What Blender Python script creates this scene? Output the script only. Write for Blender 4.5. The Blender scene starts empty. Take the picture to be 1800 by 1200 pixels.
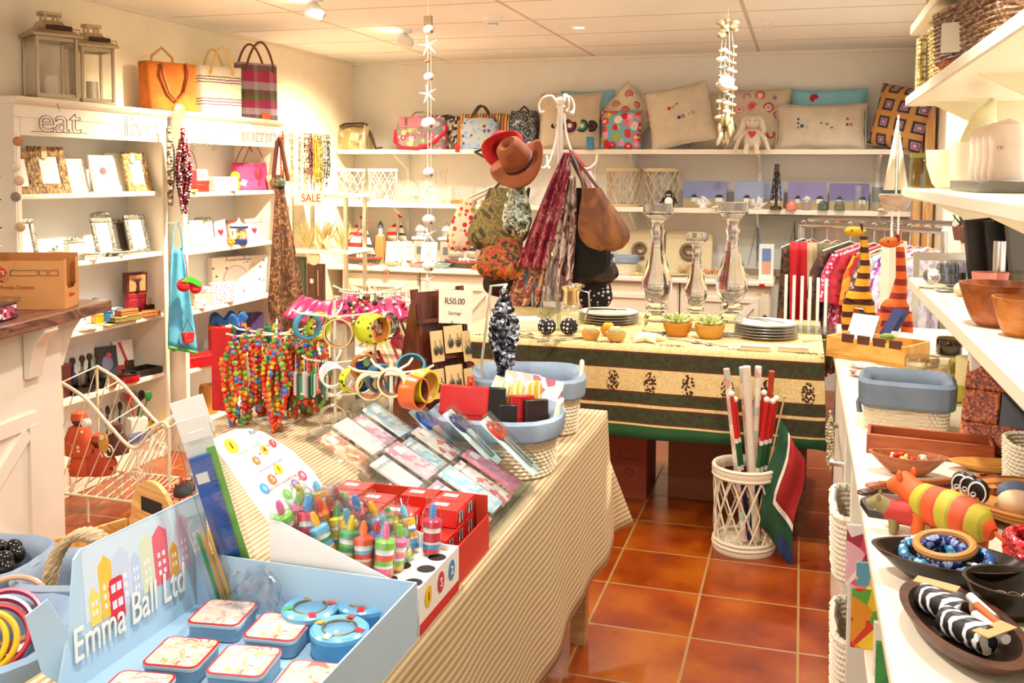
import bpy,math,random
from math import sin,cos,pi,radians as RAD
from mathutils import Vector as V,Matrix,Euler
random.seed(7)
C=bpy.context.scene.collection
sc=bpy.context.scene
# camera
F,YAW,PIT,ROL,CX,CY,EYE=1687.6,.2925,.0663,.007,900.,415.8,1.55
_f=V((-sin(YAW)*cos(PIT),cos(YAW)*cos(PIT),-sin(PIT)))
_r0=V((cos(YAW),sin(YAW),0));_u0=_r0.cross(_f)
_r=_r0*cos(ROL)+_u0*sin(ROL);_u=-_r0*sin(ROL)+_u0*cos(ROL)
EYEP=V((0,0,EYE))
cam=bpy.data.cameras.new('camera');co=bpy.data.objects.new('camera',cam);C.objects.link(co)
cam.sensor_width=36;cam.lens=F/1800*36;cam.shift_y=-(600-CY)/1800
cam.clip_start=.05
co.matrix_world=Matrix(((_r.x,_u.x,-_f.x,0),(_r.y,_u.y,-_f.y,0),(_r.z,_u.z,-_f.z,EYE),(0,0,0,1)))
sc.camera=co
# daylight and exposure
w=bpy.data.worlds.new('world');sc.world=w;w.use_nodes=True
w.node_tree.nodes['Background'].inputs[0].default_value=(1,.97,.93,1)
w.node_tree.nodes['Background'].inputs[1].default_value=1.2
sc.view_settings.view_transform='Standard';sc.view_settings.look='None'
sc.view_settings.exposure=0.85;sc.view_settings.gamma=1;sc.view_settings.use_curve_mapping=False
def lamp(kind,name,loc,energy,col=(1,.96,.90),rot=(0,0,0),**k):
 l=bpy.data.lights.new(name,kind);l.energy=energy;l.color=col
 for a,b in k.items():setattr(l,a,b)
 o=bpy.data.objects.new(name,l);C.objects.link(o);o.location=loc;o.rotation_euler=rot
 return o
for x,y in((-2.3,1.2),(-.7,1.2),(.2,2.2),(-1.6,2.8),(-.1,4.0),(-2.3,4.3),(-1.2,5.4),(.25,5.7),(-2.6,6.0)):
 lamp('SPOT','downlight_and_fill',(x,y,2.40),52,spot_size=RAD(150),spot_blend=.8,shadow_soft_size=.05)  # mostly fill spots added under the ceiling, beyond the single fitted downlight
lamp('SPOT','wall_spot',(-2.33,4.45,2.31),200,(1,.80,.50),(RAD(35),0,RAD(80)),spot_size=RAD(100),spot_blend=.9,shadow_soft_size=.03)
lamp('SPOT','wall_spot',(-2.42,5.95,2.31),200,(1,.80,.50),(RAD(38),0,RAD(75)),spot_size=RAD(100),spot_blend=.9,shadow_soft_size=.03)
lamp('SUN','sun',(5,5,5),2.2,(1,.93,.8),(RAD(62),0,RAD(118)),angle=RAD(2))
# materials
def lin(h):
 h=h.lstrip('#');c=[int(h[i:i+2],16)/255 for i in(0,2,4)]
 return tuple(((x+.055)/1.055)**2.4 if x>.04045 else x/12.92 for x in c)+(1,)
_M={}
class N:
 def __init__(s,name):
  s.m=bpy.data.materials.new(name);s.m.use_nodes=True;s.t=s.m.node_tree;s.b=s.t.nodes['Principled BSDF']
 def n(s,typ,**k):
  x=s.t.nodes.new(typ)
  for a,v in k.items():
   if a.startswith('i_'):x.inputs[a[2:].replace('_',' ')].default_value=v
   else:setattr(x,a,v)
  return x
 def l(s,a,b):s.t.links.new(a,b)
 def coord(s,scale=(1,1,1),loc=(0,0,0),rot=(0,0,0),kind='Object'):
  tc=s.n('ShaderNodeTexCoord');mp=s.n('ShaderNodeMapping')
  mp.inputs['Scale'].default_value=scale;mp.inputs['Location'].default_value=loc;mp.inputs['Rotation'].default_value=rot
  s.l(tc.outputs[kind],mp.inputs[0]);return mp.outputs[0]
 def ramp(s,fac,stops,interp='LINEAR'):
  r=s.n('ShaderNodeValToRGB');r.color_ramp.interpolation=interp;e=r.color_ramp.elements
  while len(e)<len(stops):e.new(.5)
  for k,(p,c)in enumerate(stops):e[k].position=p;e[k].color=lin(c)if isinstance(c,str)else c
  s.l(fac,r.inputs[0]);return r.outputs[0]
 def mix(s,f,a,b):
  x=s.n('ShaderNodeMix',data_type='RGBA')
  for sock,v in((x.inputs[0],f),(x.inputs[6],a),(x.inputs[7],b)):
   if isinstance(v,str):sock.default_value=lin(v)
   elif isinstance(v,(int,float)):sock.default_value=v
   else:s.l(v,sock)
  return x.outputs[2]
 def math(s,op,a,b=0.):
  x=s.n('ShaderNodeMath',operation=op)
  for i,v in enumerate((a,b)):
   if isinstance(v,(int,float)):x.inputs[i].default_value=v
   else:s.l(v,x.inputs[i])
  return x.outputs[0]
 def bump(s,h,st=.3,d=.002):
  x=s.n('ShaderNodeBump');x.inputs['Strength'].default_value=st;x.inputs['Distance'].default_value=d
  s.l(h,x.inputs['Height']);s.l(x.outputs[0],s.b.inputs['Normal'])
 def set(s,col=None,rough=.5,metal=0.,**k):
  if col is not None:
   if isinstance(col,str):s.b.inputs['Base Color'].default_value=lin(col)
   else:s.l(col,s.b.inputs['Base Color'])
  s.b.inputs['Roughness'].default_value=rough;s.b.inputs['Metallic'].default_value=metal
  for a,v in k.items():s.b.inputs[a.replace('_',' ')].default_value=v
  return s.m
def memo(fn):
 def g(*a,**k):
  key=(fn.__name__,a,tuple(sorted(k.items())))
  if key not in _M:_M[key]=fn(*a,**k)
  return _M[key]
 return g
@memo
def paint(h,rough=.5,metal=0.,var=.015,bump=0.):
 s=N('paint');nz=s.n('ShaderNodeTexNoise');nz.inputs['Scale'].default_value=9;s.l(s.coord(),nz.inputs['Vector'])
 c=lin(h);d=tuple(max(0,x*(1-var*2))for x in c[:3])+(1,)
 col=s.ramp(nz.outputs[0],[(.3,d),(.7,c)])
 if bump:s.bump(nz.outputs[0],bump,.004)
 return s.set(col,rough,metal)
@memo
def metal(h,rough=.25):return N('metal').set(h,rough,1.)
@memo
def fabric(h,h2=None,sc_=350.):
 s=N('fabric');nz=s.n('ShaderNodeTexNoise');nz.inputs['Scale'].default_value=sc_;co_=s.coord();s.l(co_,nz.inputs['Vector'])
 n2=s.n('ShaderNodeTexNoise');n2.inputs['Scale'].default_value=12;s.l(co_,n2.inputs['Vector'])
 c=lin(h);d=lin(h2)if h2 else tuple(x*.8 for x in c[:3])+(1,)
 col=s.ramp(n2.outputs[0],[(.3,d),(.65,c)]);s.bump(nz.outputs[0],.35,.0015)
 return s.set(col,.85)
@memo
def glass(h='#ffffff',rough=.02):
 return N('glass').set(h,rough,0,Transmission_Weight=1.,IOR=1.45)
@memo
def clear(h='#ffffff',gloss=.25,rough=.05):
 s=N('clear');t=s.t;tr=s.n('ShaderNodeBsdfTransparent');tr.inputs[0].default_value=lin(h)
 gl=s.n('ShaderNodeBsdfGlossy');gl.inputs['Roughness'].default_value=rough
 lw=s.n('ShaderNodeLayerWeight');lw.inputs[0].default_value=.5
 mx=s.n('ShaderNodeMixShader');pw=s.math('ADD',s.math('MULTIPLY',s.math('POWER',lw.outputs[1],3.),.25+gloss),.03+.1*gloss);s.l(s.math('MINIMUM',pw,1.),mx.inputs[0]);s.l(tr.outputs[0],mx.inputs[1]);s.l(gl.outputs[0],mx.inputs[2])
 s.l(mx.outputs[0],t.nodes['Material Output'].inputs[0]);return s.m
@memo
def cells(cols,scale=30.,rough=.7,metal_=0.,rnd=1.,bump=.2,stretch=(1,1,1),kind='Object'):
 """blotchy print: voronoi cells coloured from a palette"""
 s=N('print');v=s.n('ShaderNodeTexVoronoi');v.inputs['Scale'].default_value=scale;v.inputs['Randomness'].default_value=rnd
 s.l(s.coord(stretch,kind=kind),v.inputs['Vector']);sep=s.n('ShaderNodeSeparateColor');s.l(v.outputs['Color'],sep.inputs[0])
 n=len(cols);col=s.ramp(sep.outputs[0],[(i/n,c)for i,c in enumerate(cols)],'CONSTANT')
 if bump:s.bump(v.outputs['Distance'],bump,.002)
 return s.set(col,rough,metal_)
@memo
def mottle(cols,scale=12.,rough=.75,stretch=(1,1,1),detail=4.,interp='CONSTANT',metal_=0.):
 """flowing multi-coloured print"""
 s=N('mottle');nz=s.n('ShaderNodeTexNoise');nz.inputs['Scale'].default_value=scale;nz.inputs['Detail'].default_value=detail;nz.inputs['Distortion'].default_value=1.2;s.l(s.coord(stretch),nz.inputs['Vector'])
 n=len(cols);col=s.ramp(nz.outputs[0],[(.30+.42*i/n if i else 0.,c)for i,c in enumerate(cols)],interp);s.bump(nz.outputs[0],.3,.004)
 return s.set(col,rough,metal_)
@memo
def dots(base,cols,scale=20.,r=.35,rings=None,rnd=.6,rough=.8,off=(0,0,0)):
 """round motifs on a plain ground; rings = (inner colour, radius)"""
 s=N('dots');v=s.n('ShaderNodeTexVoronoi');v.inputs['Scale'].default_value=scale;v.inputs['Randomness'].default_value=rnd
 s.l(s.coord(loc=off),v.inputs['Vector']);sep=s.n('ShaderNodeSeparateColor');s.l(v.outputs['Color'],sep.inputs[0])
 n=len(cols);pc=s.ramp(sep.outputs[0],[(i/n,c)for i,c in enumerate(cols)],'CONSTANT')
 col=s.mix(s.math('LESS_THAN',v.outputs['Distance'],r),base,pc)
 if rings:col=s.mix(s.math('LESS_THAN',v.outputs['Distance'],r*rings[1]),col,rings[0])
 return s.set(col,rough)
@memo
def stripes(cols,period=.05,axis='z',rough=.8,kind='Object',wob=0.):
 s=N('stripes');co_=s.coord(kind=kind);sp=s.n('ShaderNodeSeparateXYZ');s.l(co_,sp.inputs[0])
 x=sp.outputs['xyz'.index(axis)]
 if wob:
  nz=s.n('ShaderNodeTexNoise');nz.inputs['Scale'].default_value=25;s.l(co_,nz.inputs['Vector'])
  x=s.math('ADD',x,s.math('MULTIPLY',nz.outputs[0],wob))
 fr=s.math('FRACT',s.math('DIVIDE',x,period));n=sum(k for _,k in cols);st=[];p=0
 for c,k in cols:st.append((p/n,c));p+=k
 return s.set(s.ramp(fr,st,'CONSTANT'),rough)
@memo
def wood(h1,h2,scale=14.,rough=.45,axis='x',dist=3.):
 s=N('wood');st={'x':(.12,1,1),'y':(1,.12,1),'z':(1,1,.12)}[axis]
 co_=s.coord(tuple(q*scale for q in st));nz=s.n('ShaderNodeTexNoise');nz.inputs['Scale'].default_value=1.2;nz.inputs['Detail'].default_value=6
 nz.inputs['Distortion'].default_value=dist*.3;s.l(co_,nz.inputs['Vector'])
 fr=s.math('FRACT',s.math('MULTIPLY',nz.outputs[0],6.));col=s.ramp(fr,[(0,h1),(.55,h2),(1,h1)])
 s.bump(fr,.15,.001);return s.set(col,rough)
@memo
def beady(cols,scale=120.,rough=.25):return cells(cols,scale,rough,0.,1.,.8)
# mesh builder
class MB:
 def __init__(s):s.v=[];s.f=[];s.mi=[];s.mats=[];s.M=Matrix.Identity(4);s.cur=0
 def mat(s,m):
  if m not in s.mats:s.mats.append(m)
  s.cur=s.mats.index(m);return s
 def at(s,loc=(0,0,0),rot=(0,0,0),scale=(1,1,1)):
  if not hasattr(scale,'__len__'):scale=(scale,)*3
  s.M=Matrix.LocRotScale(V(loc),Euler(rot),V(scale));return s
 def add(s,vs,fs):
  o=len(s.v);M=s.M
  s.v+=[tuple(M@V(p))for p in vs];s.f+=[tuple(o+i for i in f)for f in fs];s.mi+=[s.cur]*len(fs);return s
 def box(s,x0,x1,y0,y1,z0,z1):
  return s.add([(x,y,z)for z in(z0,z1)for y in(y0,y1)for x in(x0,x1)],[(0,2,3,1),(4,5,7,6),(0,1,5,4),(2,6,7,3),(0,4,6,2),(1,3,7,5)])
 def cbox(s,c,d,rot=None):
  x,y,z=d[0]/2,d[1]/2,d[2]/2;E=Euler(rot).to_matrix()if rot else Matrix.Identity(3)
  return s.add([V(c)+E@V((a,b,e))for e in(-z,z)for b in(-y,y)for a in(-x,x)],[(0,2,3,1),(4,5,7,6),(0,1,5,4),(2,6,7,3),(0,4,6,2),(1,3,7,5)])
 def prism(s,poly,z0,z1,axis='z'):
  """poly: 2d outline (ccw); extruded along axis"""
  def P(a,b,h):return{'z':(a,b,h),'y':(a,h,b),'x':(h,a,b)}[axis]
  n=len(poly);vs=[P(a,b,z0)for a,b in poly]+[P(a,b,z1)for a,b in poly]
  return s.add(vs,[tuple(range(n-1,-1,-1)),tuple(range(n,2*n))]+[(i,(i+1)%n,n+(i+1)%n,n+i)for i in range(n)])
 def lathe(s,prof,n=24,c=(0,0,0),sx=1.,sy=1.,a0=0.,a1=2*pi,cap=True):
  full=abs(a1-a0-2*pi)<1e-6;m=n if full else n+1;vs=[]
  for r,z in prof:
   for i in range(m):
    a=a0+(a1-a0)*i/n;vs.append((c[0]+r*cos(a)*sx,c[1]+r*sin(a)*sy,c[2]+z))
  fs=[]
  for j in range(len(prof)-1):
   for i in range(n):
    k=(i+1)%m;fs.append((j*m+i,j*m+k,(j+1)*m+k,(j+1)*m+i))
  if full and cap and max(abs(prof[0][0]-prof[-1][0]),abs(prof[0][1]-prof[-1][1]))>1e-6:
   if prof[0][0]>1e-5:fs.append(tuple(range(m-1,-1,-1)))
   if prof[-1][0]>1e-5:o=(len(prof)-1)*m;fs.append(tuple(range(o,o+m)))
  return s.add(vs,fs)
 def cyl(s,r,z0,z1,c=(0,0),n=20,r2=None):return s.lathe([(r,z0),(r if r2 is None else r2,z1)],n,(c[0],c[1],0))
 def ball(s,c,r,n=12,m=8,sc=(1,1,1)):
  p=[(max(r*sin(pi*j/m),1e-6),-r*cos(pi*j/m)*sc[2])for j in range(m+1)]
  return s.lathe(p,n,c,sc[0],sc[1])
 def tube(s,pts,r,n=6,closed=False,caps=True):
  pts=[V(p)for p in pts];N_=len(pts);rs=r if hasattr(r,'__len__')else[r]*N_
  vs=[];up=V((0,0,1));prev=None
  for i,p in enumerate(pts):
   if closed:t=pts[(i+1)%N_]-pts[i-1]
   else:t=pts[min(i+1,N_-1)]-pts[max(i-1,0)]
   if t.length<1e-9:t=V((0,0,1))
   t.normalize()
   if prev is None:
    a=t.cross(up)
    if a.length<.1:a=t.cross(V((1,0,0)))
   else:a=prev-t*prev.dot(t)
   if a.length<1e-6:a=t.cross(V((0,1,0)))
   a.normalize();b=t.cross(a);prev=a
   for k in range(n):
    q=2*pi*k/n;vs.append(p+(a*cos(q)+b*sin(q))*rs[i])
  fs=[]
  for i in range(N_ if closed else N_-1):
   j=(i+1)%N_
   for k in range(n):fs.append((i*n+k,i*n+(k+1)%n,j*n+(k+1)%n,j*n+k))
  if not closed and caps:fs+=[tuple(range(n-1,-1,-1)),tuple(range((N_-1)*n,N_*n))]
  return s.add(vs,fs)
 def torus(s,c,R_,r,rot=(0,0,0),n=24,k=8,sx=1.,sy=1.,rz=1.):
  E=Euler(rot).to_matrix();vs=[]
  for i in range(n):
   a=2*pi*i/n
   for j in range(k):
    b=2*pi*j/k;q=R_+r*cos(b);vs.append(V(c)+E@V((q*cos(a)*sx,q*sin(a)*sy,r*sin(b)*rz)))
  return s.add(vs,[(i*k+j,((i+1)%n)*k+j,((i+1)%n)*k+(j+1)%k,i*k+(j+1)%k)for i in range(n)for j in range(k)])
 def grid(s,fn,nu,nv,closed_u=False):
  vs=[fn(i/nu,j/nv)for j in range(nv+1)for i in range(nu if closed_u else nu+1)];m=nu if closed_u else nu+1
  return s.add(vs,[(j*m+i,j*m+(i+1)%m,(j+1)*m+(i+1)%m,(j+1)*m+i)for j in range(nv)for i in range(nu)])
 rnd=0
 def build(s,name,parent=None,mat=None,smooth=40,bevel=0,subsurf=0,solid=0,kind=None,label=None,seg=2):
  me=bpy.data.meshes.new(name);me.from_pydata(s.v,[],s.f)
  for m in(s.mats or([mat]if mat else[])):me.materials.append(m)
  if s.mats:me.polygons.foreach_set('material_index',s.mi)
  me.update()
  if s.rnd:smooth=180
  if smooth:
   me.polygons.foreach_set('use_smooth',[True]*len(me.polygons));me.set_sharp_from_angle(angle=RAD(smooth))
  o=bpy.data.objects.new(name,me);C.objects.link(o)
  if parent is not None:o.parent=parent
  if solid:md=o.modifiers.new('solid','SOLIDIFY');md.thickness=solid;md.offset=0
  if bevel:md=o.modifiers.new('bevel','BEVEL');md.width=bevel;md.segments=seg;md.limit_method='ANGLE';md.angle_limit=RAD(35)
  if subsurf:md=o.modifiers.new('sub','SUBSURF');md.levels=md.render_levels=subsurf
  if kind:o['kind']=kind
  if label:o['label']=label
  return o
def T(name,label,cat,loc=(0,0,0),rz=0.,group=None,rx=0.,ry=0.,scale=1.):
 o=bpy.data.objects.new(name,None);C.objects.link(o);o.empty_display_size=.05
 o.location=loc;o.rotation_euler=(rx,ry,rz);o.scale=(scale,)*3
 o['label']=label;o['category']=cat
 if group:o['group']=group
 return o
def tag(o,label,cat,loc=None,rz=None,group=None,rot=None):
 o['label']=label;o['category']=cat
 if group:o['group']=group
 if loc is not None:o.location=loc
 if rz is not None:o.rotation_euler=(0,0,rz)
 if rot is not None:o.rotation_euler=rot
 return o
KIDS={}
def kids(o):return[c for c in C.objects if c.parent==o]
def dup(root,loc,rz=None,label=None,group=None,scale=None,rot=None,mats=None):
 ks=kids(root);r=root.copy();C.objects.link(r);r.location=loc
 if rz is not None:r.rotation_euler=(root.rotation_euler.x,root.rotation_euler.y,rz)
 if rot is not None:r.rotation_euler=rot
 if label:r['label']=label
 if group:r['group']=group
 if scale:r.scale=(scale,)*3 if not hasattr(scale,'__len__')else scale
 for ch in ks:
  gs=kids(ch);c=ch.copy();C.objects.link(c);c.parent=r
  for g in gs:d=g.copy();C.objects.link(d);d.parent=c
 return r
def remat(o,m):
 """own mesh copy in another material"""
 o.data=o.data.copy();o.data.materials.clear();o.data.materials.append(m)
 for p in o.data.polygons:p.material_index=0
 return o
def at(X,Y,x=None,y=None,z=None):
 d=_f+_r*((X-CX)/F)-_u*((Y-CY)/F)
 t=(x/d.x)if x is not None else(y/d.y)if y is not None else(z-EYE)/d.z
 return EYEP+d*t
def text(body,size,m,parent,loc,rot=(0,0,0),name='lettering',extrude=.0008,align='CENTER',sx=1.,wire=0.,shear=0.):
 cu=bpy.data.curves.new(name,'FONT');cu.body=body;cu.size=size;cu.extrude=extrude;cu.align_x=align;cu.align_y='CENTER';cu.shear=shear
 if wire:cu.fill_mode='NONE';cu.bevel_depth=wire;cu.extrude=0
 cu.materials.append(m);tmp=bpy.data.objects.new(name,cu);C.objects.link(tmp)
 me=bpy.data.meshes.new_from_object(tmp.evaluated_get(bpy.context.evaluated_depsgraph_get()));me.name=name
 bpy.data.objects.remove(tmp);o=bpy.data.objects.new(name,me);C.objects.link(o);o.parent=parent
 o.location=loc;o.rotation_euler=rot;o.scale=(sx,1,1);return o
def rrect(w,h,r,n=4):
 pts=[]
 for cx,cy,a in((w/2-r,h/2-r,0),(-w/2+r,h/2-r,pi/2),(-w/2+r,-h/2+r,pi),(w/2-r,-h/2+r,1.5*pi)):
  pts+=[(cx+r*cos(a+pi/2*i/n),cy+r*sin(a+pi/2*i/n))for i in range(n+1)]
 return pts
CREAM=paint('#efe6d2',.38);WHITE=paint('#f4f1ea',.35);CARD=paint('#f4f0e6',.7);BLACK=paint('#161413',.35)
STEEL=metal('#c9c7c2',.22);GOLD=metal('#c9a463',.3);CL=clear();RED=paint('#c8161c',.4);BROWN=paint('#5a2f1a',.45)
# the room
XL,XR,YB,ZC,YF=-3.53,.84,7.2,2.43,-2.2
def struct(name,mb,m=None,**k):o=mb.build(name,None,m,**k);o['kind']='structure';return o
def floor_mat():
 s=N('terracotta');co_=s.coord(loc=(.669+.3478*20,-4.5556+.3478*20,0))
 sp=s.n('ShaderNodeSeparateXYZ');s.l(co_,sp.inputs[0]);g=[];ids=[]
 for i in(0,1):
  q=s.math('DIVIDE',sp.outputs[i],.3478);fr=s.math('FRACT',q);ids.append(s.math('FLOOR',q))
  g.append(s.math('MINIMUM',fr,s.math('SUBTRACT',1.,fr)))
 edge=s.math('MINIMUM',g[0],g[1]);grout=s.math('LESS_THAN',edge,.012)
 nz=s.n('ShaderNodeTexNoise');nz.inputs['Scale'].default_value=4.5;nz.inputs['Detail'].default_value=5
 n2=s.n('ShaderNodeTexNoise');n2.inputs['Scale'].default_value=40;s.l(co_,n2.inputs['Vector'])
 cb=s.n('ShaderNodeCombineXYZ');s.l(ids[0],cb.inputs[0]);s.l(ids[1],cb.inputs[1])
 wn=s.n('ShaderNodeTexWhiteNoise');s.l(cb.outputs[0],wn.inputs[0])
 ad=s.n('ShaderNodeVectorMath',operation='ADD');s.l(co_,ad.inputs[0]);s.l(wn.outputs[1],ad.inputs[1]);s.l(ad.outputs[0],nz.inputs['Vector'])
 v=s.math('ADD',s.math('MULTIPLY',nz.outputs[0],.8),s.math('MULTIPLY',wn.outputs[0],.15))
 v=s.math('ADD',v,s.math('MULTIPLY',n2.outputs[0],.1))
 tile=s.ramp(v,[(.3,'#6a1e03'),(.5,'#8f3a06'),(.68,'#a6570e')])
 col=s.mix(grout,tile,'#9a7440')
 rg=s.math('ADD',.28,s.math('MULTIPLY',grout,.5));s.l(rg,s.b.inputs['Roughness'])
 s.bump(s.math('MINIMUM',edge,.02),.8,.05)
 s.l(col,s.b.inputs['Base Color']);return s.m
def ceil_mat():
 s=N('ceiling_tile');co_=s.coord(loc=(20*1.2+.32,20*.6-7.2+.0,0));sp=s.n('ShaderNodeSeparateXYZ');s.l(co_,sp.inputs[0]);g=[]
 for i,d in((0,1.2),(1,.6)):
  fr=s.math('FRACT',s.math('DIVIDE',sp.outputs[i],d));g.append(s.math('MULTIPLY',s.math('MINIMUM',fr,s.math('SUBTRACT',1.,fr)),d))
 e=s.math('MINIMUM',g[0],g[1]);line=s.math('LESS_THAN',e,.011)
 nz=s.n('ShaderNodeTexNoise');nz.inputs['Scale'].default_value=1.3;s.l(co_,nz.inputs['Vector'])
 base=s.ramp(nz.outputs[0],[(.35,'#ecebe6'),(.65,'#f4f3ee')]);s.bump(s.math('MINIMUM',e,.012),.6,.02)
 return s.set(s.mix(line,base,'#c9beac'),.85)
struct('floor',MB().box(XL-.1,XR+.1,YF,YB+.1,-.1,0),floor_mat(),smooth=0)
struct('ceiling',MB().box(XL-.1,XR+.1,YF,YB+.1,ZC,ZC+.1),ceil_mat(),smooth=0)
WALL=paint('#f3ead2',.75,var=.02,bump=.05);WALLB=paint('#e6e1d7',.75,var=.02,bump=.05)
struct('wall_left',MB().box(XL-.1,XL,YF,YB+.1,0,ZC),WALL,smooth=0)
struct('wall_back',MB().box(XL,XR+.1,YB,YB+.1,0,ZC),WALLB,smooth=0)
W0,W1,WZ0,WZ1=2.2,6.35,.97,2.05
m=MB();m.box(XR,XR+.12,YF,W0,0,ZC);m.box(XR,XR+.12,W1,YB,0,ZC);m.box(XR,XR+.12,W0,W1,0,WZ0);m.box(XR,XR+.12,W0,W1,WZ1,ZC)
struct('wall_right',m,WALL,smooth=0)
m=MB()
for y in(W0,3.2,4.35,5.35,W1-.05):m.box(XR+.02,XR+.09,y,y+.05,WZ0,WZ1)
m.box(XR+.02,XR+.09,W0,W1,WZ0,WZ0+.05);m.box(XR+.02,XR+.09,W0,W1,WZ1-.05,WZ1);m.box(XR-.02,XR+.1,W0,W1,WZ0-.03,WZ0)
struct('window_1',m,WHITE,bevel=.004)
g=MB().box(XR+.05,XR+.056,W0,W1,WZ0,WZ1).build('window_2',None,CL);g['kind']='structure'
def cur(u,v):return(XR-.03+.018*sin(u*60)+.006*sin(u*23),4.9+u*1.25,2.12-v*1.22)
s=N('sheer');s.set('#f2ead8',.9,0,Transmission_Weight=.0)
tl=s.n('ShaderNodeBsdfTranslucent');tl.inputs[0].default_value=lin('#f7efe0');df=s.n('ShaderNodeMixShader');df.inputs[0].default_value=.55
s.l(s.b.outputs[0],df.inputs[1]);s.l(tl.outputs[0],df.inputs[2]);s.l(df.outputs[0],s.t.nodes['Material Output'].inputs[0])
SHEER=s.m
tag(MB().grid(cur,120,4).build('curtain',None,SHEER,solid=.002),'cream gathered curtain hanging at the side window behind the clothes rail','curtain')
struct('trim_1',MB().box(.76,.82,6.78,6.9,0,2.35).box(.70,.745,6.8,6.86,0,2.3),wood('#c98f4e','#dcb277',8,.5,'z'),bevel=.004)
struct('trim_2',MB().box(XL,XL+.025,YF,YB,ZC-.02,ZC).box(XL,XR,YB-.025,YB,ZC-.02,ZC),paint('#e8decb',.6),smooth=0)
# ceiling fittings
def downlight(x,y,lab):
 t=T('downlight',lab,'ceiling light',(x,y,ZC))
 MB().lathe([(.03,-.004),(.05,-.01),(.052,-.004),(.052,0)],24).build('trim_ring',t,WHITE)
 e=N('bulb');e.set('#fff2d8',.5);e.b.inputs['Emission Color'].default_value=lin('#fff0d0');e.b.inputs['Emission Strength'].default_value=12
 MB().lathe([(.0001,-.0065),(.03,-.006),(.03,-.002)],20).build('bulb',t,e.m)
p=at(1018,50,z=ZC-.01);downlight(p.x,p.y,'small recessed round ceiling light glowing above the hat stand')
def wallspot(px,py,lab):
 p=at(px,py,z=ZC-.07);t=T('spotlight',lab,'spotlight',(p.x,p.y,ZC))
 MB().cyl(.035,-.02,0).build('base_plate',t,WHITE);MB().cyl(.008,-.05,-.02,n=10).build('stem',t,WHITE)
 h=MB().at((0,0,-.07),(0,-1.15,.2)).lathe([(.018,-.045),(.032,-.03),(.04,.0),(.048,.045),(.042,.045),(.034,.0),(.0001,-.02)],24).build('head',t,WHITE)
 e=N('bulb');e.set('#fff2d8',.5);e.b.inputs['Emission Color'].default_value=lin('#ffe9bd');e.b.inputs['Emission Strength'].default_value=25
 MB().at((0,0,-.07),(0,-1.15,.2)).lathe([(.0001,.036),(.04,.036),(.04,.03)],20).build('bulb',h,e.m)
wallspot(556,22,'white swivel ceiling spotlight nearest the camera, aimed at the left wall')
wallspot(714,73,'white swivel ceiling spotlight farther back, beside the shell mobile')
p=at(866,34,z=ZC-.02);t=T('smoke_detector','white round smoke detector on the ceiling right of the spotlights','smoke detector',(p.x,p.y,ZC))
MB().lathe([(.0001,-.055),(.028,-.055),(.03,-.035),(.05,-.03),(.055,-.005),(.055,0)],28).build('housing',t,WHITE)
MB().lathe([(.031,-.05),(.033,-.047),(.031,-.044)],28).build('vent_ring',t,paint('#b9b2a4'))
p=at(1347,41,z=ZC-.02);t=T('ceiling_socket','small cream ceiling hook plate right of the shell mobile','ceiling fitting',(p.x,p.y,ZC))
MB().lathe([(.0001,-.03),(.018,-.03),(.022,-.01),(.04,-.006),(.04,0)],20).build('plate',t,CREAM)
MB().tube([(0,0,-.03),(.01,0,-.045),(.03,0,-.045)],.005).build('hook',t,CREAM)
# left bookcases
def bookcase(xf,y0,y1,zs,lab,rounded=True):
 t=T('bookcase',lab,'bookcase',(xf,y0,0));D=xf-XL-.005;L=y1-y0
 MB().box(-D,0,0,.035,0,1.782).build('side_panel',t,CREAM,bevel=.003);MB().box(-D,0,L-.035,L,0,1.782).build('side_panel',t,CREAM,bevel=.003)
 MB().box(-D,-D+.012,.036,L-.036,.0,1.782).build('back_panel',t,paint('#e3e6ea',.5))
 MB().box(-D,.004,-.003,L+.003,1.78,1.836).box(-.025,0,.036,L-.036,1.70,1.785).build('frieze',t,CREAM,smooth=0)
 MB().prism([(-D,1.835),(.01,1.835),(.03,1.85),(.035,1.868),(-D,1.868)],-.01,L+.01,'y').build('cornice',t,CREAM,bevel=.003)
 for z in zs:
  MB().box(-D+.012,-.012,.035,L-.035,z-.026,z).build('shelf',t,CREAM,bevel=.006)
 MB().box(-.03,-.012,.035,L-.035,0,.12).build('plinth',t,CREAM,bevel=.003)
 return t
SA=(1.44,1.115,.78,.46,.14);SB=(1.43,1.11,.775,.45,.13)
bookcase(-3.28,3.385,4.43,SA,'white bookcase of picture frames beside the shop counter, two lanterns on top')
bookcase(-3.20,4.46,5.47,SB,'white bookcase with pink basket and gift boxes, plaid bag on top')
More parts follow.
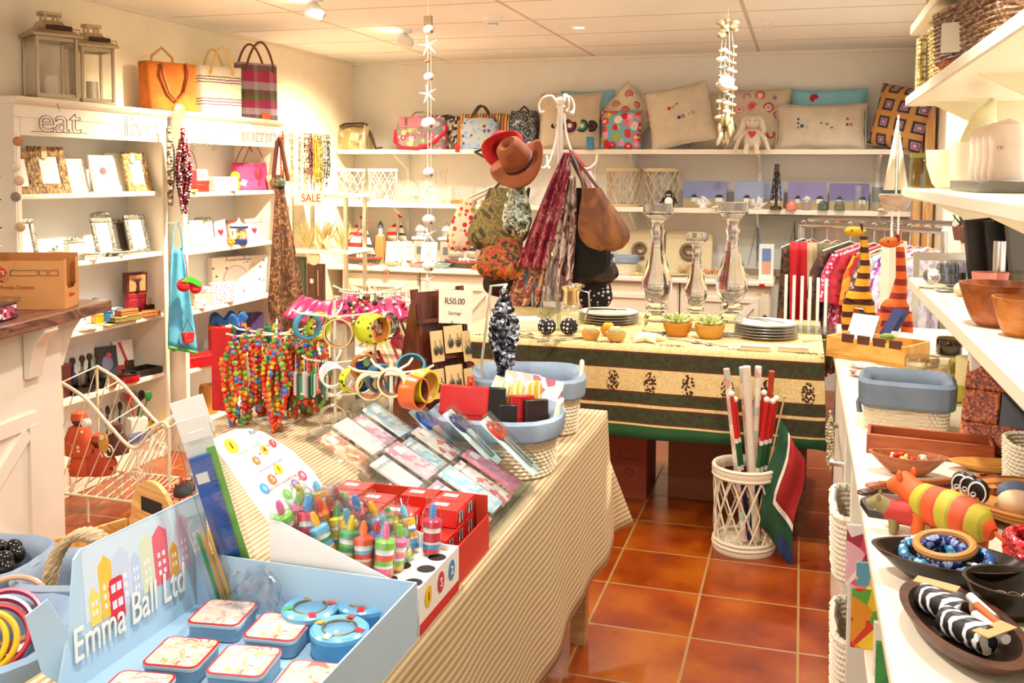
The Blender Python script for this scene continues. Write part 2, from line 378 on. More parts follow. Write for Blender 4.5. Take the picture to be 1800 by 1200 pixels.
# back wall shelves and cabinets
BS1,BS2=1.725,1.31
def bshelf(z,lab,x0,x1):
 t=T('wall_shelf',lab,'shelf',(x0,YB,z));L=x1-x0
 MB().box(0,L,-.32,-.006,-.035,0).build('board',t,CREAM,bevel=.003)
 k=0
 for x in(-3.05,-2.13,-1.2,-.3,.5):
  xx=x-x0
  MB().prism([(-.015,-.036),(-.28,-.036),(-.28,-.05),(-.015,-.16)],xx,xx+.012,'x').build('bracket',t,WHITE)
 return t
bshelf(BS1,'upper long cream wall shelf of bags and cushions along the back wall',XL+.01,.70)
bshelf(BS2,'lower long cream wall shelf of glassware and seaside pictures along the back wall',XL+.01,.70)
for i,x in enumerate((-3.05,-2.13,-1.2,-.3,.5)):
 o=MB().box(-.012,.012,-.014,0,.84,1.74)
 o.mat(WHITE);b=o.build('shelf_upright',None,WHITE)
 tag(b,['slotted white shelf upright in the back left corner','slotted white shelf upright behind the silver bag','slotted white shelf upright behind the hat stand','slotted white shelf upright behind the toy rabbit','slotted white shelf upright behind the clothes rail'][i],'shelf bracket',(x+.006,YB-.002,0))
 b.parent=None
for i in range(5):
 x0=-3.42+i*.655;x1=x0+.65
 if i==4:x1=-.18;
 t=T('sideboard_cabinet',['cream cabinet with X doors in the back left corner','cream X-door cabinet below the toy sailboats and lighthouse','cream X-door cabinet below the blue boat dish, half behind the hats','cream X-door cabinet behind the hat stand and decanter','cream X-door cabinet behind the glass candlesticks'][i],'cabinet',(x0,YB-.45,0),group=None)
 Wd=x1-x0
 MB().box(0,Wd-.004,.02,.44,.0,.79).build('body',t,CREAM,bevel=.002)
 nd=2 if i<0 else 1
 d=MB().box(.01,Wd-.014,0,.018,.08,.77).build('door',t,paint('#e9dcc0',.4),bevel=.002)
 fr=MB();a,b,z0,z1=.08,Wd-.084,.15,.70
 fr.box(a,b,-.012,0,z1-.03,z1).box(a,b,-.012,0,z0,z0+.03).box(a,a+.03,-.0113,0,z0+.03,z1-.03).box(b-.03,b,-.0113,0,z0+.03,z1-.03)
 L=math.hypot(b-a,z1-z0);an=math.atan2(z1-z0,b-a)
 for sg in(1,-1):fr.cbox(((a+b)/2,-.004-.0012*sg,(z0+z1)/2),(L-.07,.012,.035),(0,-sg*an,0))
 fr.build('cross_moulding',d,CREAM,smooth=0)
 MB().at((Wd-.04 if i%2==0 else .04,-.006,.58),(pi/2,0,0)).lathe([(.006,0),(.006,.01),(.016,.018),(.014,.03),(.0001,.034)],14).build('knob',d,metal('#6b5a41',.35))
o=MB().box(XL+.005,-.165,YB-.485,YB-.004,.79,.82);tag(o.build('sideboard_worktop',None,CREAM,bevel=.006),'long cream worktop over the back wall cabinets','worktop')
# right wall unit
RX=.40
t=T('shop_counter','long cream display counter along the right wall with open shelves below','counter',(0,0,0))
MB().box(.128,XR-.004,.35,3.72,.865,.9).build('countertop',t,paint('#f1e6cc',.3),bevel=.01)
MB().box(.14,XR-.006,3.66,3.70,0,.865).build('end_panel',t,CREAM,bevel=.003)
MB().box(.14,XR-.006,.40,3.66,0,.1).build('plinth',t,CREAM,bevel=.003)
MB().box(.8,XR-.008,.40,3.66,.1,.865).build('back_panel',t,CREAM)
for y in(.42,1.35,2.55,2.9):MB().box(.14,.8,y,y+.03,.1,.865).build('divider',t,CREAM,bevel=.003)
MB().box(.14,.8,2.58,2.9,.46,.48).build('shelf',t,CREAM,bevel=.003);MB().box(.14,.8,1.38,2.55,.60,.62).build('shelf',t,CREAM,bevel=.003)
MB().box(.14,.158,2.93,3.66,.1,.865).build('front_panel',t,CREAM,bevel=.003)
MB().box(.14,.16,.42,2.9,.845,.865).build('apron',t,CREAM,bevel=.003)
MB().tube([(.14,2.95,.70),(.105,2.95,.70),(.105,3.4,.70),(.14,3.4,.70)],.009,8).build('towel_rail',t,STEEL)
def rshelf(z,y0,y1,x0,lab,th=.04):
 t=T('wall_shelf',lab,'shelf',(x0,y0,z));L=y1-y0
 MB().box(0,XR-.006-x0,0,L,-th,0).build('board',t,paint('#f1e6cc',.35),bevel=.006)
 for y in([L-.25,L-1.35]if 1.3<z<2 else[]):
  MB().prism([(.06,-th),(XR-.01-x0,-th),(XR-.01-x0,-th-.16),(XR-.06-x0,-th-.16)],y,y+.025,'y').build('bracket',t,paint('#e6d7b0',.5))
 return t
rshelf(1.20,.6,3.56,.36,'cream shelf just above the right counter carrying wooden bowls and jars')
rshelf(1.50,.6,4.35,RX,'cream shelf on the right wall carrying white tea cosies and glass jar')
rshelf(1.875,.6,4.30,RX,'cream right wall shelf carrying wicker baskets, second from the ceiling')
rshelf(2.15,.6,4.2,RX,'topmost cream shelf on the right wall close to the ceiling')
for y,lab in((2.52,'cream upright panel between the right counter and the bowl shelf'),(.9,'cream upright panel at the near end of the right counter')):
 tag(MB().box(.40,XR-.032,y,y+.035,.9,1.158).build('upright_panel',None,CREAM,bevel=.004),lab,'panel')
tag(MB().prism([(XR-.032,.9),(XR-.032,1.158),(.44,1.158),(.66,.9)],3.5,3.53,'y').build('gable_panel',None,paint('#e9dcbc',.45)),'slanted cream gable panel under the far end of the bowl shelf','panel')
tag(MB().box(XR-.03,XR-.007,.6,3.9,.9,1.158).build('counter_backboard',None,paint('#e9dcbc',.45)),'cream backboard rising behind the goods on the right counter','panel')
# small-goods builders
def frame(loc,w,h,b,m,rz,lab,lean=.22,mount=None,art=None,grp=None,th=.014,inner=None,base=None):
 t=T('framed_picture',lab,'picture frame',loc,rz,grp,rx=-lean)
 t.rotation_euler=Euler((0,0,0));t.matrix_basis=Matrix.Translation(V(loc))@Matrix.Rotation(rz,4,'Z')@Matrix.Rotation(-lean,4,'X')
 f=MB();f.box(-w/2,w/2,0,th,0,b).box(-w/2,w/2,0,th,h-b,h).box(-w/2,-w/2+b,.0003,th,b,h-b).box(w/2-b,w/2,.0003,th,b,h-b)
 f.build('border',t,m,bevel=min(.004,b*.2))
 MB().box(-w/2+b*.9,w/2-b*.9,th*.45,th*.8,b*.9,h-b*.9).build('photo',t,mount or CARD,smooth=0)
 if art:a,s_=art;MB().cbox((0,th*.42,h*.5),(w*s_,.001,h*s_)).build('print',t,a,smooth=0)
 s_=sin(lean);MB().add([(-.02,th,h*.7),(.02,th,h*.7),(.02,h*.35*max(s_,.15)*1.6+th,0.02),(-.02,h*.35*max(s_,.15)*1.6+th,0.02)],[(0,1,2,3)]).build('easel',t,BLACK,solid=.003)
 return t
def gbox(name,loc,d,m,lab,cat='box',rz=0.,lid=None,lidm=None,grp=None,bevel=.003,name2='lid'):
 w,p,h=d;t=T(name,lab,cat,loc,rz,grp)
 lh=lid or 0;MB().box(-w/2,w/2,-p/2,p/2,0,h-lh).build('body',t,m,bevel=bevel)
 if lid:MB().box(-w/2-.002,w/2+.002,-p/2-.002,p/2+.002,h-lh+.0006,h).build(name2,t,lidm or m,bevel=bevel)
 return t
def lathed(name,loc,prof,m,lab,cat,n=28,rz=0.,grp=None,sx=1.,sy=1.):
 o=MB().lathe(prof,n,sx=sx,sy=sy).build(name,None,m);return tag(o,lab,cat,loc,rz,grp)
def strand(pts,r,mb,n=5,gap=1.7):
 """beads strung along a polyline"""
 pts=[V(p)for p in pts];d=0.;mb.rnd=1
 for a,b in zip(pts,pts[1:]):
  L=(b-a).length
  while d<L:mb.ball(a+(b-a)*(d/L),r*random.uniform(.75,1.15),n+1,n-1);d+=r*gap
  d-=L
def bunch(name,top,L,wid,k,m,lab,cat='necklace',r=.007,grp=None,ns=None,twist=.02,knot=None):
 """a bunch of looped bead strands hanging from one hook"""
 t=T(name,lab,cat,top,0,grp)
 for i in range(k):
  mb=MB();l=L*random.uniform(.82,1);a=random.uniform(-.5,.5)*wid;b=random.uniform(-.5,.5)*wid;c_=random.uniform(-.5,.5)*wid
  pts=[(a*.2,b*.2,0)]+[(a*sin(pi*q/10)*1.3+.004*sin(q+i),b*sin(pi*q/10*.9)+.0,-l*q/10)for q in range(1,10)]+[(a*.3+c_*.3,b*.3,-l)]+[(c_*sin(pi*q/10)*1.3,-b*.4,-l*q/10)for q in range(9,0,-1)]
  strand(pts,r,mb);mb.build('bead_strand',t,m)
 return t
def hanger_hook(mb,z0=0.,s_=1.):
 mb.tube([(0,0,z0)]+[(.02*s_*sin(a),0,z0+.035*s_-.02*s_*cos(a))for a in[q*pi*1.4/8 for q in range(9)]],.0018,6)
PX=pi/2
# on top of the bookcases
def lantern(loc,w,h,lab,rz):
 t=T('lantern',lab,'lantern',loc,rz);ch=metal('#b9aa8f',.32)
 MB().box(-w/2,w/2,-w/2,w/2,0,.018).build('base',t,ch,bevel=.003)
 hb=h*.66
 for sx in(-1,1):
  for sy in(-1,1):MB().cbox((sx*(w/2-.008),sy*(w/2-.008),.018+hb/2),(.014,.014,hb)).build('post',t,ch,bevel=.002)
 for a in range(4):
  m=MB().at((0,0,0),(0,0,a*pi/2));m.box(-w/2+.016,w/2-.016,w/2-.012,w/2-.010,.02,hb+.016);p=m.build('pane',t,CL)
  [MB().at((0,0,0),(0,0,a*pi/2)).box(-w/2+.016,w/2-.016,w/2-.014,w/2-.006,z0_,z0_+.015).build('door_rail',p,ch)for z0_ in(hb,.018)]
 z=.018+hb
 MB().add([(-w/2-.015,-w/2-.015,z),(w/2+.015,-w/2-.015,z),(w/2+.015,w/2+.015,z),(-w/2-.015,w/2+.015,z),(-w/2-.015,-w/2-.015,z+.012),(w/2+.015,-w/2-.015,z+.012),(w/2+.015,w/2+.015,z+.012),(-w/2-.015,w/2+.015,z+.012),(-w*.3,-w*.3,z+h*.12),(w*.3,-w*.3,z+h*.12),(w*.3,w*.3,z+h*.12),(-w*.3,w*.3,z+h*.12),(-w*.22,-w*.22,z+h*.19),(w*.22,-w*.22,z+h*.19),(w*.22,w*.22,z+h*.19),(-w*.22,w*.22,z+h*.19)],[(3,2,1,0)]+[(a+i,a+(i+1)%4,a+4+(i+1)%4,a+4+i)for a in(0,4,8)for i in range(4)]+[(12,13,14,15)]).build('roof',t,ch,smooth=0)
 zc=z+h*.19;c=MB()
 for sx in(-1,1):
  for sy in(-1,1):c.cbox((sx*w*.15,sy*w*.15,zc+.014),(.01,.01,.028))
 c.prism([(-w*.22,-w*.22),(w*.22,-w*.22),(w*.3,w*.3*0-.0),(w*.22,w*.22),(-w*.22,w*.22),(-w*.3,0)],zc+.026,zc+.04).build('chimney_cap',t,ch,smooth=0)
 h_=MB().tube([(-w*.55,-w/2-.0,z+.02),(-w*.5,-w*.62,z+h*.09),(w*.5,-w*.62,z+h*.09),(w*.55,-w/2,z+.02)],.003,6).build('bail',t,ch)
 MB().tube([(-w*.3,-w*.62,z+h*.09),(-w*.1,-w*.62,z+h*.092),(w*.1,-w*.62,z+h*.092),(w*.3,-w*.62,z+h*.09)],[.011,.013,.013,.011],10).build('grip',h_,paint('#3a1f14',.5))
 MB().cyl(.03,.018,.12,n=18).build('candle',t,paint('#efe4cc',.5))
 return t
p=at(90,178,x=-3.40);lantern((p.x,p.y,1.868),.19,.42,'larger steel and glass lantern with dark grip, nearest the camera on the bookcase',RAD(62))
p=at(163,186,x=-3.40);lantern((p.x,p.y,1.868),.165,.40,'smaller steel and glass lantern standing right of the larger one',RAD(62))
def totebody(w0,w1,d,h,m,bulge=.02,open_=True):
 """open flat-bottomed tote: outer shell, wall thickness by solidify"""
 def f(u,v):
  a=2*pi*u;ca,sa=cos(a),sin(a);W=w0+(w1-w0)*v;D=d*(1-.35*v)
  k=.28;x=W/2*math.copysign(abs(ca)**k,ca);y=D/2*math.copysign(abs(sa)**k,sa)
  return(x,y,h*v+bulge*0)
 mb=MB().grid(f,40,12,True);n=40
 mb.add([f(i/n,0)for i in range(n)],[tuple(range(n-1,-1,-1))]);return mb
def handles(t,w,d,zt,hh,r,m,name='handle',dx=.5,sag=0.,n=14):
 for s_ in(-1,1):
  pts=[(-w*dx+w*dx*2*q/n,s_*(d*.5)+s_*.01*sin(pi*q/n),zt-.05+(hh+.05)*sin(pi*q/n)**.7)for q in range(n+1)]
  MB().tube(pts,r,8).build(name,t,m)
t=T('tote_bag','tan leather tote bag with loose brown handles on the bookcase','bag',tuple(at(296,200,x=-3.36))[:2]+(1.868,),RAD(65))
TAN=fabric('#b9641a','#a04f10',120.);totebody(.27,.30,.15,.27,TAN).build('body',t,solid=.006,mat=TAN)
for s_ in(-1,):
 MB().tube([(-.07,-.066,.26),(-.075,-.085,.2),(-.04,-.09,.1),(.0,-.092,.06),(.05,-.09,.11),(.08,-.085,.2),(.075,-.066,.27)],.008,8).build('handle',t,paint('#8a3d10',.45))
 MB().tube([(-.07,.06,.25),(-.06,.06,.31),(0,.06,.36),(.06,.06,.31),(.07,.06,.25)],.008,8).build('handle',t,paint('#e0a868',.5))
MB().at((.02,-.078,.012),(PX,0,0)).lathe([(.035,0),(.035,.006),(.028,.009),(.0001,.009)],20).build('medallion',t,paint('#c98a50',.4))
t=T('tote_bag','cream woven tote bag with thin purple wavy stripes on the bookcase','bag',tuple(at(384,202,x=-3.36))[:2]+(1.868,),RAD(60))
m_=stripes((('#f3ead6',8),('#8c5a86',.7),('#f3ead6',1),('#8c5a86',.7),('#f3ead6',1.0),('#6b4a3a',.6),('#f3ead6',1.5)),.13,'z',wob=.012)
totebody(.25,.27,.13,.30,m_).build('body',t,m_,solid=.005);handles(t,.26,.11,.30,.11,.007,paint('#e8bf6a',.5),dx=.28)
t=T('tote_bag','pink green and grey plaid shopping bag with brown handles on the bookcase','bag',tuple(at(450,210,x=-3.34))[:2]+(1.868,),RAD(60))
s=N('plaid');sp=s.n('ShaderNodeSeparateXYZ');s.l(s.coord(),sp.inputs[0])
a_=s.ramp(s.math('FRACT',s.math('DIVIDE',sp.outputs[2],.31)),[(0,'#6b5a55'),(.12,'#b9a8b0'),(.25,'#b02a5c'),(.42,'#4c6b33'),(.5,'#5e5a3a'),(.62,'#b0a0a8'),(.78,'#b3245a')],'CONSTANT')
b_=s.ramp(s.math('FRACT',s.math('DIVIDE',s.math('ADD',sp.outputs[0],.3),.11)),[(0,'#7a3350'),(.35,'#b090a0'),(.6,'#4d6a40'),(.8,'#a33560')],'CONSTANT')
PLAID=s.set(s.mix(.3,a_,b_),.8)
totebody(.25,.26,.14,.36,PLAID).build('body',t,PLAID,solid=.005)
handles(t,.27,.12,.36,.13,.0075,paint('#7a3a1c',.4),dx=.36);MB().torus((0,0,.352),.118,.007,n=40,sy=.36).build('rim',t,fabric('#5e7f7c'))
MB().cbox((.03,-.074,.03),(.06,.004,.04)).build('tag',t,paint('#d9622a'))
# bookcase by the counter, shelf by shelf
WK=cells(('#a98554','#8d6a3c','#c4a36f','#6e5030'),150.,.7,stretch=(1,1,.5));SIL=cells(('#8f8c82','#a9a699','#6f6c63','#bdbaaf'),160.,.35,.7)
PEARL=paint('#efe7d8',.3);MINT=paint('#dfe3d6',.4)
S1=((44,332,.15,.20,WK,'woven seagrass picture frame at the far left end of the frame shelf',.6),(97,333,.20,.225,WK,'large carved bamboo picture frame with white card, second on the frame shelf',.6),(141,330,.13,.17,PEARL,'cream picture frame half behind the carved bamboo frame',.6),(190,331,.16,.19,PEARL,'cream wooden picture frame with a red seal, centre of the frame shelf',.55),(216,328,.14,.205,MINT,'pale picture frame tucked behind the red-seal frame',.55),(249,329,.17,.21,WK,'plaited rattan picture frame at the right end of the frame shelf',.6))
for i,(x,y,w_,h_,m_,lab,rz)in enumerate(S1):
 p=at(x,y,x=-3.33-(.05 if i in(2,4)else 0));t=frame((p.x,p.y,1.44),w_,h_,w_*.24,m_,RAD(84),lab,.24)
 if i==3:MB().at((0,.004,.11),(PX,0,0)).lathe([(.018,0),(.018,.003),(.0001,.003)],16).build('seal',t,paint('#a04048'))
 if i in(1,5):MB().cbox((-.02,-.002,h_-.03),(.03,.003,.06),(0,.2,0)).build('price_tag',t,paint('#d9b98a'))
S2=((52,452,.13,.22,'silver picture frame at the left end of the second shelf, behind the carton',0),(191,442,.13,.20,'ornate silver frame with a crown top on the second shelf',1),(217,437,.13,.185,'dark pewter frame behind the ornate silver one',0),(249,437,.14,.205,'bright silver frame with white card at the right end of the second shelf',0))
for i,(x,y,w_,h_,lab,cr)in enumerate(S2):
 p=at(x,y,x=-3.34-(.06 if i==2 else 0));t=frame((p.x,p.y,1.115),w_,h_,.024,SIL,RAD(82),lab,.24,mount=paint('#57534c',.3)if i==2 else None)
 if cr:
  m=MB()
  for q in range(7):a=(q-3)*.3;m.ball((.055*sin(a*1.1),.006,h_+.004+.018*cos(a)),.011,8,6)
  m.build('crest',t,SIL)
GB=((84,447,.07,.03,'flat glass trinket box between the silver frames and the carton'),(103,452,.08,.035,'low mirrored trinket box behind the tall glass one'),(156,452,.085,.035,'pale glass trinket box in front of the ornate silver frame'),(205,446,.07,.025,'beaded brass trinket box in front of the pewter frame'),(232,442,.05,.022,'small silver trinket box beside the bright silver frame'))
for x,y,w_,h_,lab in GB:
 p=at(x,y,x=-3.31);t=gbox('trinket_box',(p.x,p.y,1.115),(w_,w_*.6,h_),glass('#f2f4ec',.1),lab,'trinket box',RAD(65),.01,metal('#cfc7b0',.3),'trinket boxes on the second shelf')
for x,y,w_,h_,lab in((96,440,.05,.055,'small glass box with a swan knob, left of the tall trinket box'),(129,437,.075,.095,'tall frosted glass trinket box with a bird knob on the second shelf')):
 p=at(x,y,x=-3.36);t=gbox('trinket_box',(p.x,p.y,1.115),(w_,w_*.8,h_),paint('#e9e9e2',.15),lab,'trinket box',RAD(65),.012,metal('#d7d3c8',.3),'trinket boxes on the second shelf')
 MB().ball((0,0,h_+.008),.009,8,6,(1.5,.7,.9)).ball((.012,0,h_+.02),.006,8,6).tube([(.006,0,h_+.01),(.013,0,h_+.02)],.003).build('knob',t,STEEL)
z=.78
p=at(238,535,x=-3.40);gbox('gift_box',(p.x,p.y,z),(.10,.05,.115),paint('#9e1426',.4),'dark red gift box under the baobab tree box','box',RAD(65),.03)
t=gbox('gift_box',(p.x,p.y,z+.116),(.115,.05,.11),paint('#5a2418',.4),'box with a baobab tree at sunset standing on the red gift box','box',RAD(65))
o=MB();o.cbox((0,-.0265,.055),(.09,.002,.085));o.build('picture',t,paint('#e08a5a',.5));o=MB();o.tube([(0,-.0285,.013),(.002,-.0285,.04),(0,-.0285,.062)],[.012,.007,.008])
for q in range(9):a=(q-4)*.33;o.tube([(0,-.0285,.058),(.018*sin(a),-.0285,.066+.01*cos(a)),(.036*sin(a),-.0285,.07+.02*cos(a))],[.003,.002,.001])
o.build('tree',t,paint('#2c1a18'))
def perfume(x,y,hue,lab,h=.07):
 p=at(x,y,x=-3.33);t=T('perfume_bottle',lab,'bottle',(p.x,p.y,z),RAD(65))
 MB().box(-.024,.024,-.012,.012,0,h*.62).build('flask',t,clear(hue,.4),bevel=.004)
 MB().cyl(.008,h*.62,h*.72,n=12).build('collar',t,GOLD);MB().cyl(.012,h*.72,h,n=16).build('cap',t,clear('#e9e2d6',.4));return t
perfume(240,536,'#b04050','square perfume bottle with pink glass in front of the red gift box',.08);perfume(263,537,'#8a6a55','square dark perfume bottle with clear cap at the right of the red gift box',.09)
p=at(253,533,x=-3.42);gbox('gift_box',(p.x,p.y,z),(.07,.04,.11),paint('#3a1714',.4),'dark brown slim box behind the perfume bottles','box',RAD(65),.03)
OL=paint('#8f7a3c',.5);OB=paint('#b06a34',.5)
for i,(x,y,d,dz,mm,lab)in enumerate(((208,548,(.07,.05,.028),0,OL,'olive matchbox at the left of the little box stack'),(225,552,(.11,.07,.032),0,OL,'flat olive wooden box in front of the perfume bottles'),(222,535,(.10,.06,.025),.034,OB,'thin red-lined wooden box resting on the olive one'),(258,548,(.13,.06,.028),0,OB,'long reddish wooden box at the right of the third shelf'))):
 p=at(x,y,x=-3.305);gbox('wooden_box',(p.x,p.y,z+(dz if i!=2 else .0325)),d,mm,lab,'box',RAD(72),.01)
for x,y,d,mm,lab in((170,517,(.045,.045,.05),paint('#d79a1c',.3),'small yellow tin on the third shelf just right of the carton'),(186,520,(.03,.04,.055),paint('#2f6fae',.4),'narrow blue pack between the yellow tin and the blue-white carton'),(203,522,(.055,.035,.062),cells(('#5a9ad0','#dfe9f2','#3a78b8'),50.,.4),'blue and white carton on the third shelf')):
 p=at(x,y,x=-3.38);gbox('small_pack',(p.x,p.y,z),d,mm,lab,'box',RAD(65),.012)
p=at(167,510,x=-3.46);t=T('figurine','small blue and white painted standing doll behind the yellow tin','figurine',(p.x,p.y,z),RAD(65))
MB().lathe([(.016,0),(.018,.03),(.01,.07),(.006,.08)],14).build('dress',t,paint('#7fa8bd'));MB().ball((0,0,.092),.013,10,8).build('head',t,paint('#e6c9a8'));MB().lathe([(.016,.1),(.015,.112),(.0001,.118)],14).build('hat',t,paint('#4a8bb0'))
for x,y,mm,lab,a in((150,569,cells(('#e8e0dc','#c98aa0','#8fa8c8','#e6c28a'),60.,.5),'postcard with a colourful photo lying at the shelf edge by the worktop',.1),(190,563,paint('#c9a878'),'tan card lying flat on the third shelf',.5),(205,556,paint('#3a2f28'),'dark slim card holder lying flat on the third shelf',.3)):
 p=at(x,y,x=-3.31);tag(MB().box(-.06,.06,-.035,.035,0,.003).build('postcard',None,mm),lab,'card',(p.x,p.y,z),RAD(70)+a)
z=.46
for x,y,d,lean,m_,lab,pr in((192,645,(.11,.012,.17),.2,paint('#2b2a33',.4),'dark framed picture of a white flower with red centre on the fourth shelf',('#7d7f9a','#c03a4a')),(220,640,(.11,.008,.18),.15,paint('#efe4da',.5),'white booklet with a red brush mark leaning at the right of the fourth shelf',('#c8322c','#8f1d18'))):
 p=at(x,y,x=-3.45);t=T('booklet',lab,'book',(p.x,p.y,z));t.matrix_basis=Matrix.Translation((p.x,p.y,z))@Matrix.Rotation(RAD(65),4,'Z')@Matrix.Rotation(-lean,4,'X')
 MB().box(-d[0]/2,d[0]/2,0,d[1],0,d[2]).build('cover',t,m_,bevel=.001)
 if pr[0]=='#7d7f9a':MB().ball((0,0,.08),.03,12,8,(1,.05,1.3)).build('flower',t,paint(pr[0]));MB().ball((.01,-.001,.12),.015,10,8,(1,.1,1)).build('bloom',t,paint(pr[1]))
 else:MB().cbox((.0,-.001,.11),(.014,.002,.13),(0,-.3,0)).box(-.052,-.0,-.002,0,.004,.05).build('mark',t,paint(pr[0]));MB().box(.0,.053,-.002,0,.004,.07).build('photo',t,paint('#3b1b14'))
for x,y,hue,lab in((128,668,'#5a6a90','blue glass flask with dark stopper, leftmost of the row on the fourth shelf'),(145,664,'#c9c4b8','clear glass flask second in the row on the fourth shelf'),(158,660,'#33302c','black glass flask third in the row on the fourth shelf'),(172,657,'#cfc9bd','clear glass flask at the right end of the row, before the flower picture')):
 p=at(x,y,x=-3.40);t=T('stoppered_flask',lab,'bottle',(p.x,p.y,z));MB().lathe([(.02,0),(.024,.01),(.024,.07),(.016,.09),(.008,.10),(.008,.125)],18).build('flask',t,clear(hue,.5));MB().lathe([(.006,.12),(.008,.135),(.016,.15),(.012,.17),(.0001,.175)],14).build('stopper',t,paint('#3c3230',.3))
p=at(108,672,x=-3.36);gbox('book',(p.x,p.y,z),(.03,.12,.16),paint('#4a1512',.5),'dark red book standing upright at the left of the fourth shelf','book',RAD(10))
for x,y,d,m_,lab in((250,652,(.17,.12,.035),paint('#26211c',.4),'black lacquer tray at the right end of the fourth shelf'),(180,676,(.12,.08,.035),paint('#1f1b19',.4),'black flat box before the glass flasks'),(140,688,(.12,.08,.03),paint('#231d1b',.4),'black flat case left of the steel cup, near the wire sleigh')):
 p=at(x,y,x=-3.36);t=T('lacquer_tray',lab,'tray',(p.x,p.y,z),RAD(80));w_,q,h_=d
 MB().box(-w_/2,w_/2,-q/2,q/2,0,.008).build('floor_panel',t,m_);MB().box(-w_/2,w_/2,-q/2,-q/2+.006,.008,h_).box(-w_/2,w_/2,q/2-.006,q/2,.008,h_).box(-w_/2,-w_/2+.006,-q/2+.006,q/2-.006,.008,h_).box(w_/2-.006,w_/2,-q/2+.006,q/2-.006,.008,h_).build('rim',t,m_,smooth=0)
p=at(226,664,x=-3.31);t=T('round_tin','round red tin with open dark top on the fourth shelf','tin',(p.x,p.y,z));MB().lathe([(.052,0),(.055,.004),(.055,.034),(.055,.036)],30).build('body',t,paint('#b01c1c',.3));MB().lathe([(.055,.036),(.055,.042),(.04,.044),(.038,.03),(.0001,.03)],30).build('rim',t,paint('#201816',.3));MB().lathe([(.015,.03),(.025,.036),(.015,.04),(.0001,.04)],20).build('ring',t,STEEL)
p=at(195,672,x=-3.30);lathed('steel_cup',(p.x,p.y,z),[(.026,0),(.028,.002),(.032,.055),(.034,.057),(.031,.055),(.026,.006),(.0001,.006)],STEEL,'small steel cup at the front edge of the fourth shelf','cup')
z=.14
p=at(240,752,x=-3.36);t=T('utensil_crock','white square crock of kitchen spoons and spatulas on the bottom shelf','utensil holder',(p.x,p.y,z),RAD(60));MB().box(-.045,.045,-.045,.045,0,.10).build('crock',t,paint('#e6dccb',.4),bevel=.004)
for i,(a,b,c_,nm)in enumerate(((-.02,0,'#c01a1a','red_spatula'),(.02,.01,'#1d1817','black_spoon'),(.03,-.02,'#2c7a3a','green_spoon'),(0,.02,'#8d8579','steel_fork'),(-.03,.02,'#9a9184','steel_fork'))):
 mm=MB().tube([(a*.5,b,.1),(a*1.6,b*1.5,.19)],.004,6);mm.ball((a*1.8,b*1.6,.21),.02,10,8,(1,.3,1.4));tag(mm.build(nm,None,paint(c_,.4)),{'#c01a1a':'red silicone spatula standing in the white crock','#1d1817':'black ladle standing in the white crock','#2c7a3a':'green spoon standing in the white crock'}.get(c_,'steel serving fork standing in the white crock, %s'%('nearer the black ladle' if a==0 else 'nearer the red spatula')),'utensil',None);o_=C.objects[-1];o_.location=(p.x,p.y,z);o_.rotation_euler=(0,0,RAD(60))
for i in range(5):
 p=at(175+i*11,740-i*3,x=-3.42);mm=MB().tube([(0,0,.0),(.01,0,.15)],.005,6).ball((.012,0,.17),.017,8,6,(1,.3,1.5));tag(mm.build('serving_spoon',None,paint(['#b0a48a','#3a2a22','#8c8478','#2a211d','#a59a84'][i],.35)),'serving spoon leaning against the back of the bottom shelf, %s'%['brass, leftmost','dark wood, second from left','grey steel, middle of five','black, second from right','pale, rightmost beside the crock'][i],'utensil',(p.x,p.y,z),group='serving spoons on the bottom shelf')
p=at(272,765,x=-3.32);lathed('dish',(p.x,p.y,z),[(.03,0),(.05,.02),(.06,.035),(.056,.035),(.0001,.008)],paint('#d9b01e',.3),'yellow dish at the right end of the bottom shelf','dish')
p=at(261,745,x=-3.40);t=lathed('spice_jar',(p.x,p.y,z),[(.03,0),(.032,.01),(.032,.05),(.02,.06),(.0001,.065)],beady(('#a0181c','#5a1512','#c9b090'),120.),'jar of dark red beads behind the yellow dish','jar')
p=at(245,775,x=-3.30);tag(MB().box(-.08,.08,-.03,.03,0,.03).build('flat_box',None,paint('#4a5684',.5)),'flat blue box before the white crock on the bottom shelf','box',(p.x,p.y,z),RAD(80))
# second bookcase
z=1.43;QX=-3.28
p=at(440,322,x=-3.36);t=T('pink_basket','bright pink woven basket bag on the top shelf of the second bookcase','basket',(p.x,p.y,z),RAD(60))
PK=fabric('#d8457f','#c23a70',60.);totebody(.19,.23,.12,.17,PK).build('body',t,PK,solid=.005)
for s_ in(-1,1):MB().tube([(-.075,s_*.045,.15)]+[(-.075+.15*q/10,s_*.05,.17+.115*sin(pi*q/10))for q in range(11)]+[(.075,s_*.045,.15)],.0035,6).build('handle',t,paint('#b05a7a',.4))
o=MB().torus((0,0,.166),.112,.006,n=40,sy=.38).build('rim',t,PK)
MB().ball((.03,-.052,.10),.03,10,8,(.8,.3,1.5)).ball((.03,-.055,.04),.012,8,6,(1,.5,3)).build('applique',t,paint('#c01f3e',.6))
p=at(413,322,x=-3.27);t=T('plush_duck','yellow plush duck hanging a white tag, before the pink basket','soft toy',(p.x,p.y,z),RAD(50))
MB().ball((0,0,.035),.036,14,10,(1,.9,1)).build('body',t,fabric('#e8a21c'));MB().ball((0,-.005,.088),.03,14,10).build('head',t,fabric('#eeb02a'));MB().ball((.0,-.035,.084),.012,8,6,(1.2,1,.5)).build('beak',t,paint('#d96a14'));MB().cbox((.045,-.03,.05),(.035,.002,.035),(.2,.3,.2)).build('price_tag',t,CARD)
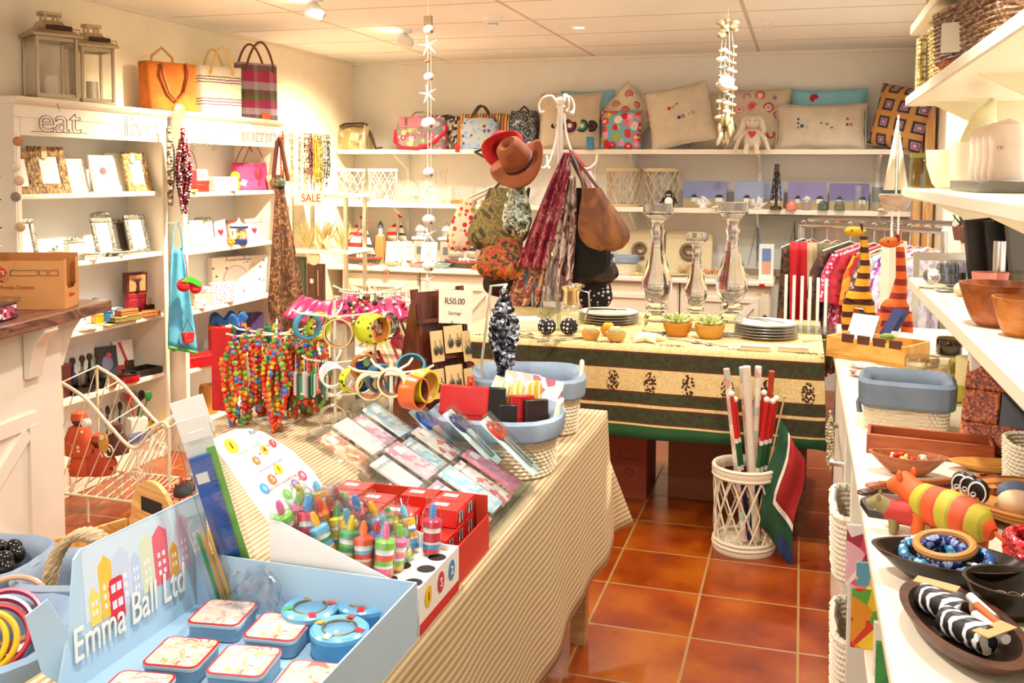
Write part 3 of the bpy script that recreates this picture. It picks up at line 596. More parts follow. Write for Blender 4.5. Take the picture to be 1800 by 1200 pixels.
p=at(391,325,x=-3.26);FL=dots('#efeaea',('#c96a88','#7fae7a','#d98aa8','#8a6a80'),55.,.32);gbox('keepsake_box',(p.x,p.y,z),(.15,.09,.085),FL,'white floral keepsake tin box on the top shelf','box',RAD(62),.025,FL)
p=at(352,325,x=-3.27);gbox('gift_box',(p.x,p.y,z),(.08,.06,.065),paint('#a32418',.4),'rust red box left of the floral keepsake tin','box',RAD(62),.02)
p=at(355,318,x=-3.36);frame((p.x,p.y,z),.09,.13,.014,paint('#f1e7e8',.4),RAD(60),'small white frame with a child photo above the rust red box',.15,art=(cells(('#d8c8cc','#8a6a60','#eadfe0'),40.,.5),.6))
p=at(337,326,x=-3.22);t=T('gift_pouch','red felt pouch hanging by a thin handle at the left of the top shelf','pouch',(p.x,p.y,z),RAD(60));MB().box(-.026,.026,-.018,.018,0.02,.125).build('body',t,fabric('#d21f2b'),bevel=.008);MB().box(-.028,.028,-.02,.02,0.0,.018).build('base',t,paint('#8fb54c'),bevel=.004);MB().tube([(-.02,0,.12)]+[(-.03+.06*q/8,0,.14+.09*sin(pi*q/8))for q in range(9)]+[(.02,0,.12)],.003).build('handle',t,paint('#5c2a45'))
p=at(482,325,x=-3.21);t=T('greeting_card','open cream card on wire at the right end of the top shelf','card',(p.x,p.y,z),RAD(40));MB().add([(-.03,0,0),(.0,.02,.01),(.0,.02,.10),(-.05,0,.09)],[(0,1,2,3)]).add([(.03,0,0),(.0,.02,.01),(.0,.02,.10),(.03,-.01,.09)],[(0,3,2,1)]).build('sheet',t,paint('#c9a878'),solid=.002)
z=1.11
FR2=((325,426,.11,.14,cells(('#e8eecb','#cfe08a','#eef0e0'),60.,.5),'lime green frame with a red heart at the left of the second shelf','#d02a3c',0),(352,424,.10,.16,cells(('#f3f0e6','#f0d8c0','#d8e8d8'),60.,.5),'white frame seen at an angle left of the carousel',None,0),(365,400,.12,.17,cells(('#d8dcd6','#a8b0a8','#8a8f88'),40.,.4),'grey printed photo block standing behind the white frame',None,.07),(392,410,.09,.15,paint('#cfc0e0',.5),'lilac frame with a red heart behind the carousel','#b01e2e',.06),(416,408,.11,.14,paint('#b08078',.5),'brown-pink frame directly behind the carousel',None,.08),(451,412,.14,.145,paint('#f0919a',.5),'pink frame with a red heart on white at the right of the carousel','#c8102e',0))
for x,y,w_,h_,m_,lab,ht,dx in FR2:
 p=at(x,y,x=QX-dx);t=frame((p.x,p.y,z),w_,h_,w_*.2,m_,RAD(76),lab,.2)
 if ht:r_=.018;MB().prism([(0,-.026),(.02,-.004),(.021,.008),(.012,.016),(0,.008),(-.012,.016),(-.021,.008),(-.02,-.004)],-.001,.001).at().build('heart',t,paint(ht)).matrix_basis=Matrix.Translation((0,.004,h_*.5))@Matrix.Rotation(PX,4,'X')
p=at(420,416,x=-3.24);t=T('carousel_music_box','navy and gold carousel music box with yellow horses','music box',(p.x,p.y,z));NV=paint('#22305e',.35)
MB().lathe([(.05,0),(.05,.028),(.046,.03),(.0001,.03)],24).build('base',t,NV);MB().cyl(.006,.03,.10,n=10).build('pole',t,GOLD);MB().cyl(.014,.03,.1,n=16).build('core',t,paint('#8f9aa8'))
MB().lathe([(.052,.096),(.054,.112),(.05,.114),(.02,.128),(.006,.145),(.008,.15),(.0001,.158)],24).build('canopy',t,paint('#e9e4da'));MB().lathe([(.0545,.097),(.0545,.11),(.053,.11)],24).build('valance',t,NV)
for q in range(4):a=q*pi/2+.5;MB().at((.036*cos(a),.036*sin(a),.06),(0,0,a+PX)).ball((0,0,0),.011,8,6,(1.5,.6,.8)).ball((.014,0,.014),.007,8,6).tube([(-.01,0,0),(-.012,0,-.018)],.003).tube([(.01,0,0),(.014,0,-.018)],.003).tube([(0,0,-.025),(0,0,.04)],.0015).build('horse',t,paint('#e8c23a',.4))
p=at(406,421,x=-3.21);t=T('toy_flower','orange flower-shaped ornament in front of the carousel','ornament',(p.x,p.y,z));m=MB()
for q in range(6):m.ball((.016*cos(q*1.05),0,.022+.016*sin(q*1.05)),.011,8,6)
m.build('petals',t,paint('#ee8a14'));MB().ball((0,-.006,.022),.009,8,6).build('centre',t,paint('#f2c52a'))
for x,y,lab in((373,423,'small white lidded jar left of the lilac frame'),(391,421,'pale blue patterned jar before the lilac frame')):
 p=at(x,y,x=-3.24);lathed('lidded_jar',(p.x,p.y,z),[(.02,0),(.022,.004),(.022,.045),(.024,.047),(.02,.058),(.0001,.062)],cells(('#e6ece8','#c9dbe0','#f2efe6'),90.,.3),lab,'jar')
z=.775;TIN=dots('#efe6dc',('#8a3a48','#4a4450','#b04a58','#6a7a6a'),75.,.30)
p=at(425,508,x=-3.36);t=T('platter_gift_box','large cream gift box printed with a platter, cake server and farm figures','box',(p.x,p.y,z),RAD(62))
MB().box(-.2,.2,0,.07,0,.24).build('body',t,dots('#ece4dc',('#8a6a70','#b04a58','#6a6a74'),26.,.22),bevel=.003)
MB().at((-.04,-.001,.10),(PX,0,0)).lathe([(.085,0),(.085,.001),(.078,.0015),(.0001,.0015)],40).build('plate_print',t,paint('#e2dad6'));MB().at((-.04,-.0022,.10),(PX,0,0)).lathe([(.084,0),(.084,.0006),(.08,.0006),(.08,0)],40).build('plate_rim',t,paint('#d6a0a8'))
MB().ball((.075,-.002,.145),.034,14,10,(.75,.06,1.5)).tube([(.085,-.003,.10),(.09,-.003,.05)],.005).build('server_print',t,paint('#d9cfc0'));text('Precious Gentleness',.022,paint('#9a8a8a'),t,(-.02,-.002,.222),(PX,0,0))
p=at(391,527,x=-3.24);gbox('pattern_tin',(p.x,p.y,z),(.145,.05,.125),TIN,'upright tin printed with rows of little farm figures','tin',RAD(62),bevel=.008)
p=at(352,536,x=-3.22);gbox('pattern_tin',(p.x,p.y,z),(.06,.04,.055),TIN,'small square tin with farm figures beside the upright tin','tin',RAD(62),bevel=.006)
p=at(352,515,x=-3.33);gbox('gift_box',(p.x,p.y,z),(.12,.10,.10),paint('#b9aca0',.5),'grey-brown box behind the two farm-figure tins','box',RAD(62),.03,cells(('#d8b8b8','#c98a90','#d8ccc0'),60.,.5))
z=.45
p=at(400,600,x=-3.30);t=T('gift_bag','red gift bag with blue tissue paper on the lower shelf of the second bookcase','gift bag',(p.x,p.y,z),RAD(60));MB().box(-.10,.10,-.05,.05,0,.18).build('body',t,paint('#c9281c',.4),bevel=.003);MB().box(-.101,.101,-.051,.051,.15,.175).build('band',t,paint('#e07a2a',.4));MB().cbox((-.02,-.052,.165),(.035,.002,.03)).build('price_tag',t,CARD)
def tis(u,v):a=2*pi*u;r_=.07+.03*v+.02*sin(a*5+v*3);return(r_*cos(a)*1.1,r_*sin(a)*.6,.14+.09*v+.02*sin(a*7))
MB().grid(tis,50,4,True).build('tissue_paper',t,paint('#1d62a8',.5),solid=.002)
p=at(352,630,x=-3.25);gbox('gift_box',(p.x,p.y,z),(.22,.13,.06),paint('#b3121c',.4),'flat red gift box at the left of the lower shelf, behind the bead stand','box',RAD(65),.02)
p=at(448,585,x=-3.32);gbox('gift_bag',(p.x,p.y,z),(.09,.07,.2),paint('#4a3a6a',.4),'dark blue gift bag half hidden right of the red one','gift bag',RAD(60))
z=.13
p=at(321,735,x=-3.27);lathed('clay_vase',(p.x,p.y,z),[(.045,0),(.05,.02),(.042,.08),(.03,.15),(.026,.18),(.022,.18),(.0001,.1)],paint('#c98a3c',.5),'tall ochre clay vase at the left of the bottom shelf','vase')
p=at(367,705,x=-3.30);lathed('clay_vase',(p.x,p.y,z),[(.05,0),(.055,.02),(.055,.15),(.05,.17),(.046,.17),(.0001,.1)],paint('#c08338',.5),'wide ochre clay vase behind the red bead stand','vase')
p=at(347,728,x=-3.26);t=T('woven_tin','round tin with grey woven lid between the two ochre vases','tin',(p.x,p.y,z));MB().cyl(.045,0,.05,n=24).build('body',t,cells(('#b9ac8a','#8d8468','#cfc4a4'),120.,.5));MB().lathe([(.047,.05),(.047,.062),(.0001,.066)],24).build('lid',t,paint('#a59c84'))
WIRE=metal('#55504c',.5)
def word(body,x,y,size,lab,xf,rz,zc):
 p=at(x,y,x=xf+.05);t=T('wire_word',lab,'wire sign',(p.x,p.y,p.z),rz)
 text(body,size,WIRE,t,(0,0,0),(PX,0,0),'outline',wire=.0011);text(body,size,WIRE,t,(0.002,.008,0.001),(PX,0,0),'outline',wire=.0007)
 MB().tube([(0,0,size*.3),(0,.02,size*.5),(0,.05,size*.6)],.0012).tube([(-size*.8,0,-size*.3),(size*.8,0,-size*.3)],.0013).build('hanging_wire',t,WIRE)
word('eat',105,214,.16,'black wire word eat hanging on the front of the bookcase by the counter',-3.28,RAD(68),0)
word('live',248,224,.14,'black wire word live hanging above the rattan frame',-3.28,RAD(68),0)
word('play',362,245,.11,'thin wire word hanging above the child photo frame',-3.2,RAD(60),0)
word('home',452,238,.12,'black wire word home hanging above the pink basket',-3.2,RAD(64),0)
# things hanging on the bookcase stiles
p=at(322,228,x=-3.15);bunch('garnet_necklace',(p.x,p.y,p.z),.50,.075,9,beady(('#4a0d1c','#7a1426','#2a0a14','#8f2030','#d8c8cc'),100.),'thick bunch of dark garnet bead necklaces hanging between the two bookcases',r=.010)
p=at(297,225,x=-3.22);bunch('shell_necklace',(p.x,p.y,p.z),.44,.05,4,cells(('#cdb89a','#8f7a60','#e6dccb','#5a4a3c'),60.,.4),'brown and cream shell necklaces hanging left of the garnet bunch',r=.010)
p=at(303,450,x=-3.20);bunch('dark_bead_strand',(p.x,p.y,p.z),.52,.03,4,cells(('#5a4a30','#2a2620','#8f6a4a','#c8a890'),70.,.4),'olive and brown bead strands hanging beside the blue apron',r=.009)
p=at(307,488,x=-3.185);t=T('blue_apron','light blue child apron with green hem hanging between the bookcases','apron',(p.x+.02,p.y,.62),RAD(60))
def ap(u,v):x=(u-.5)*(.06+.10*v);return(x+.02*v,.012*sin(u*9+v*3),.52*(1-v)-.05*u*v)
BL=fabric('#5fb4d6','#4fa2c6',200.);MB().grid(ap,16,16).build('cloth',t,BL,solid=.004)
def hem(u,v):a,b,c_=ap(u,1);return(a,b-.003,c_-.012+.016*v)
MB().grid(hem,16,1).build('hem',t,paint('#4fae3a'),solid=.004);MB().tube([(-.03,0,.52),(-.02,0,.62),(.0,0,.66),(.02,0,.62),(.03,0,.52)],.004).build('neck_strap',t,BL);MB().tube([(.01,-.01,.655),(-.035,.06,.655)],.004).build('peg',t,STEEL)
p=at(333,500,x=-3.08);t=T('strawberry_purse','red strawberry purse with green leaf hanging over the blue apron','purse',(p.x,p.y,p.z),RAD(60));MB().ball((-.03,0,0),.04,14,10,(1,.4,.9)).ball((.035,0,-.02),.035,14,10,(1,.4,.9)).build('body',t,dots('#c8141e',('#f2e6e0',),60.,.12));MB().prism([(-.05,.02),(.0,.045),(.06,.01),(.05,-.015),(.0,.012)],-.018,.018,'y').build('leaf',t,paint('#3fae2c'));MB().tube([(-.01,0,.03),(-.015,0,.1),(-.02,.01,.16)],.003).build('strap',t,paint('#c8305a'))
p=at(330,590,x=-3.12);t=T('red_purse','small red felt purse with white spots at the foot of the blue apron','purse',(p.x,p.y,p.z),RAD(60));MB().prism([(-.035,.02),(.035,.02),(.03,-.035),(-.02,-.045)],-.012,.012,'y').build('body',t,dots('#b8141c',('#f2e6e0',),70.,.14),bevel=.004);MB().tube([(-.03,0,.02),(0,0,.09),(.03,0,.02)],.002).build('strap',t,BLACK)
p=at(490,242,x=-3.14);BP=mottle(('#3a2018','#552018','#3f3a26','#5a2a1a','#8a6a44','#4a1f14','#2e2a1c','#6a2a1c'),22.,.85,(1,1,.8))
t=T('patterned_apron','long dark brown patterned apron hanging at the end of the second bookcase','apron',(p.x,p.y,p.z-1.25),RAD(42))
def dr(u,v):
 w_=.06+.17*min(1,max(0,(v-.12)*1.5));
 if v>.85:w_-=.05*(v-.85)/.15
 return((u-.5)*w_+.05*v,.03*sin(u*14+v*2)*v-.02*v,1.02*(1-v))
MB().grid(dr,30,24).build('cloth',t,BP,solid=.006)
MB().tube([(-.035,0,1.0),(-.01,0,1.22),(0,0,1.25),(.012,0,1.22),(.055,-.01,.98)],[.012,.014,.012,.014,.014],8).build('halter',t,paint('#54240f',.7));MB().tube([(0,0,1.24),(0,.01,1.27),(0,.04,1.27)],.003).build('hook',t,STEEL)
MB().ball((.0,-.02,.97),.03,12,8,(1.2,.7,1)).build('knot',t,cells(('#3a3f34','#6a6a54'),60.))
for i,(x,lab)in enumerate(((28,'cord of starfish and shells hanging at the left end of the frame shelf'),)):
 p=at(x,236,x=-3.255);t=T('shell_garland',lab,'garland',(p.x,p.y,p.z));MB().tube([(0,0,0),(0,0,-.5)],.0015).build('cord',t,paint('#d8c8a8'))
 for q,(dz,c_)in enumerate(((-.03,'#c98a50'),(-.14,'#efe0c8'),(-.2,'#e6c8a8'),(-.27,'#8f8a7a'),(-.4,'#d8b890'))):MB().ball((.01*(-1)**q,0,dz),.024,10,8,(1.1,.6,.9)).build('shell',t,paint(c_,.4))
 # sunglasses column by the counter
p=at(8,560,x=-2.80);t0=T('sunglasses_rack','white vertical rack of sunglasses at the left edge of the picture','display rack',(p.x-.10,p.y-.02,.995),0)
MB().box(-.12,.02,-.012,.0,.0,.72).build('board',t0,WHITE,bevel=.004);MB().box(-.13,.05,-.10,.06,-.0,.02).build('foot',t0,WHITE,bevel=.004)
def specs(loc,col,lab,rz=RAD(10)):
 t=T('sunglasses',lab,'sunglasses',loc,rz,'sunglasses on the white rack');fm=paint(col,.25)
 for s_ in(-1,1):
  MB().torus((s_*.034,0,0),.025,.003,(PX,0,0),18,6,sy=.8).build('rim',t,fm);MB().at((s_*.034,0,0),(PX,0,0)).lathe([(.024,-.001),(.024,.001)],18,sy=.8).build('lens',t,clear('#6a5a58',.6))
  MB().tube([(s_*.06,0,.004),(s_*.066,.05,.002),(s_*.066,.1,-.012)],.0028,6).build('temple',t,fm)
 MB().tube([(-.009,0,.004),(0,-.002,.008),(.009,0,.004)],.003).build('bridge',t,fm);return t
for i,(py,col,lab)in enumerate(((270,'#5a3a34','brown sunglasses at the top of the white rack'),(305,'#6a2a2a','dark red sunglasses second from the top of the rack'),(345,'#3a3f7a','blue sunglasses third from the top of the rack'),(395,'#3a2a28','black-brown sunglasses in the middle of the rack'),(428,'#efe9e4','white sunglasses just below the middle of the rack'),(490,'#5a1f22','maroon sunglasses second from the bottom of the rack'),(535,'#7a2a44','plum sunglasses at the bottom of the rack'))):
 q=at(3,py,x=-2.80);specs((p.x-.05,p.y-.11,q.z),col,lab)
 # goods on the upper back shelf
YS=6.98
def sx(px_,py_,y=YS):return at(px_,py_,y=y).x
def cushion(loc,w,h,d,m,lab,rot=(0,0,0),grp=None,ear=.06):
 """plump square cushion standing on its lower edge; origin at bottom middle"""
 t=T('cushion',lab,'cushion',loc,0,grp)
 t.matrix_basis=Matrix.Translation(V(loc))@Euler(rot).to_matrix().to_4x4()
 def f(sg):
  def g(u,v):
   a,b=2*u-1,2*v-1;e=(1-a*a)*(1-b*b);pinch=1-ear*(1-abs(b)**3)*abs(a)**2;pin2=1-ear*(1-abs(a)**3)*abs(b)**2
   q=max(e,0)**.42
   return(a*w/2*pinch+.003*sin(9*b),sg*(d/2*q+.004*sin(7*a+5*b)*q)+0.,h/2+b*h/2*pin2)
  return g
 mb=MB().grid(f(-1),22,22);mb.grid(f(1),22,22);mb.build('cover',t,m)
 P=[(-w/2,0,0),(w/2,0,0),(w/2,0,h),(-w/2,0,h)];pts=[]
 for i in range(4):
  a,b=V(P[i]),V(P[(i+1)%4]);c=V((0,0,h/2))
  for q in range(8):k=q/8;p_=a.lerp(b,k);pts.append(p_+(c-p_).normalized()*ear*.5*min(w,h)*sin(pi*k))
 MB().tube(pts,.0035,5,closed=True).build('seam',t,m);return t
def button(t,x,z,r,cols,y=None,name='button',h=.4,d=.14,w=.45):
 """flat round appliqué on the cushion front"""
 a,b=2*x/w,2*z/h-1;yy=-(d/2*max((1-a*a)*(1-b*b),0)**.42)-.002 if y is None else y
 k=None
 for i,c in enumerate(cols):
  rr=r*(1-i/len(cols));o=MB().lathe([(rr,-.0005),(rr,.001+.0015*i),(.0001,.0012+.0015*i)],20).build(name if k is None else 'ring',k or t,fabric(c))
  if k is None:k=o;o.matrix_basis=Matrix.Translation((x,yy,z))@Matrix.Rotation(PX,4,'X')
LINEN=fabric('#cfc0a8','#c3b39a',260.);LINEN2=fabric('#d8ccb6','#cbbda6',260.)
BLUEC=fabric('#8cc6da','#7fbacf',200.)
t=cushion((sx(999,258),6.98,BS1),.47,.43,.15,LINEN,'linen cushion with a row of big dark crochet rings, behind the white hat stand',(-.18,0,0))
for x,r,c in((-.085,.02,('#2a1c1c',)),(-.05,.02,('#3a2226',)),(.04,.052,('#4a1f2c','#7a3348','#f0e6dc')),(.13,.048,('#24393a','#3f8f86','#e8e0d0')),(.20,.044,('#2a2024','#4a3a3c','#2a2024'))):button(t,x-.02,.165,r,c,h=.43,d=.15,w=.47)
cushion((sx(1022,258),7.10,BS1),.40,.45,.09,BLUEC,'blue cushion peeking out behind the dark-ring linen cushion',(-.12,0,0))
t=cushion((sx(1090,258),6.99,BS1),.30,.29,.12,dots('#7fb8c6',('#e23a4a','#f2a0b4','#e8502a','#d81f3a','#b8b43a','#f5e6e0','#ee7a90'),17.,.56,('#f7d8d0',.45),.9),'square cushion crowded with red, pink and orange flowers on pale blue',(-.15,0,0))
t=cushion((sx(1095,250),7.10,BS1+.02),.36,.36,.11,LINEN2,'grey linen cushion with red crochet circles balanced on its corner behind the flower cushion',(-.05,RAD(45),0))
t.matrix_basis=Matrix.Translation((sx(1097,258)+.0,7.09,BS1+.0))@Matrix.Rotation(-.06,4,'X')@Matrix.Translation((0,0,.255))@Matrix.Rotation(RAD(45),4,'Y')@Matrix.Translation((0,0,-.18))
for x,z_,r in((-.10,.30,.03),(.0,.28,.028),(-.11,.18,.03),(.11,.30,.03),(-.03,.2,.03),(.1,.1,.03)):button(t,x,z_,r,('#b03a30','#e8b0a8','#b8453c','#e6d2c4'),h=.36,d=.11,w=.36)
t=cushion((sx(1205,258),6.93,BS1+.03),.46,.44,.14,LINEN2,'tilted linen cushion with small coloured buttons and a stitched cup',(-.2,-.2,0))
for x,z_,c in((-.06,.27,'#c8202a'),(-.03,.275,'#d8a040'),(.0,.285,'#4a3a9a'),(.0,.19,'#3a3a5a'),(.03,.195,'#3a4a8a'),(.065,.2,'#c89a3a'),(.1,.205,'#3a9a8a')):button(t,x,z_,.012,(c,'#eee0d0')if x>.02 else(c,),h=.44,d=.14,w=.46)
cushion((sx(1262,258),7.1,BS1),.42,.42,.1,LINEN,'plain linen cushion half hidden between the button cushion and the shell mobile',(-.12,0,0))
t=cushion((sx(1328,258),7.06,BS1),.46,.44,.14,LINEN,'linen cushion with pink and red crochet circles behind the toy rabbit',(-.14,0,0))
for x,z_,r,c in((-.07,.37,.03,('#c8808a','#e2b8bc')),(.02,.38,.034,('#b8503c','#e6a090','#f2e2d6')),(.12,.36,.022,('#8fc0c0','#d82a3a')),(-.12,.28,.03,('#e09aa0','#f2d8d4','#c84a5a')),(-.03,.30,.034,('#e0707a','#d8502a')),(.08,.29,.036,('#c23a34','#f0c8bc','#7ab8c0')),(.14,.24,.026,('#8a3a4a','#d8b0b4','#9a4a5a')),(.1,.10,.03,('#a04a3a','#e0b0a4')),(-.15,.16,.02,('#6a8a94',))):button(t,x,z_,r,c,h=.44,d=.14,w=.46)
t=cushion((sx(1456,258),7.10,BS1+.0),.50,.43,.1,BLUEC,'pale blue cushion standing behind the embroidered linen cushion',(-.1,0,0));button(t,-.1,.36,.03,('#b81f1f',),h=.43,d=.1,w=.5)
t=cushion((sx(1442,258),6.98,BS1),.60,.32,.15,LINEN2,'wide linen cushion embroidered with small dots and figures, below the blue cushion',(-.2,0,0))
for x,z_,r,c in((-.15,.2,.008,'#3a3a3a'),(-.15,.17,.009,'#3a8fa0'),(-.125,.15,.014,'#5a6a74'),(-.15,.14,.007,'#c8303a'),(-.09,.14,.01,'#a8c8c8'),(-.0,.17,.006,'#3a3030'),(.04,.165,.013,'#4a9a98'),(.07,.14,.011,'#b85a6a'),(.17,.2,.009,'#c8303a'),(.17,.16,.009,'#8a1f3a'),(.195,.16,.01,'#d05a6a')):button(t,x,z_,r,(c,),h=.32,d=.15,w=.6)
CRO=N('crochet');v_=CRO.coord((8.5,8.5,8.5),(.13,0,.1));sp=CRO.n('ShaderNodeSeparateXYZ');CRO.l(v_,sp.inputs[0])
def _c(o):fr=CRO.math('FRACT',o);return CRO.math('ABSOLUTE',CRO.math('SUBTRACT',fr,.5))
mx=CRO.math('MAXIMUM',_c(sp.outputs[0]),_c(sp.outputs[2]));CRO.set(CRO.ramp(mx,[(0,'#c8a8b0'),(.08,'#8a4a6a'),(.15,'#b09ab8'),(.2,'#3a2a30'),(.27,'#4a4436'),(.34,'#c08a4c')],'CONSTANT'),.9)
t=cushion((sx(1566,262),6.88,BS1),.38,.42,.15,CRO.m,'crocheted granny-square cushion in brown and orange at the right end of the shelf',(-.1,.2,-.6))
cushion((.62,7.06,BS1),.12,.34,.06,fabric('#c8553a'),'rust cushion edge standing behind the crocheted cushion',(0,0,-.5))
p=at(1045,258,y=6.88);gbox('small_pouch',(p.x-.03,6.87,BS1),(.05,.04,.09),fabric('#4a90b8'),'small blue pouch between the ring cushion and the flower cushion','pouch')
t=T('toy_rabbit','floppy cream toy rabbit with a red heart sitting on the shelf edge','soft toy',(sx(1322,262,6.84),6.84,BS1));RB=fabric('#ddd0b8','#cfc0a6',200.)
MB().lathe([(.0001,0),(.05,.01),(.062,.05),(.052,.10),(.034,.135),(.0001,.145)],20,sy=.75).build('body',t,RB)
MB().ball((0,-.005,.185),.048,16,12,(1.05,.9,.95)).build('head',t,RB)
for s_ in(-1,1):
 MB().tube([(s_*.03,0,.225),(s_*.055,-.005,.20),(s_*.075,-.01,.13),(s_*(.12 if s_<0 else .065),-.015,.06 if s_<0 else .09)],[.012,.02,.022,.006],8).build('ear',t,RB)
 MB().tube([(s_*.04,0,.12),(s_*.085,-.02,.07),(s_*.11,-.03,.0),(s_*.115,-.03,-.03)],[.016,.015,.014,.012],8).build('arm',t,RB)
 MB().tube([(s_*.025,-.02,.02),(s_*.03,-.09,.02),(s_*.035,-.115,-.01),(s_*.04,-.12,-.04)],[.02,.018,.018,.022],8).build('leg',t,RB)
 MB().ball((s_*.018,-.047,.195),.004,8,6).build('eye',t,BLACK)
MB().prism([(0,-.03),(.026,-.002),(.026,.012),(.014,.02),(0,.01),(-.014,.02),(-.026,.012),(-.026,-.002)],-.004,.004).build('heart',t,RED).matrix_basis=Matrix.Translation((0,-.052,.105))@Matrix.Rotation(PX,4,'X')
# bags
SG=cells(('#c9b98f','#b5a47a','#ddd0aa'),14.,.25,.75,bump=.5)
t=T('cool_bag','shiny silver-gold fabric bag with dark strap at the left end of the shelf','bag',(sx(625,258),6.98,BS1),-.1)
def bagf(w,d,h,k=.5,puff=.12):
 def f(u,v):
  a=2*pi*u;ca,sa=cos(a),sin(a);s_=1-puff*(1-sin(pi*min(v*1.1+.12,1)))-(.35*max(0,v-.75)/.25)
  return(w/2*math.copysign(abs(ca)**k,ca)*(1-.12*max(0,v-.7)/.3),d/2*math.copysign(abs(sa)**k,sa)*s_,h*v+.006*sin(7*a))
 mb=MB().grid(f,44,14,True)
 mb.add([f(i/44,1)for i in range(44)],[tuple(range(44))]).add([f(i/44,0)for i in range(44)],[tuple(range(43,-1,-1))]);return mb
bagf(.27,.18,.19).build('body',t,SG);MB().tube([(-.12,-.03,.19),(-.1,0,.205),(.05,.02,.21),(.12,-.02,.195)],.008,8).tube([(-.11,-.06,.185),(.11,-.06,.185)],.006).build('zip_edge',t,paint('#4a3a2c',.6))
MB().tube([(.12,.0,.15),(.17,-.02,.08),(.2,-.03,.01),(.26,-.03,.015)],[.012,.012,.01,.008],6).build('strap',t,paint('#3a2a20',.7));MB().cbox((.07,-.098,.1),(.045,.004,.05),(0,.3,0)).build('tag',t,paint('#9ab0b0'))
ROSE=dots('#8a8480',('#e8506a','#f29ab0','#e83a50','#a8c45a','#7aa04a','#f2c8d0'),20.,.5,('#f6b0bc',.5),1.)
t=T('flower_bag','rose-print bag with pink flap and bright red strap on the upper shelf','bag',(sx(742,258),6.98,BS1),.05)
bagf(.40,.17,.25).build('body',t,ROSE);MB().prism([(-.09,0),(-.085,.075),(-.02,.085),(-.02,.0)],-.16,.13,'x').build('flap',t,paint('#e8808e',.5),bevel=.006).location=(0,-.0,.168)
MB().tube([(-.21,-.02,.15),(-.205,-.06,.06),(-.14,-.10,.015),(0,-.105,.006),(.12,-.10,.05),(.2,-.05,.13),(.2,0,.18)],.013,8).build('strap',t,paint('#d8142a',.6))
for x in(-.1,.06):MB().cbox((x,-.094,.215),(.018,.008,.06)).build('buckle',t,paint('#7a5a48',.4))
MB().tube([(-.1,0,.25),(-.05,0,.29),(.05,0,.29),(.1,0,.25)],.006).build('handle',t,ROSE)
p=sx(806,258,6.9);gbox('luggage_tag',(p,6.875,BS1-.02),(.035,.006,.06),RED,'red luggage tag beside the horse-print bag, hanging over the shelf edge','tag')
LEAF=cells(('#2a2620','#c9bfa0','#3a3028','#8a6a40','#e2d8c0'),45.,.7)
t=T('leopard_bag','dark patterned bag standing behind the rose-print bag','bag',(sx(790,258,7.1),7.11,BS1));bagf(.26,.12,.27).build('body',t,LEAF)
HORSE=dots('#a9b0b8',('#7a9ac8','#a8b060','#7a4a30','#4a4a58','#b8c470','#8fa8cc'),30.,.42,None,1.)
STR=stripes((('#8a8a3a',1),('#c8301f',1),('#e8a030',1),('#3a2a28',.6),('#c9bfa0',.8),('#6a3a2a',1)),.07,'x')
t=T('horse_bag','large grey bag printed with horses and blue rosettes, striped sides and dark handles','bag',(sx(845,258),6.98,BS1),.06)
bagf(.30,.16,.235).build('body',t,HORSE);o=bagf(.44,.15,.27).build('striped_side',t,STR);o.location=(.02,.06,.0)
for s_ in(-1,1):MB().tube([(-.07,s_*.04+.02,.2)]+[(-.07+.14*q/10,s_*.03+.02,.25+.085*sin(pi*q/10))for q in range(11)]+[(.07,s_*.04+.02,.2)],.007,8).build('handle',t,paint('#3a2a26',.6))
MB().tube([(.05,-.12,.0),(.0,-.16,-.02),(.08,-.17,-.06),(.16,-.165,-.05),(.22,-.15,-.01)],.012,6).build('strap',t,paint('#2e211c',.7))
GL=cells(('#6a6a6c','#3a3a3c','#9a9a9c','#1f1f20'),130.,.3,.6)
t=T('glitter_bag','tall black and silver glitter bag behind the hat stand','bag',(sx(921,258,7.05),7.05,BS1));bagf(.23,.15,.29).build('body',t,GL);MB().tube([(-.05,0,.28),(0,0,.33),(.05,0,.28)],.008).build('handle',t,BLACK)
# lower back shelf
def lattice_vase(loc,r,h,m,lab,r2=None,n=11,grp=None,liner=True,hoop=.008,st=.0035):
 t=T('lattice_vase',lab,'candle holder',loc,0,grp);r2=r2 or r
 mb=MB()
 for s_ in(-1,1):
  for i in range(n):
   a=2*pi*i/n;pts=[]
   for q in range(9):k=q/8;b=a+s_*k*2*pi/n*2.1;rr=r+(r2-r)*k+s_*.0015;pts.append((rr*cos(b),rr*sin(b),h*.05+h*.87*k))
   mb.tube(pts,st,5)
 mb.build('lattice',t,m)
 MB().torus((0,0,h*.035),r,hoop,n=32,k=6,rz=1.6).build('base_hoop',t,m);MB().torus((0,0,h*.94),r2,hoop,n=32,k=6,rz=1.8).build('top_hoop',t,m)
 if liner:MB().lathe([(.0001,.012),(r-.012,.012),(r2-.014,h*.97),(r2-.016,h*.97),(r-.014,.016),(.0001,.016)],28).build('glass_liner',t,CL)
 return t
WW=paint('#f2ece0',.55);GW=paint('#c9b48c',.5);Z2=BS2
lattice_vase((sx(616,352,7.0),7.0,Z2),.095,.27,WW,'white wicker lattice lantern at the left end of the lower shelf',.115)
lattice_vase((sx(673,352,7.0),7.0,Z2),.095,.27,WW,'white wicker lattice lantern second from the left end',.115)
lattice_vase((sx(1096,352,7.0),7.0,Z2),.115,.285,GW,'natural wicker lattice vase right of the hanging bags',.12)
lattice_vase((sx(1162,352,7.02),7.02,Z2),.115,.285,GW,'natural wicker lattice vase behind the toy penguin',.13)
def gl(name,px_,prof,lab,cat='vase',y=6.98,z_=Z2,m=CL,n=28):return lathed(name,(sx(px_,355,y),y,z_),prof,m,lab,cat,n)
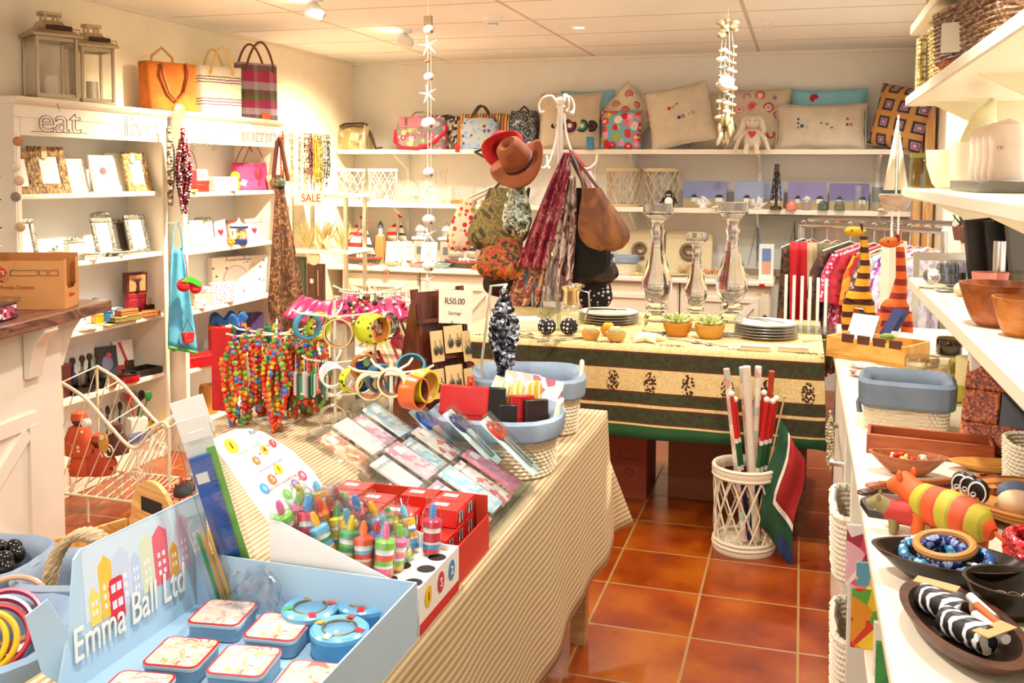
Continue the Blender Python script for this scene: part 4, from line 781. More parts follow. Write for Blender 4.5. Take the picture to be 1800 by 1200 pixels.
gl('glass_bowl',716,[(.05,0),(.09,.03),(.11,.09),(.09,.15),(.05,.18),(.055,.2),(.05,.2),(.045,.18),(.085,.15),(.105,.09),(.085,.033),(.0001,.006)],'round glass goldfish bowl beside the white lattice lanterns','glass bowl')
gl('glass_footed_vase',775,[(.05,0),(.05,.006),(.014,.03),(.02,.06),(.05,.1),(.045,.16),(.04,.22),(.06,.27),(.057,.27),(.037,.22),(.042,.16),(.0001,.08)],'tall footed glass vase with flared lip, centre left of the lower shelf')
gl('glass_dish',740,[(.03,0),(.035,.004),(.06,.06),(.057,.06),(.0001,.01)],'small ribbed glass dish between the goldfish bowl and the footed vase','dish',6.93)
gl('glass_jar',845,[(.05,0),(.052,.004),(.052,.1),(.04,.12),(.045,.125),(.03,.14),(.0001,.15)],'lidded glass jar left of the brown hat','jar',6.95)
t=T('glass_candle_tray','square glass candle tray on a wooden base, left of the lidded jar','candle tray',(sx(815,355,6.95),6.95,Z2));MB().box(-.09,.09,-.05,.05,0,.03).build('base',t,paint('#a87a40',.5),bevel=.003);MB().box(-.085,.085,-.045,-.041,.03,.13).box(-.085,.085,.041,.045,.03,.13).box(-.085,-.081,-.041,.041,.03,.13).box(.081,.085,-.041,.041,.03,.13).build('glass_wall',t,CL,smooth=0)
t=T('cork_block','brown cork block beside the glass candle tray','block',(sx(858,355,6.9),6.9,Z2));MB().box(-.05,.05,-.03,.03,0,.035).build('block',t,paint('#b98a4c',.7),bevel=.003)
t=T('toy_penguin','small black and white toy penguin with orange feet on the lower shelf','soft toy',(sx(1176,360,6.88),6.88,Z2))
MB().lathe([(.0001,0),(.035,.006),(.042,.04),(.03,.075),(.0001,.085)],18,sy=.8).build('body',t,paint('#17181c',.7));MB().ball((0,-.006,.098),.026,14,10).build('head',t,paint('#17181c',.7));MB().ball((0,-.018,.042),.031,14,10,(1,.7,1.15)).ball((0,-.022,.094),.014,10,8,(1.3,.7,.8)).build('belly',t,WHITE)
for s_ in(-1,1):MB().ball((s_*.02,-.03,.008),.013,10,8,(1.1,1.3,.5)).build('foot',t,paint('#e8781c'));MB().tube([(s_*.034,0,.07),(s_*.06,-.01,.03)],[.012,.004],8).build('wing',t,paint('#17181c',.7))
MB().ball((0,-.035,.092),.006,8,6,(1,1.6,.7)).build('beak',t,paint('#e8781c'))
def canvas(px_,w,h,sky,lab,y=7.05,hut=True,rz=0.,dz=0.):
 t=T('canvas_picture',lab,'picture',(sx(px_,360,y),y,Z2),rz)
 t.matrix_basis=Matrix.Translation((sx(px_,360,y),y,Z2))@Matrix.Rotation(rz,4,'Z')@Matrix.Rotation(-.12,4,'X')
 MB().box(-w/2,w/2,0,.02,0,h).build('canvas',t,paint(sky,.7),bevel=.002);MB().box(-w/2+.001,w/2-.001,-.0012,0,0.001,h*.32).build('painted_dune',t,paint('#b8a27a',.8));MB().box(-w/2+.001,w/2-.001,-.0014,-.0012,h*.30,h*.36).build('painted_sea',t,paint('#7fa8a8',.8))
 for x,k in((-.3,.7),(.25,1.)):
  if hut:x*=w;MB().box(x,x+w*.16*k,-.003,-.0015,h*.22,h*.4).build('painted_cottage',t,paint('#ece6da'));MB().prism([(x-.008,h*.38),(x+w*.16*k+.008,h*.38),(x+w*.14*k,h*.5),(x+.012,h*.5)],-.0042,-.0031,'y').build('painted_roof',t,paint('#33262a'))
 return t
canvas(1238,.31,.19,'#8a90b8','canvas of a white thatched cottage under a violet sky, behind the white coral',rz=.05);canvas(1333,.34,.19,'#9aa8c8','wide canvas of a cottage on pale blue dunes, right of the first cottage canvas');canvas(1418,.26,.19,'#8f88b8','canvas of a cottage at dusk right of the necklace tree');canvas(1492,.26,.185,'#7f78a8','canvas with dark violet sky behind the tall glass tubes')
canvas(1560,.2,.16,'#5a6a6a','dark canvas at the right end of the lower shelf behind the model yacht',hut=False)
def coral(px_,s_,lab,y=6.9,m=None,flat=False,z_=Z2,X=None,n=26,seed=1):
 rnd=random.Random(seed);mb=MB()
 for i in range(n):
  a=rnd.uniform(0,2*pi);e=rnd.uniform(.15 if flat else .4,.6 if flat else 1.4);L=s_*rnd.uniform(.6,1)
  d=V((cos(a)*cos(e),sin(a)*cos(e),sin(e)));b=d*L*.55+V((0,0,s_*.12));mb.tube([(0,0,s_*.12),b,b+(d+V((rnd.uniform(-.4,.4),rnd.uniform(-.4,.4),.3))).normalized()*L*.4],[s_*.12,s_*.08,s_*.035],5)
  mb.tube([b,b+(d+V((rnd.uniform(-1,1),rnd.uniform(-1,1),.2))).normalized()*L*.35],[s_*.07,s_*.03],5)
 mb.lathe([(s_*.3,0),(s_*.34,s_*.08),(s_*.1,s_*.25),(.0001,s_*.25)],10)
 return tag(mb.build('coral',None,m or WHITE),lab,'coral',(X if X is not None else sx(px_,360,y),y,z_))
coral(1236,.085,'white branching coral in front of the thatched cottage canvas',seed=2);coral(1332,.09,'large white branching coral left of the necklace tree',seed=3);coral(1287,.06,'low cream coral between the two tall white ones',y=6.88,flat=True,seed=4)
coral(1418,.045,'small white coral piece on the pink box of the lower shelf',y=6.9,z_=Z2+.052,seed=5)
p=sx(1418,360,6.9);gbox('small_box',(p,6.9,Z2),(.06,.05,.05),clear('#e8d8dc',.4),'small clear box carrying the white coral piece','box')
for x,h_,lab in((1508,.17,'tall glass tube vase, left one of the pair at the right of the lower shelf'),(1541,.18,'tall glass tube vase, right one of the pair beside the model yacht')):
 gl('tube_vase',x,[(.03,0),(.032,.003),(.032,h_),(.029,h_),(.029,.012),(.0001,.01)],lab,y=6.92)
for x,c_,lab in((1391,'#e07a6a','coral-pink dome paperweight right of the necklace tree'),(1447,'#b8c8c8','glass dome paperweight left of the tall tubes'),(1476,'#c8d0cc','glass dome paperweight directly beside the tall tubes')):
 gl('dome_paperweight',x,[(.034,0),(.036,.01),(.034,.04),(.02,.062),(.0001,.068)],lab,'ornament',6.87,m=clear(c_,.5)if c_!='#e07a6a' else paint(c_,.3))
for i,(x,s_,lab)in enumerate(((1262,.05,'cream starfish lying on the lower shelf between corals'),(1550,.035,'small cream shell at the foot of the right tube vase'))):
 o=MB()
 for q in range(5):a=q*2*pi/5;o.tube([(0,0,.012),(s_*cos(a),s_*sin(a),.008)],[.014,.004],6)
 tag(o.build('starfish',None,paint('#e6dcc4',.6)),lab,'starfish',(sx(x,362,6.86),6.86,Z2))
t=T('necklace_tree','dark necklace tree hung with brown and black beads on the lower shelf','necklace stand',(sx(1364,358,6.86),6.86,Z2));MB().lathe([(.04,0),(.038,.02),(.01,.03),(.012,.25),(.018,.31),(.0001,.315)],14).build('stand',t,paint('#3a2a20'))
for i in range(7):
 a=i*.9;mb=MB();pts=[(.012*cos(a),.012*sin(a),.29)]+[((.012+.026*k/6)*cos(a+.1*k),(.012+.026*k/6)*sin(a+.1*k),.29-.23*k/6)for k in range(1,7)];strand(pts,.006,mb);mb.build('bead_strand',t,beady(('#1f1a18','#5a3a28','#8a8078','#2f2622'),90.))
 # sideboard goods
ZS=.82;YD=6.92
def dx_(px_,y=YD):return at(px_,465,y=y).x
def sailboat(px_,s_,lab,y=YD,two=True):
 t=T('toy_sailboat',lab,'model boat',(dx_(px_,y),y,ZS),-.05,scale=s_)
 def hull(u,v):a=(u-.5)*2;w_=.045*(1-a*a)**.6*(.5+.5*v);return(a*.17*(.82+.18*v),math.copysign(w_,1),.05*v+.012*a*a*v)
 def hull2(u,v):x,y_,z_=hull(u,v);return(x,-y_,z_)
 MB().grid(hull,24,6).grid(hull2,24,6).add([hull(i/24,1)for i in range(25)]+[hull2(i/24,1)for i in range(24,-1,-1)],[tuple(range(50))]).build('hull',t,paint('#5a5248',.6))
 MB().grid(lambda u,v:(hull(u,1)[0],hull(u,1)[1]+.002,hull(u,1)[2]-.012+.016*v),24,1).grid(lambda u,v:(hull(u,1)[0],-hull(u,1)[1]-.002,hull(u,1)[2]-.012+.016*v),24,1).build('gunwale',t,paint('#a83a34',.5),solid=.003)
 MB().tube([(0,0,.04),(0,0,.36)],.004,8).build('mast',t,WHITE);MB().add([(.004,0,.355),(.06,0,.345),(.045,0,.33),(.06,0,.315),(.004,0,.32)],[(0,1,2,3,4)]).build('flag',t,RED,solid=.003)
 sail=MB().add([(-.012,0,.08),(-.14,-.01,.08),(-.10,-.02,.19),(-.02,0,.27)],[(0,1,2,3)]).build('sail',t,stripes((('#eee6d6',1.3),('#d03030',1)),.085,'z'),solid=.004)
 MB().add([(.012,0,.08),(.12,-.01,.07),(.03,0,.29)],[(0,1,2)]).build('sail',t,stripes((('#eee6d6',1.6),('#3a3f48',.8)),.08,'z'),solid=.004)
 for q in(-.03,.0,.035):MB().ball((q,-.03,.065),.013,8,6,(1,1,1.6)).build('crew_figure',t,paint('#d8d0c4'))
 return t
sailboat(638,1.,'toy sailboat with red and black striped sails at the left of the sideboard');sailboat(818,1.,'toy sailboat with striped sails half hidden by the spotted bag',6.9)
sailboat(632,.72,'smaller toy sailboat with red flag behind the left one',7.08).location.z=ZS+.0;o=sailboat(699,.78,'small white-sailed toy boat standing behind the cream frames',7.08)
for nm,px_ in(('b',632),('c',699)):pass
gbox('boat_plinth',(dx_(632,7.08),7.08,ZS),(.16,.1,.12),paint('#8a6f4c',.6),'brown plinth carrying the smaller sailboat','box');gbox('boat_plinth',(dx_(699,7.08),7.08,ZS),(.16,.1,.12),paint('#8a6f4c',.6),'brown plinth carrying the white-sailed boat','box')
for o in C.objects:
 if o.name.startswith('toy_sailboat')and o.location.y>7:o.location.z=ZS+.12
def lighthouse(px_,lab,kind,y=7.03):
 t=T('model_lighthouse',lab,'model lighthouse',(dx_(px_,y),y,ZS))
 if kind==0:
  MB().prism([(-.045,0),(.045,0),(.03,.22),(-.03,.22)],-.03,.03,'y').build('tower',t,paint('#b89058',.6),bevel=.003);MB().cyl(.03,.22,.235,n=8).cyl(.018,.235,.29,n=12).build('lantern_room',t,paint('#a8aab8'));MB().lathe([(.026,.29),(.02,.31),(.004,.34),(.0001,.345)],12).build('roof',t,paint('#4a4f60'))
 else:
  MB().box(-.045,.045,-.04,.04,0,.205).build('tower',t,paint('#b5ab9c',.6),bevel=.003);MB().box(-.058,.058,-.05,.05,.205,.225).build('balcony',t,WHITE);MB().box(-.02,.02,-.042,-.04,.09,.15).build('window',t,paint('#6a6a6c'))
  c=MB()
  for a in range(6):c.cyl(.004,.225,.28,(.032*cos(a*pi/3+.3),.032*sin(a*pi/3+.3)),6)
  c.cyl(.012,.225,.28,n=10);c.build('cupola',t,WHITE);MB().lathe([(.052,.275),(.03,.315),(.008,.335),(.0001,.36)],8).build('roof',t,paint('#b4b6bc'))
 return t
lighthouse(669,'slim brown wooden lighthouse with a grey lantern behind the frames',0);lighthouse(740,'grey model lighthouse with open cupola, behind the shell mobile',1);lighthouse(786,'grey model lighthouse with open cupola, left of the spotted bag',1)
for i,(x,y,lab)in enumerate(((690,6.9,'cream frame with a tiny boat picture, left one on the sideboard'),(717,6.98,'cream frame half behind the left boat-picture frame'),(752,6.95,'cream frame behind the hanging starfish on the sideboard'))):
 t=frame((dx_(x,y),y,ZS),.135,.19,.045,paint('#ece2cc',.5),0,lab,.18,art=(paint('#b0a8b4'),.25));MB().ball((.03,-.002,.03),.012,8,6,(1.4,.4,.6)).build('shell',t,paint('#6a5048'))
def dish(px_,c1,c2,lab,y=6.84,rz=0.,s_=1.):
 t=T('boat_dish',lab,'dish',(dx_(px_,y),y,ZS),rz)
 def f(k,dz):
  def g(u,v):a=2*pi*u;r_=.35+.65*v;x=cos(a);return(k*.085*s_*r_*x,k*.04*s_*r_*sin(a),dz+.035*v**1.5+.008*x*x*v)
  return g
 MB().grid(f(1,0),28,5,True).add([f(1,0)(i/28,0)for i in range(28)],[tuple(range(28))]).build('outside',t,paint(c1,.4));MB().grid(f(.94,.003),28,5,True).add([f(.94,.003)(i/28,0)for i in range(28)],[tuple(range(28))]).build('inside',t,paint(c2,.25));return t
dish(734,'#8a8a50','#6a6f38','green boat-shaped dish behind the pink one on the sideboard',6.92,.25,1.1);dish(732,'#b08f88','#8a5f5c','pink-brown boat-shaped dish on the sideboard',6.83,.05);dish(776,'#8fa8a0','#5fb8cc','turquoise boat-shaped dish on the sideboard',6.83,.05);dish(772,'#7a4a50','#8a4450','maroon boat-shaped dish behind the turquoise one',6.93,-.1)
t=T('fish_ornament','grey stone fish ornament before the cream frames','ornament',(dx_(688,6.82),6.82,ZS));MB().ball((0,0,.02),.03,14,10,(2.1,.6,.7)).build('body',t,paint('#8f8a70',.6));MB().prism([(.055,.02),(.085,.045),(.08,.0)],-.006,.006,'y').build('tail',t,paint('#8f8a70',.6))
bunch('coral_necklace',(dx_(646,6.80),6.82,ZS+.016),.02,.15,3,paint('#b06a58'),'coral red necklace lying before the left toy sailboat',r=.007)
t=T('red_starfish','small red felt starfish hanging at the front of the sideboard','ornament',(dx_(679,6.7),6.707,.795));m=MB()
for q in range(5):a=q*2*pi/5+PX;m.tube([(0,0,0),(.03*cos(a),0,.03*sin(a))],[.01,.003],6)
m.build('star',t,paint('#c8705a'))
gbox('orange_block',(dx_(836,6.82),6.82,ZS),(.05,.04,.03),paint('#d86a1c'),'orange block left of the hanging scarves on the sideboard','box')
t=T('pebble_boat','driftwood piece standing beside the orange block','ornament',(dx_(835,6.86),6.87,ZS));MB().tube([(0,0,0),(.005,0,.06),(.0,0,.13)],[.014,.01,.012],8).build('stem',t,paint('#c9a878'))
for x,lab in((1125,'square cream plate with an ammonite fossil leaning at the wall, left of the candlesticks'),(1210,'square cream plate with an ammonite fossil leaning between the candlesticks')):
 p=dx_(x,7.08);t=T('fossil_plate',lab,'plate',(p,7.08,ZS));t.matrix_basis=Matrix.Translation((p,7.06,ZS))@Matrix.Rotation(-.15,4,'X')
 MB().prism([(a,b+.16)for a,b in rrect(.34,.32,.05)],0,.015,'y').build('plate',t,paint('#d8c8a0',.4),bevel=.005)
 mb=MB();pts=[V((.012*(1+q*.19)*cos(q*.55),-.012,.17+.012*(1+q*.19)*sin(q*.55)))for q in range(22)];mb.tube(pts,[.004+.0007*q for q in range(22)],8);mb.build('ammonite',t,paint('#7a5a44',.5))
t=T('shell_tray','white oval wicker tray heaped with sea shells on the sideboard','tray',(dx_(1265,6.9),6.92,ZS));MB().lathe([(.0001,0),(.15,.0),(.2,.03),(.19,.03),(.145,.008),(.0001,.008)],36,sy=.55).build('tray',t,cells(('#efe6d4','#d8ccb4'),120.,.6))
for i in range(24):a=random.uniform(0,6.28);r_=random.uniform(0,.15);q=dup(C.objects['seashell'],(t.location.x+r_*cos(a),t.location.y+r_*.5*sin(a),ZS+.022+random.uniform(0,.03)),a)if i else tag(MB().lathe([(.0001,-.02),(.012,-.014),(.018,0),(.01,.012),(.0001,.022)],9,sy=.7).build('seashell',None,cells(('#c98a5a','#b0704a','#d8a878'),60.,.4)),'brown sea shell lying in the white oval tray','seashell',(t.location.x,t.location.y,ZS+.03),0,'sea shells in the oval tray')
for x,s_,lab,c_ in((1120,.05,'dry yellow starfish lying on the sideboard beside the small lined basket','#d8b878'),(1142,.05,'pale starfish lying right of the dry yellow one','#e0c898')):
 o=MB()
 for q in range(5):a=q*2*pi/5;o.tube([(0,0,.012),(s_*cos(a),s_*sin(a),.008)],[.014,.004],6)
 tag(o.build('starfish',None,paint(c_,.6)),lab,'starfish',(dx_(x,6.86),6.86,ZS))
coral(1190,.10,'tan branching coral behind the middle candlestick',y=6.95,z_=ZS,X=dx_(1205,6.95),m=paint('#d8b888',.7),seed=7);coral(1275,.09,'cream coral standing behind the shell tray',y=7.08,z_=ZS,X=dx_(1270,7.08),m=paint('#e8d8b8',.7),seed=8)
t=T('driftwood_slab','flat slab of driftwood lying on the sideboard between the fossil plates','driftwood',(dx_(1180,6.88),6.88,ZS));MB().ball((0,0,.014),.1,16,8,(1.3,.5,.14)).build('slab',t,paint('#bfae7c',.7))
for x,lab in((1330,'framed picture of a sailing yacht at sea behind the clothes rail, left one'),(1395,'framed picture of a sailing yacht behind the clothes rail, right one')):
 p=dx_(x,7.12);t=T('yacht_picture',lab,'picture',(p,7.14,ZS));MB().box(-.13,.13,0,.02,0,.44).build('canvas',t,paint('#b8bcb4',.6),bevel=.002);MB().add([(.0,-.001,.1),(.05,-.001,.1),(.0,-.001,.38)],[(0,1,2)]).build('painted_sail',t,paint('#7a9ab0'));MB().tube([(0,-.001,.06),(0,-.001,.4)],.003).tube([(0,-.001,.39),(-.06,-.001,.08)],.0015).build('painted_mast',t,paint('#5a4434'));MB().box(-.13,.13,-.0015,0,0,.05).build('painted_sea',t,paint('#8a7a64'))
t=T('framed_photo','white framed beach photo standing left of the clothes rail','picture frame',(dx_(1347,6.86),6.86,ZS));MB().box(-.05,.05,0,.02,0,.25).build('frame',t,paint('#efe8dc',.5),bevel=.003);MB().box(-.03,.03,-.002,0,.13,.22).build('sky_print',t,paint('#6a88b8'));MB().box(-.03,.03,-.002,0,.04,.13).build('sand_print',t,paint('#d8a080'))
t=T('felt_heart','small red felt heart hanging at the right end of the sideboard','ornament',(dx_(1340,6.7),6.708,.80));MB().ball((-.008,0,0),.012,8,6,(1,.6,1)).ball((.008,0,0),.012,8,6,(1,.6,1)).build('heart',t,RED)
# corner stand with corals, clock and hanging necklaces
p=at(608,400,y=6.0);cx,cy=p.x,p.y;t=T('display_stand','white metal stand with glass shelves near the back left corner, SALE sign on top','stand',(cx,cy,0))
for a,b in((0,0),(-.42,.0),(0,.3),(-.42,.3)):MB().box(a-.012,a+.012,b-.012,b+.012,0,1.37).build('post',t,metal('#c9c4b8',.35))
for z_ in(1.37,.98,.62,.25):MB().box(-.45,.03,-.03,.33,z_,z_+.025).build('shelf',t,CREAM,bevel=.003)
def sale(x,y_,z_,lab):
 t=T('sale_sign',lab,'sign',(x,y_,z_),.12);MB().box(-.09,.09,-.004,0,-.05,.05).build('card',t,paint('#f3eadb',.5));text('SALE',.078,paint('#c21a14',.5),t,(0,-.0055,-.002),(PX,0,0),sx=.85);return t
p=at(547,348,y=5.93);sale(p.x,5.93,p.z,'white card with red SALE lettering on the corner stand')
for i,(dx,dy,s_)in enumerate(((-.34,.1,.2),(-.20,.05,.19),(-.27,.2,.18),(-.08,.12,.17))):
 rnd=random.Random(i);mb=MB()
 for q in range(26):a=rnd.uniform(0,6.28);e=rnd.uniform(.7,1.45);L=s_*rnd.uniform(.6,1.1);d=V((cos(a)*cos(e),sin(a)*cos(e),sin(e)));mb.tube([(0,0,0),d*L*.6+V((0,0,.0)),d*L+V((.02*cos(a*3),.02,.01))],[.006,.005,.002],5)
 tag(mb.build('sea_fan',None,paint(['#d8c48a','#c9b070','#e0cc98','#bfa468'][i],.7)),['tall dry yellow sea grass at the left of the corner stand shelf','dry yellow sea grass in the middle front of the corner stand shelf','dry yellow sea grass at the back of the corner stand shelf','short dry sea grass near the post of the corner stand'][i],'coral',(cx+dx,cy+dy,1.005))
for i,(x,y_,lab)in enumerate(((575,420,'large white conch shell among the dry sea grass'),(560,440,'cream conch shell at the front left of the corner stand'))):
 p=at(x,y_,y=cy+.02);tag(MB().lathe([(.0001,-.05),(.02,-.03),(.04,0),(.026,.02),(.012,.04),(.0001,.06)],12,sy=.8).build('conch_shell',None,paint('#e8d6b8',.4)),lab,'seashell',(p.x,cy+.03,1.056),.4)
p=at(555,490,y=cy-.02);t=T('driftwood_clock','dark wooden pendulum box with clock face and shell cross under the stand shelf','clock',(p.x-.02,cy-.0,.645));MB().box(-.06,.06,0,.05,0,.26).build('case',t,wood('#3a1a10','#54281a',10.,.5,'z'),bevel=.004);MB().at((0,-.001,.30),(PX,0,0)).lathe([(.045,0),(.05,.006),(.045,.012),(.0001,.01)],24).build('clock_face',t,paint('#c9b898'));m=MB()
for a in(.6,-.6,PX):m.cbox((-.02,-.004,.14),(.035,.005,.007),(0,a,0))
m.build('shell_cross',t,WHITE);MB().tube([(.03,-.004,.04),(.028,-.004,.22)],.003).build('bead_cord',t,paint('#c9a080'))
tag(MB().box(-.035,.035,0,.03,0,.30).build('dark_box',None,paint('#3f4636',.6)),'dark green box left of the pendulum clock on the corner stand','box',(p.x-.15,cy+.03,.646))
p=at(545,240,x=-3.42);ry=p.y;t=T('necklace_rack','wall rail of necklaces on the left wall beside the back corner','wall rack',(-3.50,ry,p.z));MB().box(-.02,.0,-.38,.38,.0,.04).build('rail',t,CREAM)
NC=(('#d8401c','#e86a2a','#c83018'),('#e0cfa8','#cdb888','#f0e6d0'),('#efe0c0','#d8b88a','#b8845a'),('#e8dcc0','#f2eee0'),('#c9b090','#8a5a3a','#e6d6b8'),('#3a2a24','#7a4a34','#c9b89a'),('#5a2a34','#8a3a44','#2a1a1c'),('#d88a1c','#e8a83a','#b8701c'),('#d8a040','#5a4a2a'),('#2a2a2a','#e6e0d0','#8a8a80'),('#1f2f28','#c9c0a8','#4a3a2a'))
for i in range(22):
 c_=NC[i//2];y_=ry-.36+i*.034;MB().tube([(-3.5,y_,p.z+.02),(-3.455,y_,p.z+.025)],.0025).build('peg',t,STEEL).matrix_basis=Matrix.Translation((3.5,-ry,-p.z))
 bunch('bead_necklace',(-3.455,y_,p.z+.02),.34+.03*(i%3),.028,2,beady(c_,80.),['bright orange-red','straw coloured','cream and tan','ivory','tan and brown','dark brown and stone','dark maroon','amber','gold and olive','black and white','dark green and stone'][i//2]+' bead necklaces on the left wall rail, %s one of the pair'%('near','far')[i%2],r=.0075,grp='%s necklaces on the wall rail'%['orange-red','straw','tan','ivory','brown','stone','maroon','amber','gold','black and white','green'][i//2])
 # shell mobiles hanging from the ceiling
def mobile(px_,y,zb,items,lab,name='shell_mobile',xs=None):
 p=at(px_,300,y=y);t=T(name,lab,'mobile',(p.x,y,ZC));L=ZC-zb
 MB().tube([(0,0,0),(0,0,-L)],.0016).tube([(.012,0,-L*.3),(.014,0,-L)],.0012).build('cord',t,paint('#e6dcc6'))
 for kind,zz,s_ in items:
  z_=zz-ZC
  if kind=='s':
   o=MB().ball((.004,0,z_),s_,14,10,(1.15,.8,.9)).build('urchin_shell',t,paint('#f0e6d8',.4));MB().ball((.02,-s_*.7,z_-.01),s_*.25,8,6).build('opening',o,paint('#6a4a34'))
  elif kind=='f':
   o=MB()
   for q in range(5):a=q*2*pi/5+.5;o.tube([(0,0,z_),(s_*cos(a),0,z_+s_*sin(a))],[s_*.14,s_*.06],6)
   o.build('starfish',t,paint('#f2eadb',.6))
  elif kind=='c':MB().at((0,0,z_),(0,1.3,0)).lathe([(.0001,-s_),(s_*.45,-.6*s_),(s_*.3,.2*s_),(.0001,s_)],10).build('cone_shell',t,paint('#b8804a',.4))
  elif kind=='b':MB().box(-s_,s_,-.004,.004,z_-s_,z_+s_).build('cork_tile',t,paint('#9a7a50',.7))
 return t
ym=3.3
zz=lambda yy,px_=752,y=ym:at(px_,yy,y=y).z
mobile(752,ym,zz(520),[('b',zz(36),.016),('s',zz(52),.02),('f',zz(80),.04),('c',zz(107),.016),('s',zz(135),.018),('f',zz(165),.035),('s',zz(217),.026),('s',zz(303),.02),('f',zz(330),.03),('s',zz(386),.022),('f',zz(413),.036),('s',zz(467),.023),('f',zz(492),.03),('f',zz(500),.02)],'long white mobile of urchin shells and starfish hanging left of the hats')
p=at(1274,300,y=4.3);t=T('shell_mobile','bushy tan shell chandelier hanging before the cushions at the right','mobile',(p.x,4.3,ZC));zt=at(1274,45,y=4.3).z-ZC;zb_=at(1274,262,y=4.3).z-ZC
MB().tube([(0,0,0),(0,0,zt)],.002).build('cord',t,paint('#d8cdb4'));rnd=random.Random(4);sh=paint('#c9a878',.6);m=MB()
for i in range(16):m.ball((rnd.uniform(-.035,.035),rnd.uniform(-.03,.03),zt+rnd.uniform(-.06,.02)),rnd.uniform(.008,.016),8,6,(1.3,.6,.9))
m.build('shell_cluster',t,cells(('#b8905c','#d8bc8a','#8a6f4a'),70.,.5))
for k in range(4):
 x0,y0=.028*cos(k*1.57+.4),.028*sin(k*1.57+.4);MB().tube([(x0*.5,y0*.5,zt),(x0,y0,zt-.1),(x0*1.05,y0,zb_+.12)],.0012).build('shell_cord',t,paint('#e0d4ba'))
 for q in range(9):z_=zt-.09-q*.036-.01*k;MB().ball((x0+rnd.uniform(-.006,.006),y0,z_),rnd.uniform(.008,.015),8,6,(1.3,.7,.8)).build('shell',t,paint(rnd.choice(('#d8c09a','#e8dcc4','#a88a5c','#8a8a78','#c9a070')),.5))
MB().ball((0,-.03,zt-.25),.035,12,8,(1,.5,1)).build('large_shell',t,paint('#eadbc8',.5))
for i in range(22):a=rnd.uniform(0,6.28);r_=rnd.uniform(0,.04);MB().at((r_*cos(a),r_*sin(a),zb_+.06+rnd.uniform(-.02,.08)),(rnd.uniform(-.4,.4),rnd.uniform(-.4,.4),0)).lathe([(.0001,-.04),(.009,-.02),(.008,.02),(.0001,.03)],7).build('tassel_shell',t,paint(rnd.choice(('#dcc8a0','#efe6d2','#8a7448','#c9b080')),.5))
# till counter at the left
t=T('till_counter','cream panelled shop counter with thick dark-grained wooden top at the left','counter',(0,0,0))
WT=wood('#4a2820','#8f5f4a',9.,.3,'y',4.)
MB().prism([(-3.26,2.0),(-2.47,2.0),(-2.695,3.27),(-3.26,3.16)],.975,1.02).build('worktop',t,WT,bevel=.006)
MB().prism([(-3.22,2.1),(-2.62,2.1),(-2.755,3.05),(-3.22,3.03)],0,.974).build('body',t,CREAM,bevel=.004)
ang=math.atan2(.95,-.135);L=math.hypot(.95,.135)
def fp(s_,z_,o=0.):return V((-2.62-.135*s_+o*.99,2.1+.95*s_+o*.14,z_))
def bar(a,b,w_=.05,o=.008):
 (s0,z0),(s1,z1)=a,b;A,B=fp(s0,z0,o),fp(s1,z1,o);d=(B-A).normalized();n=V((.99,.14,0));q=d.cross(n)*w_/2
 return[A-q-n*.01,B-q-n*.01,B+q-n*.01,A+q-n*.01,A-q+n*.006,B-q+n*.006,B+q+n*.006,A+q+n*.006]
mm=MB();F8=[(0,3,2,1),(4,5,6,7),(0,1,5,4),(1,2,6,5),(2,3,7,6),(3,0,4,7)]
for i,(a,b)in enumerate((((.08,.62),(.82,.62)),((.08,.08),(.82,.08)),((.10,.1),(.10,.6)),((.80,.1),(.80,.6)),((.14,.12),(.76,.58)),((.76,.12),(.14,.58)))):mm.add(bar(a,b,.055,.006+.0007*i),F8)
mm.build('cross_moulding',t,CREAM,smooth=0)
m=MB();m.at((-2.745,3.0,0),(0,0,.14));m.prism([(0,.974),(.0,.78),(.03,.78),(.04,.80),(.06,.86),(.10,.93),(.14,.955),(.14,.974)],-.10,-.0,'x')
m.M=Matrix.Translation((-2.755,3.052,0))@Matrix.Rotation(.0,4,'Z');m.v=[];m.f=[];m.mi=[]
m.prism([(0,.974),(0,.78),(.03,.78),(.05,.83),(.09,.91),(.14,.955),(.14,.974)],-.11,-.02,'x');m.build('corbel',t,CREAM,bevel=.003)
m=MB();m.M=Matrix.Translation((-2.725,2.86,0))@Matrix.Rotation(.14,4,'Z');m.prism([(0,.974),(0,.78),(.02,.78),(.03,.83),(.05,.91),(.09,.955),(.09,.974)],-.04,.04,'y');m.build('corbel',t,CREAM,bevel=.003)
KR=paint('#c98a4c',.75);KR2=paint('#b9783c',.75)
t=T('cardboard_carton','open brown cardboard carton with a red oval mark on the wooden counter','carton',(-2.835,2.99,1.021),RAD(22))
MB().box(-.165,.15,-.075,-.071,0,.185).build('front_panel',t,KR);MB().box(-.165,.15,.071,.075,0,.205).build('back_panel',t,KR2);MB().box(-.165,-.161,-.071,.071,0,.19).box(-.161,.146,-.07,.07,0,.004).build('inner_panel',t,KR2,smooth=0)
o=MB().prism([(-.07,0),(.07,0),(.07,.19),(.05,.19),(.05,.09),(.035,.075),(-.035,.075),(-.05,.09),(-.05,.19),(-.07,.19)],.146,.150,'x').build('end_panel',t,KR)
MB().at((-.10,-.0757,.142),(PX,0,0),(1,.55,1)).lathe([(.042,0),(.042,.001),(.0001,.001)],30).build('mark',t,paint('#cf3a1a'));text('Bakers',.03,WHITE,t,(-.10,-.0775,.142),(PX,0,0),sx=.85)
m=MB()
for a,b in((-.045,.055),(.06,.09),(.095,.13)):m.box(a,b,-.0762,-.0752,.148,.150).box(a,b,-.0762,-.0752,.128,.130).box(a,a+.002,-.0762,-.0752,.13,.148).box(b-.002,b,-.0762,-.0752,.13,.148)
